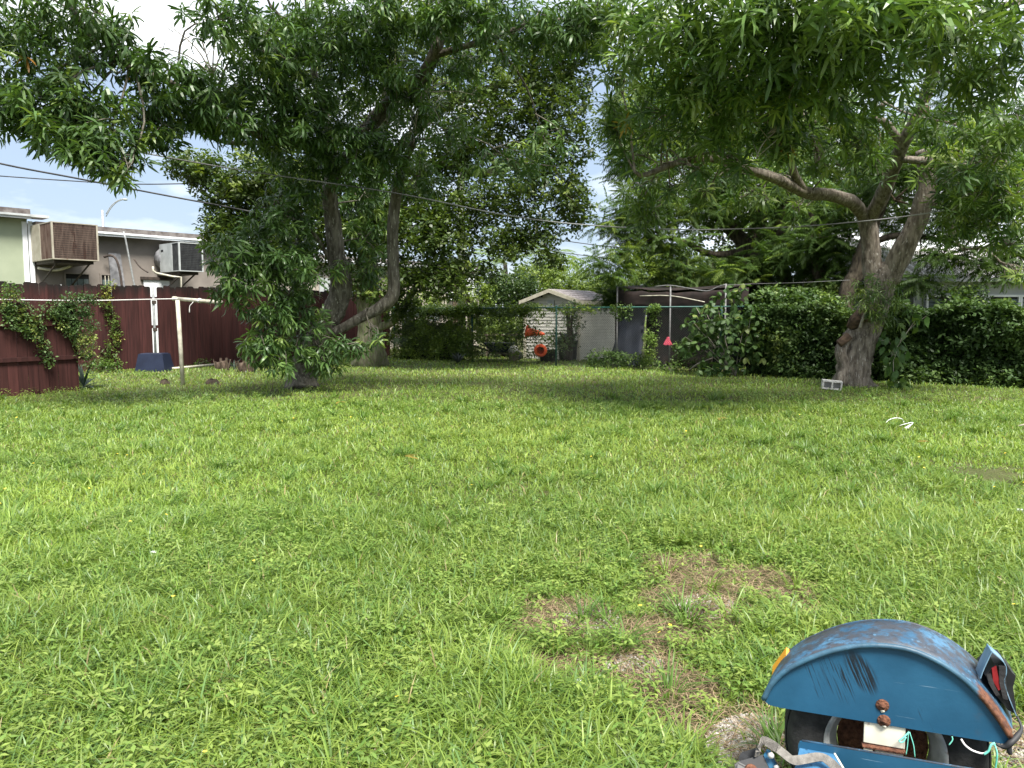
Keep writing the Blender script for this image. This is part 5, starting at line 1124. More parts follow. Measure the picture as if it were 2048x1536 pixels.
# ------------------------------------------------------------------ hedge, shrubs, vines along the back fence
def band(s0, s1, o0, o1, z0, z1, n, top_noise=0.15, shell=True):
    s = s0 + (s1 - s0) * RNG.random(n)
    zt = z1 + top_noise * (vnoise(s * 1.3, s * 0 + 1.5, 41) * 2 - 1) + 0.5 * top_noise * (vnoise(s * 4, s * 0 + 3.5, 42) * 2 - 1)
    f = RNG.random(n); z = z0 + (zt - z0) * RNG.random(n); o = o0 + (o1 - o0) * RNG.random(n) ** 1.3
    bulge = 0.30 * (vnoise(s * 1.5, z * 1.5, 43) * 2 - 1)
    top = f < 0.28; z[top] = zt[top] - 0.1 * RNG.random(top.sum()); face = f > 0.55; o[face] = o0 + 0.15 * RNG.random(face.sum())
    o = o + bulge
    P = np.array(CA)[None] + s[:, None] * np.array(CDIR)[None] + o[:, None] * np.array(CN)[None]; P[:, 2] = z
    return P
def leaf_mass(name, label, P, tpls, m, pal, wts, scale, cat, core=None, tilt=0.7, kind=None):
    e = empty(name, tuple(P.mean(0) * np.array([1, 1, 0])), label, cat)
    n = len(P); V, T, C = stamp(tpls, P, scale[0] + (scale[1] - scale[0]) * RNG.random(n), patch_tint(P, pal), tilt)
    tag(tri_mesh('leaves', V, T, m, C, e), kind='stuff')
    if core:  # dark lumpy box added inside the leaves to block light
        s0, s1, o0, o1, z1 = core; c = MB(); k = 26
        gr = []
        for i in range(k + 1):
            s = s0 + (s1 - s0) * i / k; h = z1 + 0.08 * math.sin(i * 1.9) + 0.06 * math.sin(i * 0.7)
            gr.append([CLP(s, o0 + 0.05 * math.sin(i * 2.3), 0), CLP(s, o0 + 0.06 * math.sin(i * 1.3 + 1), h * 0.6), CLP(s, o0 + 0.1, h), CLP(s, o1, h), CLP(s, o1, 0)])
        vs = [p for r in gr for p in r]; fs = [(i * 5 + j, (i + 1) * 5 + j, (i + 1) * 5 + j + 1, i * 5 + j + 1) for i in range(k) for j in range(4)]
        c.add(vs, fs + [tuple(range(5)), tuple(range(k * 5, k * 5 + 5))[::-1]], True); c.build('light_block_core', M['hedge_core'], e)
    return e
M['hedge_core'] = mat('light_block_dark', (0.012, 0.014, 0.008), (0.035, 0.035, 0.02), scale=14, rough=1, bump=1.0, bscale=20)  # near-black colour of the added light-blocking core
pal_h = [(0.046, 0.088, 0.026), (0.065, 0.118, 0.033), (0.10, 0.165, 0.042), (0.16, 0.23, 0.055)]
P = np.concatenate([band(cs(1500), cs(2048) + 3.2, -0.40, 0.75, 0.03, 1.78, 9000, 0.24), ])
P = P[~((P[:, 2] < 0.8) & (RNG.random(len(P)) < 0.25))]
leaf_mass('hedge', 'dense dark clipped hedge along the right back boundary', P, SMALL, M['vine_leaf'], pal_h, [4, 4, 2.4, 0.8], (0.75, 1.7), 'hedge', (cs(1490), cs(2048) + 3.3, 0.05, 0.75, 1.5))
P = band(cs(1520), cs(2048) + 3.0, -0.62, -0.2, 0.1, 1.85, 1500, 0.2); nn_ = vnoise(P[:, 0] * 1.1 + P[:, 1] * 0.7, P[:, 2] * 1.3, 77); P = P[nn_ > 0.52]
leaf_mass('ivy', 'loose broad-leaved ivy hanging over the face of the right hedge', P, BROAD, M['vine_leaf'], [(0.045, 0.085, 0.025), (0.065, 0.115, 0.032), (0.095, 0.15, 0.04), (0.16, 0.21, 0.05)], [3, 3, 2, 1], (0.7, 1.25), 'ivy')
st = MB()
for px in (1925, 1932, 1942, 1948):
    b_ = G(px, 768); st.tube([b_, b_ + Vector((random.uniform(-.05, .05), 0, 0.4)), b_ + Vector((random.uniform(-.1, .1), -0.05, 0.95))], [0.02, 0.017, 0.012], 6, res=3)
tag(st.build('vine_stems', M['twig'], None), 'pale bare stems rising in front of the right hedge', 'stems')
# broad-leaved shrub by the shelter
BIGL = [cluster_tpl([(leaf_tpl(0.19, 0.105, 0.25, 0.35, 0.7), rotm(0, -0.5 - 0.2 * s), (0, 0, 0)), (leaf_tpl(0.16, 0.09, 0.25, 0.35, 0.7), rotm(1.2, -0.5), (0, 0, 0)), (leaf_tpl(0.16, 0.09, 0.25, 0.35, 0.7), rotm(-1.2, -0.6), (0, 0, 0))]) for s in range(4)]
sb_ = G(1470, 752)
plant('broad_leaved_shrub', 'tall shrub with large drooping leaves beside the chain link fence', sb_, [(1470, 590, 20.6, 50, 26, 0.5, 40), (1450, 630, 20.3, 75, 35, 0.6, 75), (1480, 660, 20.1, 70, 40, 0.5, 75), (1400, 650, 20.6, 40, 30, 0.5, 32), (1480, 705, 20.0, 60, 30, 0.4, 48), (1440, 735, 20.0, 70, 16, 0.4, 34), (1390, 690, 20.4, 40, 20, 0.4, 20)], BIGL, M['vine_leaf'],
      [(0.05, 0.1, 0.03), (0.07, 0.125, 0.035), (0.09, 0.15, 0.045), (0.14, 0.18, 0.05)], [4, 4, 2, 0.5], (0.85, 1.3), 0.45, 'shrub', stems=14, stem_r=0.012, pieces=290)
PALM = [cluster_tpl([(leaf_tpl(0.5 * (1 - 0.3 * abs(k) / 7), 0.035, 0.25), rotm(k * 0.22, -0.1), (0, 0, 0)) for k in range(-7, 8)]) for s in range(2)]
# ivy over the left half of the chain link
P = np.concatenate([band(0.1, cs(960), -0.12, 0.45, 0.1, 1.78, 2300, 0.1), band(cs(800), cs(1060), -0.08, 0.3, 1.6, 1.88, 520, 0.06), band(cs(1040), cs(1200), -0.06, 0.1, 1.66, 1.86, 90, 0.05), band(cs(945), cs(1060), 0.4, 0.9, 0.2, 1.7, 420, 0.2)])
leaf_mass('ivy', 'bright ivy draped over the left half of the chain link fence', P, SMALL, M['vine_leaf'], [(0.06, 0.1, 0.02), (0.1, 0.16, 0.03), (0.15, 0.22, 0.04), (0.2, 0.27, 0.05)], [2, 4, 3, 1], (0.8, 1.4), 'ivy', (0.15, cs(900), 0.5, 0.75, 1.3))
P = np.concatenate([band(cs(1302), cs(1318), -0.12, -0.02, 0.15, 1.86, 130, 0.02), band(cs(1296), cs(1312), -0.14, -0.04, 0.3, 1.0, 50, 0.02)])
leaf_mass('climbing_vine', 'narrow column of vine climbing the chain link beside the pink ribbon', P, SMALL, M['vine_leaf'], [(0.07, 0.13, 0.03), (0.11, 0.18, 0.035), (0.16, 0.23, 0.05)], [3, 3, 1], (0.6, 1.0), 'vine')
P = np.concatenate([band(cs(1352), cs(1440), -0.15, 0.2, 0.05, 1.2, 230, 0.5), band(cs(1180), cs(1300), -0.1, 0.25, 0.03, 0.38, 190, 0.2), band(cs(1225), cs(1262), -0.08, 0.1, 1.5, 1.86, 60, 0.05)])
leaf_mass('climbing_vine', 'straggling vine growing through the chain link in front of the tarp shelter', P, SMALL, M['vine_leaf'], [(0.04, 0.08, 0.02), (0.065, 0.115, 0.028), (0.11, 0.17, 0.04)], [3, 3, 1], (0.7, 1.2), 'vine')
# young weeds along the fence foot
pal_w = [(0.06, 0.12, 0.028), (0.09, 0.16, 0.034), (0.13, 0.21, 0.045)]
for lab, px, py, w_, h_, n in (('leafy weed at the foot of the chain link below the blue tarp', 1225, 735, 24, 16, 26), ('leafy weed sprouting beside the leaning stick', 1345, 745, 26, 12, 24), ('low weed patch against the shed wall', 1185, 724, 18, 8, 14), ('leafy weed under the climbing vine', 1295, 738, 24, 14, 22), ('low weeds under the yellowing creeper', 1850, 768, 40, 8, 24),
                              ('pale weed clump at the foot of the vine-covered fence panel', 215, 745, 40, 14, 70), ('small upright weed against the maroon fence', 202, 716, 10, 22, 16), ('low weed beside the fallen husks', 400, 732, 20, 8, 18), ('leafy weed growing at the bottom of the near fence panel', 70, 783, 18, 10, 14), ('small weed clump at the left picture edge by the panel', 12, 788, 18, 12, 18)):
    b_ = G(px, py); d_ = b_.y
    plant('weed_clump', lab, b_, [(px, py - h_, d_, w_, h_, 0.25, n)], SMALL, M['vine_leaf'], pal_w, [2, 3, 2], (0.7, 1.1), 0.5, 'weed', stems=5, stem_r=0.004, group='weeds along the fences')
# fallen stick by the shrub
MB().tube([G(1378, 742, 0.04), W(1395, 728, 20.6), W(1425, 716, 20.6)], [0.025, 0.02, 0.014], 7, res=3)
sk = MB(); sk.tube([G(1378, 742, 0.03), W(1395, 728, 20.7), W(1425, 716, 20.7)], [0.025, 0.02, 0.014], 7, res=3); tag(sk.build('leaning_stick', M['twig']), 'pale bent stick leaning at the foot of the large-leaved shrub', 'stick')

# fan palm and dark agave in the corner
fp = empty('fan_palm', G(812, 716), 'young fan palm with a pale frond in the back corner', 'palm'); b_ = G(812, 716)
for k in range(12):
    a = k * 2.4; tip = b_ + Vector((math.cos(a) * 0.55, math.sin(a) * 0.35 - 0.2, 0.7 + 0.75 * ((k * 7) % 12) / 12))
    f = empty('frond', tip); f.parent = fp; f.location = tip - b_
    sm = MB(); sm.tube([b_ - tip + Vector((0, 0, 0.05)), (b_ - tip) * 0.5 + Vector((0, 0, 0.12)), Vector((0, 0, 0))], 0.008, 5); sm.build('stalk', M['mango_leaf'] if False else M['bark_moss'], f, True)
    me = copy_cluster(PALM[0], 'blade', (0.1, 0.14, 0.07) if k != 4 else (0.3, 0.32, 0.28), M['vine_leaf']); o = bpy.data.objects.new('blade', me); COL.objects.link(o); o.parent = f; o.rotation_euler = (random.uniform(-.3, .3), 0.9 + random.uniform(-.2, .4), a)
def agave(label, base, n, L, w_, tint, name='agave', group=None):
    e = empty(name, base, label, 'plant', group=group)
    me = copy_cluster(cluster_tpl([(leaf_tpl(L, w_, 0.25, 0.3, 0.65), rotm(0, 0), (0, 0, 0))]), 'leaf', tint, M['vine_leaf'])
    for k in range(n):
        o = bpy.data.objects.new('leaf', me); COL.objects.link(o); o.parent = e; o.rotation_euler = (0, -random.uniform(0.15, 1.25), k * 2.4); o.scale = (random.uniform(0.7, 1.1),) * 3; o.location = (0, 0, 0.03)
agave('dark spiky agave at the foot of the ivy', G(916, 728), 26, 0.5, 0.06, (0.035, 0.045, 0.04))
agave('spiky green agave against the end of the near fence panel', G(168, 776), 20, 0.75, 0.07, (0.035, 0.06, 0.04))
agave('small agave beside the cut palm husks', G(468, 738), 14, 0.4, 0.05, (0.045, 0.07, 0.05))

# vines on the near fence panel and on the tall fence
def panel_pts(blobs):
    out = []
    for s, z, rs, rz_, n in blobs:
        a = RNG.random(n) * 6.283; r = np.sqrt(RNG.random(n)); o = 0.03 + 0.14 * RNG.random(n)
        out.append(np.array(NA)[None] + (s + rs * r * np.cos(a))[:, None] * np.array(NDIR)[None] + o[:, None] * np.array(NN)[None] + (z + rz_ * r * np.sin(a))[:, None] * np.array([0, 0, 1.0])[None])
    return np.concatenate(out)
def ns(px):
    u = (px - 1024) / FPX; return (u * NA.y - NA.x) / (NDIR.x - u * NDIR.y)
def nzz(px, py): d = (NA + NDIR * ns(px)).y; return EYE + (630 - py) * d / FPX
def pv(px, py, rx, ry, n):
    k = (ns(px + rx) - ns(px - rx)) / 2; d = (NA + NDIR * ns(px)).y; return (ns(px), nzz(px, py), abs(k), ry * d / FPX, n)
P = panel_pts([pv(25, 610, 28, 22, 60), pv(40, 640, 34, 26, 90), pv(65, 655, 24, 24, 50), pv(20, 580, 22, 10, 22), pv(110, 620, 34, 16, 60), pv(140, 635, 34, 28, 100), pv(160, 655, 30, 34, 100), pv(165, 690, 20, 34, 60), pv(150, 600, 30, 10, 36), pv(170, 725, 14, 26, 24), pv(85, 708, 12, 26, 26), pv(78, 680, 8, 20, 10), pv(170, 610, 20, 24, 50)])
leaf_mass('ivy', 'green ivy hanging in clumps over the near maroon fence panel', P, SMALL, M['vine_leaf'], [(0.05, 0.095, 0.03), (0.075, 0.13, 0.045), (0.11, 0.18, 0.06), (0.2, 0.24, 0.06)], [3, 4, 2, 0.5], (0.55, 0.95), 'ivy')
P = []
for py in np.linspace(566, 735, 130):
    s = (W(186 + 6 * math.sin(py * 0.05), 600, 21.5).x - FA.x) / FDIR.x; q = FA + FDIR * (s + random.uniform(-0.16, 0.16)) - FN * random.uniform(0.02, 0.16); P.append((q.x, q.y, max(0.05, EYE + (630 - py) * q.y / FPX)))
leaf_mass('climbing_vine', 'narrow yellowish vine column climbing the tall maroon fence', np.array(P), SMALL, M['vine_leaf'], [(0.07, 0.12, 0.03), (0.12, 0.18, 0.04), (0.3, 0.3, 0.08)], [3, 3, 0.7], (0.7, 1.1), 'vine')

# ------------------------------------------------------------------ greenery beyond the back fence
def far_bush(name, label, blobs, tpls, pal, wts, scale, m=None, trunk=True, cat='bush', group=None):
    c = W(*blobs[0][:3]); b_ = Vector((c.x, c.y, 0))
    e = empty(name, b_, label, cat, group=group); P, idx = blob_points(blobs); P = P[P[:, 2] > 0.05]; n = len(P)
    if trunk:
        t_ = MB(); t_.tube([b_, b_ + Vector((0.1, 0, c.z * 0.5)), c], [0.16, 0.12, 0.06], 8, res=4); t_.build('trunk', M['bark_dark'], e)
        for bl in blobs[1:]:
            q = W(*bl[:3]); t_ = MB(); t_.tube([b_ + Vector((0, 0, c.z * 0.3)), (b_ + q) / 2 + Vector((0, 0, c.z * 0.2)), q], [0.08, 0.06, 0.03], 6, res=3); t_.build('limb', M['bark_dark'], e)
    V, T, C = stamp(tpls, P, scale[0] + (scale[1] - scale[0]) * RNG.random(n), pick_tint(n, pal, wts), 0.7)
    tag(tri_mesh('crown', V, T, m or M['broad_leaf'], C, e), kind='stuff'); return e
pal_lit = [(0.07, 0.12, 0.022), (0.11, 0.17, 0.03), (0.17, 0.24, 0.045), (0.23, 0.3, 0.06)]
far_bush('evergreen_bush', 'dark round evergreen bush beside the utility pole', [(1010, 585, 31, 60, 40, 1.2, 480), (985, 570, 31.5, 40, 40, 1.0, 260), (1045, 575, 31, 30, 35, 0.9, 200)], SMALL, [(0.03, 0.06, 0.018), (0.05, 0.09, 0.025), (0.09, 0.14, 0.035)], [3, 3, 1], (1.2, 1.9))
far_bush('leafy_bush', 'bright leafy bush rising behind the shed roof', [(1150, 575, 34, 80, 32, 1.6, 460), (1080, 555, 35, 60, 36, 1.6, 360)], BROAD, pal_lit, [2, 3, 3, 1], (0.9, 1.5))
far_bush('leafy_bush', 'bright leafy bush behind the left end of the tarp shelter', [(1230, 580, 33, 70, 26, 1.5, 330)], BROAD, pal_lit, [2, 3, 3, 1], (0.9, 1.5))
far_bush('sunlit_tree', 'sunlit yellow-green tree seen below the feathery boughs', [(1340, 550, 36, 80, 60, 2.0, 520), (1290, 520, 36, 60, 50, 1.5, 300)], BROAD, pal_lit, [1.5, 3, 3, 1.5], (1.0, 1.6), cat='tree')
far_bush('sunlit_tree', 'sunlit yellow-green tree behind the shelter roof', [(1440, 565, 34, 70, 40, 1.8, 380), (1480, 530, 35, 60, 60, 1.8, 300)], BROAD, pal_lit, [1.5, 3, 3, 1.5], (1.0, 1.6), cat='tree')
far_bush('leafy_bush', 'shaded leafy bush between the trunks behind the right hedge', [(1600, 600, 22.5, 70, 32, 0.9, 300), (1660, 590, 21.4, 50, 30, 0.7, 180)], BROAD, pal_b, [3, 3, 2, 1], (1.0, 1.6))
far_bush('leafy_bush', 'ragged leafy bush bulging over the hedge left of the right mango', [(1600, 602, 20.2, 70, 24, 0.5, 210), (1545, 592, 20.6, 40, 22, 0.4, 90), (1660, 612, 19.6, 40, 20, 0.4, 90)], BROAD, pal_h, [2, 3, 3, 1], (0.8, 1.3))
far_bush('leafy_bush', 'loose leafy bush against the windows of the white house', [(1935, 590, 19, 40, 24, 0.6, 70), (1880, 580, 19.4, 30, 20, 0.5, 36)], SMALL, pal_h, [2, 3, 3, 1], (1.0, 1.5), trunk=True)
far_bush('leafy_bush', 'pale leafy bush in front of the utility pole base', [(935, 590, 30.5, 26, 22, 0.6, 70), (975, 585, 30.3, 24, 24, 0.6, 60)], SMALL, pal_lit, [1, 3, 3, 2], (1.2, 1.8))
far_bush('leafy_bush', 'bright leafy bush behind the ivy in the yard corner', [(840, 600, 29.8, 60, 18, 0.6, 130), (790, 610, 29.5, 30, 14, 0.5, 50)], SMALL, pal_lit, [1, 3, 3, 2], (1.2, 1.8))
far_bush('leafy_bush', 'dense leafy bush closing the view behind the shed and junk', [(1010, 660, 29.5, 90, 40, 0.9, 520)], SMALL, pal_lit, [3, 3, 2, 0.6], (1.2, 1.8))
far_bush('leafy_bush', 'wide leafy bush on the far side of the hedge beside the house', [(1780, 590, 23, 60, 40, 1.0, 260)], BROAD, pal_b, [3, 3, 2, 1], (1.0, 1.6))
far_bush('climbing_shrub', 'shrub with slender leaves climbing the front of the shed', [(1135, 625, 26.3, 30, 24, 0.2, 46), (1120, 665, 26.0, 34, 30, 0.25, 56), (1108, 690, 25.8, 36, 26, 0.3, 60), (1155, 665, 26.2, 14, 40, 0.15, 24), (1150, 610, 26.3, 16, 10, 0.15, 10)], SMALL, [(0.05, 0.09, 0.03), (0.08, 0.13, 0.04), (0.12, 0.18, 0.06)], [3, 3, 2], (0.8, 1.3))
far_bush('climbing_shrub', 'leafy creeper hanging over the left end of the tarp shelter', [(1235, 590, 24.6, 36, 18, 0.4, 90), (1290, 585, 24.2, 40, 10, 0.4, 50)], FERN, pal_f, [4, 3, 1, 0.3], (0.5, 0.9), m=M['feather_leaf'])
for lab, px, py, d in (('slender palm with arching fronds left of the gap in the trees', 1010, 525, 42), ('slender palm with arching fronds above the shed', 1105, 510, 44)):
    c = W(px, py, d); b_ = Vector((c.x, d, 0)); e = empty('palm_tree', b_, lab, 'palm', group='palms in the distance')
    MB().tube([b_, b_ + Vector((0.1, 0, c.z * 0.6)), c], [0.2, 0.14, 0.11], 9, res=4).build('trunk', M['bark_left'], e)
    fr_ = copy_cluster(frond(900, 2.1, 22, 0.06, 0.55, 0.5), 'frond', (0.13, 0.19, 0.05), M['feather_leaf'])
    for k in range(13):
        o = bpy.data.objects.new('frond', fr_); COL.objects.link(o); o.parent = e; o.location = c - b_; o.rotation_euler = (random.uniform(-.2, .2), -random.uniform(-0.2, 1.1), k * 2.4); o.scale = (random.uniform(0.8, 1.1),) * 3
# distant tree line closing the horizon
P = []
for k in range(2600):
    a = random.uniform(-0.9, 0.95); d = random.uniform(52, 68); h = 4.2 + 1.6 * math.sin(a * 11) + 1.2 * math.sin(a * 27 + 1)
    P.append((a * d, d, random.uniform(0.2, max(1.2, h))))
P = np.array(P); V, T, C = stamp(BROAD, P, 3.2 + 2.0 * RNG.random(len(P)), pick_tint(len(P), pal_lit, [3, 3, 2, 0.5]), 0.7)
tag(tri_mesh('distant_woods', V, T, M['broad_leaf'], C), 'distant mass of trees along the horizon behind the houses', 'trees', kind='stuff')

# ------------------------------------------------------------------ wires overhead
def cable(label, pts, r, m, sag=0.0, name='overhead_cable'):
    mb = MB(); mb.tube(pts, r, 6, res=8); tag(mb.build(name, m), label, 'cable')
cable('thick black cable running from the left edge down behind the left mango', [W(-160, 285, 17), W(0, 327, 18), W(150, 356, 19), W(290, 383, 20), W(440, 411, 21), W(640, 446, 22.5), W(900, 470, 32)], 0.022, M['cable'])
cable('thin black wire crossing the sky above the green building', [W(-160, 340, 30), W(0, 352, 30), W(130, 361, 30), W(260, 368, 30), W(385, 367, 30), W(600, 362, 31), W(905, 330, 32.8)], 0.022, M['cable'])
cable('long pale service cable sagging across the yard between the mango trees', [W(270, 303, 14.5), W(480, 340, 15), W(790, 386, 15.3), W(1000, 428, 15.6), W(1150, 448, 15.8), W(1350, 459, 16.0), W(1560, 455, 16.0), W(1740, 441, 15.9), W(1900, 420, 15.6), W(2048, 395, 15.2), W(2200, 365, 14.8)], 0.013, M['cable_light'])
cable('thin wire in the sky gap left of the feathery tree', [W(935, 440, 33), W(1090, 475, 35), W(1260, 498, 38), W(1500, 520, 44)], 0.02, M['cable'])
cable('lower thin wire in the sky gap above the shed', [W(935, 470, 33), W(1090, 500, 36), W(1260, 520, 40), W(1500, 535, 48)], 0.018, M['cable'])
cable('slack fence wire strung behind the hedge between the dark trunks', [W(1440, 570, 20), W(1530, 567, 20), W(1600, 565, 20), W(1700, 560, 19.6)], 0.004, M['cable_light'])

# ------------------------------------------------------------------ clothesline
tp = G(366, 770); e = empty('clothesline_post', tp, 'cream painted steel clothesline post with a tee crossbar', 'clothesline post')
top = W(355, 600, tp.y)
MB().tube([tp + Vector((0, 0, -0.05)), (tp + top) / 2, top], 0.047, 14).build('pole', M['cream_pipe'], e)
xa, xb = W(347, 597, tp.y + 0.25), W(443, 605, tp.y - 0.75)
MB().tube([xa, xb], 0.043, 14).build('crossbar', M['cream_pipe'], e)
MB().tube([xa + (xb - xa) * 0.0, xa + (xb - xa) * 0.06], 0.052, 14).build('end_collar', M['cream_pipe'], e)
MB().tube([xa + (xb - xa) * 0.55, xa + (xb - xa) * 0.57], 0.056, 12).build('rope_knot', M['rope'], e)
q = xa + (xb - xa) * 0.45
MB().tube([q, q + Vector((-0.03, -0.04, -0.06)), q + Vector((-0.09, -0.05, -0.14)), q + Vector((-0.1, -0.05, -0.28))], [0.008, 0.008, 0.008, 0.012], 6, res=4).build('rope_end', M['rope'], e)
k_ = xa + (xb - xa) * 0.1; cable('pale clothesline rope stretched left from the cream post', [W(-300, 592, 14.0), W(-100, 598, 15.2), W(0, 599, 15.8), W(180, 601, 16.6), k_ + Vector((0, -0.05, 0)), xa + (xb - xa) * 0.56 + Vector((0, -0.055, 0))], 0.011, M['rope'], name='clothesline')

# ------------------------------------------------------------------ things on the lawn
c = G(310, 742); e = empty('storage_tub', c, 'upturned dark blue plastic tub by the fence post', 'tub')
def frus(mb, c, a0, b0, z0, a1, b1, z1):
    vs = [c + Vector((x * a0, y * b0, z0)) for x, y in ((-1, -1), (1, -1), (1, 1), (-1, 1))] + [c + Vector((x * a1, y * b1, z1)) for x, y in ((-1, -1), (1, -1), (1, 1), (-1, 1))]
    mb.add(vs, [(3, 2, 1, 0), (4, 5, 6, 7), (0, 1, 5, 4), (1, 2, 6, 5), (2, 3, 7, 6), (3, 0, 4, 7)]); return mb
frus(MB(), c, 0.42, 0.32, 0.05, 0.34, 0.25, 0.5).build('body', M['blue_tub'], e); frus(MB(), c, 0.435, 0.335, 0.0, 0.43, 0.33, 0.048).build('rim', M['blue_tub'], e)
frus(MB(), c, 0.31, 0.22, 0.5, 0.30, 0.21, 0.515).build('base_ridge', M['blue_tub'], e)
for x in (): frus(MB(), c + Vector((x, -0.30, 0)), 0.012, 0.05, 0.06, 0.012, 0.0, 0.46).build('rib', M['blue_tub'], e)

def cinder(c, rz):
    e = empty('cinder_block', c, 'grey concrete block lying at the foot of the right mango', 'block', rz=rz)
    mb = MB(); L, H, D, t = 0.40, 0.19, 0.19, 0.032
    mb.box((0, 0, t / 2), (L, D, t)); mb.box((0, 0, H - t / 2), (L, D, t))
    for x in (-L / 2 + t / 2, 0, L / 2 - t / 2): mb.box((x, 0, H / 2), (t, D - 0.004, H - 2 * t))
    mb.build('body', M['block'], e, True)
    w = MB(); w.box((0, D / 2 - 0.02, H / 2), (L - 0.07, 0.02, H - 2 * t - 0.004)); w.build('web', M['block'], e, True)
    e.rotation_euler = (R(3), R(5), rz); return e
cinder(G(1666, 781) + Vector((0, 0.1, 0.02)), R(-14))

# bent wire hoop with torn plastic
c = G(1800, 862); e = empty('wire_hoop', c, 'bent white wire hoop with a torn plastic scrap on the lawn', 'wire hoop')
pts = [W(1797, 858, 10.8), W(1778, 858, 10.9), W(1771, 850, 10.95), W(1776, 841, 11.05), W(1790, 836, 11.15), W(1804, 838, 11.15), W(1808, 845, 11.05)]
MB().tube(pts, 0.006, 6, res=6).build('hoop', M['white_plastic'], e)
MB().tube([W(1793, 853, 10.75), W(1810, 848, 10.7), W(1826, 845, 10.7), W(1816, 856, 10.65), W(1804, 868, 10.6), W(1793, 860, 10.7), W(1793, 853, 10.75)], 0.006, 6, res=3).build('frame', M['white_plastic'], e)
MB().prism([W(1803, 858, 10.7), W(1822, 848, 10.68), W(1815, 859, 10.62), W(1806, 867, 10.58)], (0, 0.004, 0.002)).build('plastic_scrap', M['white_plastic'], e)
def stick(label, pts, r, m=None, name='stick'): 
    mb = MB(); mb.tube(pts, r, 7, res=3, rough=0.15); tag(mb.build(name, m or M['twig']), label, 'stick')
stick('short brown stick lying on the bare patch', [G(1392, 1212, 0.02), G(1410, 1216, 0.025), G(1430, 1225, 0.018)], [0.012, 0.014, 0.008], M['husk'])
stick('thin pale stick at the right edge of the lawn', [G(2036, 852, 0.05), G(2060, 846, 0.08)], [0.012, 0.01])
stick('thin brown stick lying along the lower bare patch', [G(1175, 1316, 0.02), G(1200, 1318, 0.02), G(1240, 1308, 0.02)], [0.005, 0.006, 0.004], M['husk'])
lst = [('small white pebble in the grass near the trailer edge', 2040, 1022, 0.03), ('left-hand one of two white pebbles in the left lawn', 262, 1107, 0.026), ('right-hand one of two white pebbles in the left lawn', 308, 1106, 0.026), ('lone white pebble in the lower left lawn', 212, 1221, 0.016), ('white pebble beside the straw of the lower bare patch', 1158, 1363, 0.018)]
for lab, px, py, r in lst:
    c = G(px, py, 0.055); mb = MB(); mb.lathe(c, [(0, -r * 0.6), (r * 0.8, -r * 0.4), (r, 0), (r * 0.7, r * 0.5), (0, r * 0.62)], 9); 
    vs = [Vector(v) for v in mb.v]; mb.v = [tuple(c + (v - c) * random.uniform(0.85, 1.12)) for v in vs]; tag(mb.build('pebble', M['white_plastic']), lab, 'pebble', 'pebbles on the lawn')
# fallen mango leaves
lf = copy_cluster(cluster_tpl([(leaf_tpl(0.2, 0.05, 0.2), rotm(0, 0.1), (0, 0, 0)), (leaf_tpl(0.16, 0.05, 0.2), rotm(1.0, 0.15), (0, 0, 0))]), 'fallen_leaf', (0.3, 0.22, 0.05), M['broad_leaf'])
for lab, px, py in (('fallen yellow leaves on the lawn near the left mango base', 680, 803), ('fallen yellow leaf in the middle of the lawn', 1437, 835), ('fallen yellow leaf right of the wire hoop', 1860, 883), ('fallen yellow leaf in the left half of the lawn', 808, 912)):
    o = bpy.data.objects.new('fallen_leaf', lf); COL.objects.link(o); o.location = G(px, py, 0.11); o.rotation_euler = (0, 0, random.uniform(0, 6)); tag(o, lab, 'leaf', 'fallen leaves on the lawn')
# cut palm husks at the fence
for lab, px, py, h, r in (('pale cut palm stump near the fence foot', 445, 740, 0.32, 0.17), ('brown split palm husk right of the pale stump', 492, 744, 0.36, 0.2)):
    c = G(px, py); e = empty('palm_stump', c, lab, 'stump'); mb = MB(); mb.tube([c + Vector((0, 0, -0.03)), c + Vector((0.02, 0, h * 0.5)), c + Vector((0, 0, h * 0.8))], [r * 1.1, r, r * 0.85], 10, rough=0.25); mb.build('core', M['husk'], e)
    for k in range(9):
        a = k * 0.7; p0 = c + Vector((math.cos(a) * r, math.sin(a) * r, 0.0)); p1 = c + Vector((math.cos(a) * r * 1.35, math.sin(a) * r * 1.35, h * random.uniform(0.7, 1.1)))
        t_ = Vector((-math.sin(a), math.cos(a), 0)) * 0.05; MB().prism([p0 - t_, p0 + t_, p1 + t_ * 0.6, p1 - t_ * 0.6], Vector((math.cos(a), math.sin(a), 0)) * 0.02).build('leaf_base', M['husk'], e)
for lab, px, py, r in (('small brown soil mound behind the clothesline post', 425, 768, 0.13), ('dark clod of earth left of the clothesline post', 330, 768, 0.09)):
    c = G(px, py); mb = MB(); mb.lathe(c, [(r * 1.2, -0.01), (r, 0.04), (r * 0.6, 0.09), (0.0, 0.11)], 14); mb.v = [tuple(Vector(v) + Vector((random.uniform(-.03, .03), random.uniform(-.03, .03), random.uniform(-.015, .03)))) for v in mb.v]; tag(mb.build('soil_mound', M['dirt']), lab, 'soil')
pp = MB(); pp.tube([G(345, 737, 0.06), G(430, 729, 0.06)], 0.035, 10); tag(pp.build('loose_pipe', M['cream_pipe']), 'loose pale pipe lying along the foot of the maroon fence', 'pipe')

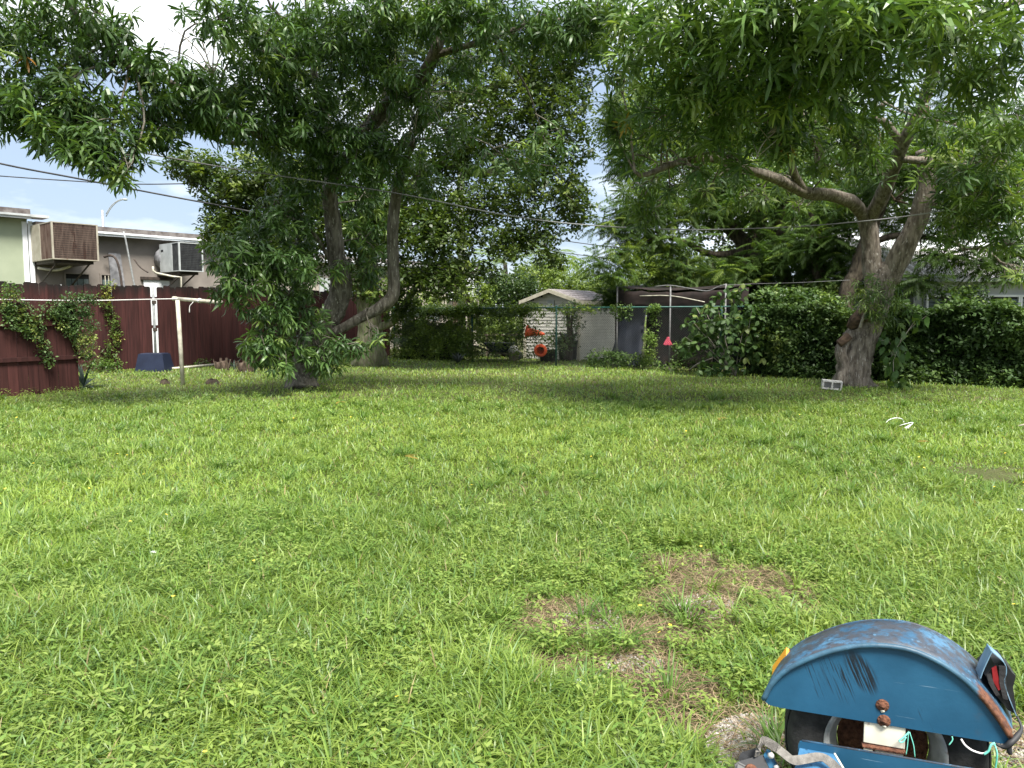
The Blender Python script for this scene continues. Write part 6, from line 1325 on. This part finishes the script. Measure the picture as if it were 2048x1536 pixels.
# ------------------------------------------------------------------ boat trailer in the near corner
def node_math(n, l, op, a, b=None, c=None):
    q = n.new('ShaderNodeMath'); q.operation = op
    for i, v in enumerate((a, b, c)):
        if v is None: continue
        if hasattr(v, 'is_linked') or hasattr(v, 'links'): l.new(v, q.inputs[i])
        else: q.inputs[i].default_value = v
    return q.outputs[0]
def sstep(n, l, x, a, b):
    q = n.new('ShaderNodeMapRange'); q.interpolation_type = 'SMOOTHSTEP'; q.inputs['From Min'].default_value, q.inputs['From Max'].default_value = a, b
    l.new(x, q.inputs['Value']); return q.outputs['Result']
def trailer_paint(name, kind):
    m, n, l, p = new_mat(name)
    tc = n.new('ShaderNodeTexCoord'); sx = n.new('ShaderNodeSeparateXYZ'); l.new(tc.outputs['Object'], sx.inputs[0]); X, Y, Z = sx.outputs
    def noise(sc, det=8, ro=0.6, vec=None, stretch=None):
        q = n.new('ShaderNodeTexNoise'); q.inputs['Scale'].default_value = sc; q.inputs['Detail'].default_value = det; q.inputs['Roughness'].default_value = ro
        src = vec or tc.outputs['Object']
        if stretch:
            mp = n.new('ShaderNodeMapping'); mp.inputs['Scale'].default_value = stretch[0]; mp.inputs['Rotation'].default_value = stretch[1]; l.new(src, mp.inputs['Vector']); src = mp.outputs['Vector']
        l.new(src, q.inputs['Vector']); return q.outputs['Fac']
    def mix(f, a, b):
        q = n.new('ShaderNodeMix'); q.data_type = 'RGBA'
        if isinstance(f, float): q.inputs['Factor'].default_value = f
        else: l.new(f, q.inputs['Factor'])
        for s, v in (('A', a), ('B', b)):
            if isinstance(v, tuple): q.inputs[s].default_value = (*v, 1)
            else: l.new(v, q.inputs[s])
        return q.outputs['Result']
    if kind == 'panel':
        col = mix(sstep(n, l, noise(5), 0.35, 0.7), (0.011, 0.066, 0.128), (0.017, 0.088, 0.165))
        # black tyre scuffs: fine slanting strokes inside three patches
        cb = n.new('ShaderNodeCombineXYZ'); l.new(node_math(n, l, 'MULTIPLY', node_math(n, l, 'ADD', X, node_math(n, l, 'MULTIPLY', Z, 0.42)), 170.0), cb.inputs[0]); l.new(node_math(n, l, 'MULTIPLY', Z, 7.0), cb.inputs[2])
        st = noise(1.0, 4, 0.6, vec=cb.outputs[0])
        tot = None
        for cx, cz, rx, rz_, th in ((0.262, 0.545, 0.045, 0.075, 0.40), (0.20, 0.51, 0.045, 0.085, 0.50), (0.135, 0.50, 0.03, 0.07, 0.53), (0.44, 0.43, 0.02, 0.04, 0.55)):
            dx = node_math(n, l, 'ADD', X, -cx); dz = node_math(n, l, 'ADD', Z, -cz)
            dx = node_math(n, l, 'ADD', dx, node_math(n, l, 'MULTIPLY', dz, 0.45))
            r2 = node_math(n, l, 'ADD', node_math(n, l, 'POWER', node_math(n, l, 'MULTIPLY', dx, 1 / rx), 2.0), node_math(n, l, 'POWER', node_math(n, l, 'MULTIPLY', dz, 1 / rz_), 2.0))
            inside = node_math(n, l, 'SUBTRACT', 1.0, sstep(n, l, r2, 0.25, 1.0))
            mk = node_math(n, l, 'MULTIPLY', inside, sstep(n, l, st, th, th + 0.12)); tot = mk if tot is None else node_math(n, l, 'MAXIMUM', tot, mk)
        col = mix(tot, col, (0.008, 0.012, 0.018))
        sc_ = node_math(n, l, 'MULTIPLY', sstep(n, l, noise(1.0, 3, 0.5, stretch=((4, 1, 120), (0, R(8), 0))), 0.705, 0.74), 0.5)
        col = mix(sc_, col, (0.3, 0.4, 0.48))
        edge = node_math(n, l, 'MULTIPLY', sstep(n, l, X, 0.5, 0.62), sstep(n, l, noise(16), 0.5, 0.72)); col = mix(node_math(n, l, 'MULTIPLY', edge, 0.6), col, (0.06, 0.06, 0.06))
        p.inputs['Roughness'].default_value = 0.42
    elif kind in ('top', 'edge'):
        col = mix(sstep(n, l, noise(7), 0.35, 0.7), (0.022, 0.08, 0.15), (0.065, 0.16, 0.26)) if kind == 'top' else mix(sstep(n, l, noise(9), 0.35, 0.7), (0.018, 0.072, 0.12), (0.045, 0.13, 0.20))
        col = mix(node_math(n, l, 'MULTIPLY', sstep(n, l, noise(11, 9, 0.7), 0.41, 0.55), 1.0 if kind == 'top' else 0.25), col, (0.045, 0.05, 0.062))
        col = mix(node_math(n, l, 'MULTIPLY', sstep(n, l, noise(60, 6, 0.7), 0.52, 0.62), 0.7 if kind == 'top' else 0.15), col, (0.02, 0.03, 0.045))
        col = mix(node_math(n, l, 'MULTIPLY', sstep(n, l, noise(24, 8, 0.72), 0.58, 0.68), 0.7 if kind == 'top' else 0.2), col, (0.12, 0.27, 0.42))
        rust = node_math(n, l, 'MULTIPLY', sstep(n, l, node_math(n, l, 'ADD', X, node_math(n, l, 'MULTIPLY', noise(25), 0.05)), 0.585, 0.60), node_math(n, l, 'SUBTRACT', 1.0, sstep(n, l, node_math(n, l, 'ADD', Y, node_math(n, l, 'MULTIPLY', noise(30), 0.03)), 0.04, 0.06)))
        col = mix(rust, col, mix(sstep(n, l, noise(70), 0.4, 0.6), (0.075, 0.03, 0.017), (0.16, 0.068, 0.036)))
        p.inputs['Roughness'].default_value = 0.5
    else:   # spotted: sun-bleached blue with dark flecks
        col = mix(sstep(n, l, noise(9), 0.35, 0.7), (0.03, 0.12, 0.24), (0.075, 0.2, 0.34))
        v = n.new('ShaderNodeTexVoronoi'); v.inputs['Scale'].default_value = 70; l.new(tc.outputs['Object'], v.inputs['Vector'])
        sp = node_math(n, l, 'MULTIPLY', node_math(n, l, 'SUBTRACT', 1.0, sstep(n, l, v.outputs['Distance'], 0.18, 0.34)), sstep(n, l, noise(14), 0.45, 0.55)); col = mix(sp, col, (0.015, 0.05, 0.1))
        p.inputs['Roughness'].default_value = 0.5
    l.new(col, p.inputs['Base Color'])
    bp = n.new('ShaderNodeBump'); bp.inputs['Strength'].default_value = 0.12 if kind == 'panel' else 0.35; bp.inputs['Distance'].default_value = 0.004; l.new(noise(60, 6), bp.inputs['Height']); l.new(bp.outputs['Normal'], p.inputs['Normal'])
    return m
M['paint_panel'] = trailer_paint('blue_panel_paint', 'panel'); M['paint_top'] = trailer_paint('worn_blue_paint', 'top'); M['paint_spot'] = trailer_paint('bleached_blue_paint', 'spot')
M['paint_edge'] = trailer_paint('smooth_blue_edge', 'edge')
M['bleached'] = mat('bleached_blue_metal', (0.11, 0.21, 0.3), (0.22, 0.32, 0.4), scale=18, rough=0.5, c=(0.06, 0.06, 0.06), cscale=25, clo=0.6, chi=0.7)
M['rust'] = mat('rust', (0.07, 0.028, 0.016), (0.19, 0.08, 0.045), scale=60, rough=0.95, bump=0.6, bscale=150)
M['tyre'] = mat('tyre_rubber', (0.012, 0.012, 0.013), (0.03, 0.03, 0.031), scale=30, rough=0.8, bump=0.2, bscale=90)
M['rim'] = mat('dull_rim', (0.3, 0.31, 0.32), (0.48, 0.49, 0.5), scale=20, rough=0.5, metal=0.3, c=(0.16, 0.1, 0.07), cscale=14, clo=0.58, chi=0.7)
M['cream_metal'] = mat('cream_rusty_metal', (0.6, 0.57, 0.45), (0.7, 0.67, 0.56), scale=15, rough=0.6, c=(0.3, 0.13, 0.05), cscale=22, clo=0.62, chi=0.7)
M['strap'] = mat('grey_webbing', (0.12, 0.11, 0.098), (0.21, 0.195, 0.175), scale=60, rough=0.9, bump=0.4, bscale=400)
M['teal_wire'] = mat('teal_wire', (0.12, 0.5, 0.4), (0.2, 0.6, 0.48), scale=20, rough=0.4)
M['amber'] = mat('amber_lens', (0.75, 0.28, 0.015), (0.85, 0.36, 0.03), scale=30, rough=0.25)
M['red_lens'] = mat('red_lens', (0.16, 0.012, 0.016), (0.25, 0.02, 0.025), scale=40, rough=0.25)
M['zinc'] = mat('zinc_bolt', (0.5, 0.49, 0.47), (0.62, 0.61, 0.58), scale=60, rough=0.45, metal=0.5)

TA, TB = G(1533, 1408, 0.40), G(2018, 1487, 0.40)
TU = (TB - TA).normalized(); TN = Vector((-TU.y, TU.x, 0)); trz = math.atan2(TU.y, TU.x)
T0 = Vector((TA.x, TA.y, 0))
def PL(px, py, v):
    """trailer coordinates (along, across, up) of the point of the plane 'across = v' seen at a photo pixel"""
    u, w = (px - 1024) / FPX, (768 - py) / FPX
    r = Vector((u, CP + w * SP, -SP + w * CP)); c = Vector((0, 0, EYE)); t = (T0 + TN * v - c).dot(TN) / r.dot(TN); q = c + r * t
    return Vector(((q - T0).dot(TU), v, q.z))
def TL(px, py, z):
    q = G(px, py, z) - T0; return Vector((q.dot(TU), q.dot(TN), z))
trl = empty('boat_trailer', T0, 'blue boat trailer corner with a rounded fender over its wheel', 'trailer', rz=trz)
def tb(mb, name, m, parent=None): return mb.build(name, m, parent or trl, True)
arc = [PL(*q, 0) for q in ((1527, 1398), (1545, 1365), (1580, 1335), (1640, 1308), (1700, 1293), (1760, 1290), (1820, 1299), (1880, 1325), (1930, 1360), (1970, 1400), (2000, 1440), (2020, 1472))]
arc, _ = smooth_path(arc, [1] * len(arc), 5)
fen = empty('fender', (0, 0, 0)); fen.parent = trl
pa = MB(); low = [PL(2016, 1486, 0), PL(2008, 1489, 0), PL(1780, 1452, 0), PL(1560, 1416, 0), PL(1540, 1411, 0), PL(1531, 1405, 0)]
prof = [Vector((p.x, 0.002, p.z)) for p in arc] + [Vector((p.x, 0.002, p.z)) for p in low]
pa.prism([prof[i] for i in range(len(prof))], (0, 0.004, 0)); o = tb(pa, 'side_panel', M['paint_panel'], fen)
SKEW = 0.038                                         # the far edge sits a little further back along the trailer
tp_ = MB(); n_ = len(arc); vs, fs = [], []; NV = 5
for i, p in enumerate(arc):
    a, b = arc[max(0, i - 1)], arc[min(n_ - 1, i + 1)]; t_ = (b - a).normalized(); nr = Vector((-t_.z, 0, t_.x))
    for k in range(NV): vs.append(Vector((p.x + SKEW * k / (NV - 1), -0.006 + 0.212 * k / (NV - 1), p.z)) + nr * (0.004 + 0.006 * math.sin(math.pi * k / (NV - 1))))
    for k in range(NV): vs.append(Vector((p.x + SKEW * k / (NV - 1), -0.006 + 0.212 * k / (NV - 1), p.z)) + nr * (0.0 + 0.006 * math.sin(math.pi * k / (NV - 1))))
st_ = 2 * NV
for i in range(n_ - 1):
    for k in range(NV - 1):
        fs += [(i * st_ + k, i * st_ + k + 1, (i + 1) * st_ + k + 1, (i + 1) * st_ + k), (i * st_ + NV + k + 1, i * st_ + NV + k, (i + 1) * st_ + NV + k, (i + 1) * st_ + NV + k + 1)]
    fs += [(i * st_, (i + 1) * st_, (i + 1) * st_ + NV, i * st_ + NV), ((i + 1) * st_ + NV - 1, i * st_ + NV - 1, i * st_ + 2 * NV - 1, (i + 1) * st_ + 2 * NV - 1)]
fs += [tuple(range(NV)) + tuple(range(2 * NV - 1, NV - 1, -1))]
tp_.add(vs, fs, True); tb(tp_, 'top_skin', M['paint_top'], fen)
bd = MB(); bd.tube([Vector((p.x, -0.004, p.z)) for p in arc], 0.0085, 8); tb(bd, 'rolled_edge', M['paint_edge'], fen)
bd = MB(); bd.tube([Vector((p.x + SKEW, 0.205, p.z)) for p in arc], 0.006, 8); tb(bd, 'rolled_edge', M['paint_top'], fen)
for px, py in ((1765, 1411), (1768, 1442)):
    c = PL(px, py, 0); b_ = MB(); b_.lathe(Vector((c.x, 0.002, c.z)), [(0.0185, 0), (0.0185, 0.0025), (0.012, 0.004), (0.009, 0.0042), (0.0085, 0.008), (0.005, 0.0085), (0.0045, 0.0095), (0, 0.0095)], 12, (0, -1, 0)); bo = tb(b_, 'rusty_bolt', M['rust'], fen)
    w_ = MB(); w_.lathe(Vector((c.x + 0.001, 0.001, c.z - 0.016)), [(0.006, 0), (0.006, 0.002), (0, 0.003)], 8, (0, -1, 0)); tb(w_, 'paint_drip', M['cream_metal'], fen)
for px, py in ((1817, 1463), (1904, 1473)):
    c = PL(px, py, 0); b_ = MB(); b_.lathe(Vector((c.x, 0.0005, c.z)), [(0.0042, 0), (0, 0.0006)], 10, (0, -1, 0)); tb(b_, 'drilled_hole', M['black'], fen)
# wheel
whl = empty('wheel', (0.341, 0.115, 0.283)); whl.parent = trl
ty = MB(); ty.lathe((0, 0, 0), [(0.165, -0.055), (0.185, -0.068), (0.225, -0.074), (0.262, -0.068), (0.278, -0.05), (0.283, -0.02), (0.283, 0.02), (0.278, 0.05), (0.262, 0.068), (0.225, 0.074), (0.185, 0.068), (0.165, 0.055)], 64, (0, 1, 0)); tb(ty, 'tyre', M['tyre'], whl)
for y in (-0.034, 0.0, 0.034):
    g_ = MB(); g_.lathe((0, 0, 0), [(0.2815, y - 0.012), (0.2855, y - 0.010), (0.2855, y + 0.010), (0.2815, y + 0.012)], 64, (0, 1, 0)); tb(g_, 'tread_rib', M['tyre'], whl)
rm = MB(); rm.lathe((0, 0, 0), [(0.172, -0.062), (0.172, -0.058), (0.155, -0.054), (0.15, -0.03), (0.135, -0.02), (0.13, 0.01)], 48, (0, 1, 0)); rm.lathe((0, 0, 0), [(0.172, -0.062), (0.168, -0.066), (0.158, -0.058), (0.155, -0.054)], 48, (0, 1, 0)); tb(rm, 'rim', M['rim'], whl)
hb = MB(); hb.lathe((0, 0, 0), [(0.13, 0.012), (0.06, 0.019), (0.055, -0.04), (0.03, -0.05), (0, -0.05)], 20, (0, 1, 0)); tb(hb, 'hub', M['rust'], whl)
# cream bracket between fender and frame, axle
bk = empty('fender_bracket', (0, 0, 0)); bk.parent = trl
a, b = PL(1727, 1452, 0.02), PL(1810, 1466, 0.02); zl = PL(1760, 1515, 0.02).z
def plate(name, x0, x1, z0, z1, y0, y1, m, par): q = MB(); q.box(((x0 + x1) / 2, (y0 + y1) / 2, (z0 + z1) / 2), (x1 - x0, abs(y1 - y0), z1 - z0), bev=0.0025); return tb(q, name, m, par)
plate('upper_plate', a.x, b.x, b.z - 0.045, a.z + 0.02, 0.008, 0.014, M['cream_metal'], bk)
plate('left_flange', a.x + 0.001, a.x + 0.026, 0.22, b.z - 0.052, 0.0, 0.012, M['cream_metal'], bk)
plate('right_flange', a.x + 0.032, b.x - 0.004, 0.22, b.z - 0.058, 0.002, 0.012, M['cream_metal'], bk)
plate('cross_bar', a.x - 0.004, b.x + 0.002, b.z - 0.0555, b.z - 0.048, -0.004, 0.02, M['rust'], bk)
plate('slot', a.x + 0.034, b.x - 0.012, b.z - 0.078, b.z - 0.073, -0.0005, 0.0015, M['black'], bk)
ax = MB(); ax.tube([(0.341, 0.05, 0.283), (0.341, -1.4, 0.283)], 0.024, 14); tb(ax, 'axle', M['rust'])
# frame rail with its bleached step box
r0, r1 = PL(1597, 1481, -0.10), PL(1935, 1538, -0.10)
sl__ = (r1.z - r0.z) / (r1.x - r0.x)
ra = MB(); x_end = 1.35; ra.prism([Vector((r0.x + 0.0, -0.1, r0.z - 0.012)), Vector((r0.x + 0.004, -0.1, r0.z - 0.003)), Vector((r0.x + 0.014, -0.1, r0.z)), Vector((x_end, -0.1, r0.z + sl__ * (x_end - r0.x))), Vector((x_end, -0.1, 0.17)), Vector((r0.x - 0.004, -0.1, 0.17))], (0, 0.006, 0)); tb(ra, 'frame_rail', M['paint_panel'])
bd = MB(); bd.tube([Vector((r0.x + 0.010, -0.097, r0.z)), Vector((x_end, -0.097, r0.z + sl__ * (x_end - r0.x)))], 0.0035, 6); tb(bd, 'rail_edge', M['paint_top'])
zt = r0.z - 0.022
bx_ = [TL(1600, 1491, zt), TL(1648, 1489, zt), TL(1664, 1499, zt), TL(1712, 1580, zt), TL(1566, 1580, zt), TL(1592, 1530, zt)]
sb2 = MB(); sb2.prism(bx_, (0, 0, -0.05)); tb(sb2, 'step_box', M['paint_spot'])
eg = MB(); eg.tube([p + Vector((0, 0, 0.001)) for p in bx_[1:4]], 0.003, 6); tb(eg, 'bleached_edge', M['cream_metal'])
# roller bracket plates with bolts, and the webbing strap
rb = empty('roller_bracket', (0, 0, 0)); rb.parent = trl
q = MB(); q.prism([TL(1478, 1512, 0.34), TL(1484, 1504, 0.345), TL(1512, 1496, 0.35), TL(1522, 1530, 0.31), TL(1480, 1540, 0.31)], (0, 0.006, -0.004)); tb(q, 'back_plate', M['black_plastic'], rb)
q = MB(); q.prism([TL(1470, 1529, 0.34), TL(1476, 1523, 0.345), TL(1526, 1509, 0.35), TL(1548, 1560, 0.31), TL(1470, 1570, 0.30)], (0, -0.006, -0.004)); tb(q, 'front_plate', M['black_plastic'], rb)
q = MB(); q.prism([TL(1527, 1510, 0.352), TL(1534, 1498, 0.356), TL(1540, 1500, 0.356), TL(1562, 1545, 0.31), TL(1546, 1552, 0.31)], (0.004, -0.004, -0.012)); tb(q, 'blue_link', M['paint_panel'], rb)
c = TL(1542, 1511, 0.362); q = MB(); q.lathe(c, [(0.009, -0.004), (0.009, 0.004), (0.005, 0.008), (0, 0.009)], 6, (0.5, -0.6, 0.6)); tb(q, 'bolt', M['zinc'], rb)
c = TL(1553, 1535, 0.33); q = MB(); q.lathe(c, [(0.007, -0.004), (0.007, 0.004), (0, 0.008)], 6, (0.5, -0.6, 0.6)); tb(q, 'bolt', M['zinc'], rb)
q = MB(); c = TL(1502, 1540, 0.345); q.lathe(c, [(0.016, -0.006), (0.018, 0.0), (0.012, 0.008), (0, 0.01)], 12, (0, -0.5, 0.8)); tb(q, 'rusty_bolt', M['rust'], rb)
spx = [(1514, 1512, 0.352), (1518, 1496, 0.375), (1527, 1482, 0.39), (1545, 1490, 0.385), (1566, 1506, 0.375), (1585, 1520, 0.365), (1605, 1519, 0.36), (1640, 1514, 0.362), (1660, 1524, 0.36), (1680, 1545, 0.358), (1700, 1570, 0.355)]
sp_, _ = smooth_path([TL(*q) for q in spx], [1] * len(spx), 5); sp_ = [p for p in sp_]
stp = MB(); vs = []; 
for i, p in enumerate(sp_):
    t_ = (sp_[min(i + 1, len(sp_) - 1)] - sp_[max(0, i - 1)]).normalized(); f = i / (len(sp_) - 1)
    wd = Vector((0.25, 0.25, 0.95)) if f < 0.35 else Vector((0.2, 1.0, 0.55)); wd = (wd - t_ * wd.dot(t_)).normalized() * 0.0125; nn = t_.cross(wd).normalized() * 0.0012
    vs += [p - wd - nn, p + wd - nn, p + wd + nn, p - wd + nn]
fs = [(4 * i + k, 4 * i + (k + 1) % 4, 4 * (i + 1) + (k + 1) % 4, 4 * (i + 1) + k) for i in range(len(sp_) - 1) for k in range(4)] + [(3, 2, 1, 0), tuple(range(4 * len(sp_) - 4, 4 * len(sp_)))]
stp.add(vs, fs, False); tb(stp, 'webbing_strap', M['strap'])
# amber side marker on the front of the fender
mk = empty('side_marker', (0, 0, 0)); mk.parent = trl
p0, p1 = PL(1577, 1300, 0.19), PL(1547, 1341, 0.19); dv = (p1 - p0).normalized(); nv = Vector((-dv.z, 0, dv.x)) * -1
if nv.x > 0: nv = -nv
def slab(name, a, b, off0, off1, y0, y1, m, par):
    q = MB(); q.prism([Vector((a.x, y0, a.z)) + nv * off0, Vector((b.x, y0, b.z)) + nv * off0, Vector((b.x, y0, b.z)) + nv * off1, Vector((a.x, y0, a.z)) + nv * off1], (0, y1 - y0, 0)); tb(q, name, m, par)
slab('housing', p0, p1, -0.04, -0.006, 0.14, 0.215, M['black_plastic'], mk); slab('amber_lens', p0 + dv * 0.004, p1 - dv * 0.003, -0.0055, 0.006, 0.144, 0.211, M['amber'], mk)
# tail lamp on its bent bracket
tl_ = empty('tail_lamp', (0, 0, 0)); tl_.parent = trl
hs = [PL(*q, 0.06) for q in ((1970, 1350), (1990, 1330), (2014, 1330), (2024, 1345), (2032, 1352), (2026, 1375), (2034, 1430), (2016, 1420), (1990, 1388))]
q = MB(); q.prism(hs, (0, 0.11, 0)); tb(q, 'housing', M['black_plastic'], tl_)
q = MB(); q.prism([PL(*k, 0.052) for k in ((1984, 1338), (1993, 1333), (1996, 1350), (2004, 1378), (1997, 1381), (1986, 1362))], (0, 0.007, 0)); tb(q, 'red_lens', M['red_lens'], tl_)
q = MB(); q.prism([PL(*k, 0.05) for k in ((1998, 1333), (2012, 1332), (2012, 1358), (2016, 1400), (2006, 1398), (1999, 1366))], (0, 0.009, 0)); tb(q, 'gasket', M['tyre'], tl_)
q = MB(); q.prism([PL(*k, 0.05) for k in ((1974, 1352), (1982, 1348), (1990, 1372), (2000, 1390), (1992, 1392), (1978, 1368))], (0, 0.009, 0)); tb(q, 'gasket', M['tyre'], tl_)
bp_, _ = smooth_path([PL(*k, 0.05) for k in ((1961, 1357), (1968, 1338), (1983, 1306), (1985, 1305), (2009, 1326), (2013, 1345), (2009, 1365), (2020, 1400), (2035, 1436))], [1] * 9, 3)
q = MB(); vs = []
for i, p in enumerate(bp_):
    t_ = (bp_[min(i + 1, len(bp_) - 1)] - bp_[max(0, i - 1)]).normalized(); nn = t_.cross(Vector((0, 1, 0))).normalized() * 0.0012; wd = Vector((0, 0.03, 0)) * (1 - 0.35 * i / len(bp_))
    vs += [p - nn, p + wd * 2 - nn, p + wd * 2 + nn, p + nn]
fs = [(4 * i + k, 4 * i + (k + 1) % 4, 4 * (i + 1) + (k + 1) % 4, 4 * (i + 1) + k) for i in range(len(bp_) - 1) for k in range(4)] + [(3, 2, 1, 0), tuple(range(4 * len(bp_) - 4, 4 * len(bp_)))]
q.add(vs, fs, False); tb(q, 'bent_bracket', M['bleached'], tl_)
# wiring
def wire(name, pts, r, m):
    q = MB(); q.tube(pts, r, 7, res=5); tb(q, name, m)
wire('taped_loom', [PL(2034, 1432, 0.05), PL(2043, 1455, 0.03), PL(2036, 1470, 0.01), PL(2022, 1485, -0.01), PL(2012, 1493, -0.01), PL(2000, 1492, -0.008), PL(1990, 1486, -0.006)], [0.003, 0.004, 0.008, 0.009, 0.008, 0.005, 0.003], M['cable'])
wire('taped_loom', [PL(2018, 1490, -0.01), PL(2019, 1502, -0.01), PL(2021, 1508, -0.01)], [0.007, 0.007, 0.006], M['cable'])
wire('teal_wire', [PL(1990, 1486, -0.008), PL(1982, 1490, -0.01), PL(1977, 1502, -0.012), PL(1968, 1509, -0.012)], 0.0032, M['teal_wire'])
wire('teal_wire', [PL(1988, 1486, -0.008), PL(1994, 1505, -0.014), PL(1992, 1530, -0.014), PL(1985, 1560, -0.014)], 0.0024, M['teal_wire'])
wire('bare_wire', [PL(1922, 1478, 0.004), PL(1930, 1490, 0.0), PL(1945, 1501, -0.004), PL(1965, 1507, -0.008), PL(1975, 1503, -0.01)], 0.0028, M['rope'])
wire('teal_wire', [PL(1904, 1473, -0.002), PL(1905, 1480, -0.004), PL(1898, 1490, -0.004)], 0.0018, M['teal_wire'])
wire('teal_wire', [PL(1818, 1464, -0.002), PL(1808, 1474, -0.01), PL(1798, 1482, -0.012), PL(1806, 1484, -0.012), PL(1812, 1474, -0.01)], 0.0022, M['teal_wire'])
wire('teal_wire', [PL(1817, 1464, -0.002), PL(1815, 1490, -0.006), PL(1812, 1510, -0.008)], 0.0014, M['teal_wire'])
wire('teal_wire', [PL(1819, 1464, -0.002), PL(1827, 1490, -0.006), PL(1830, 1515, -0.008)], 0.0014, M['teal_wire'])
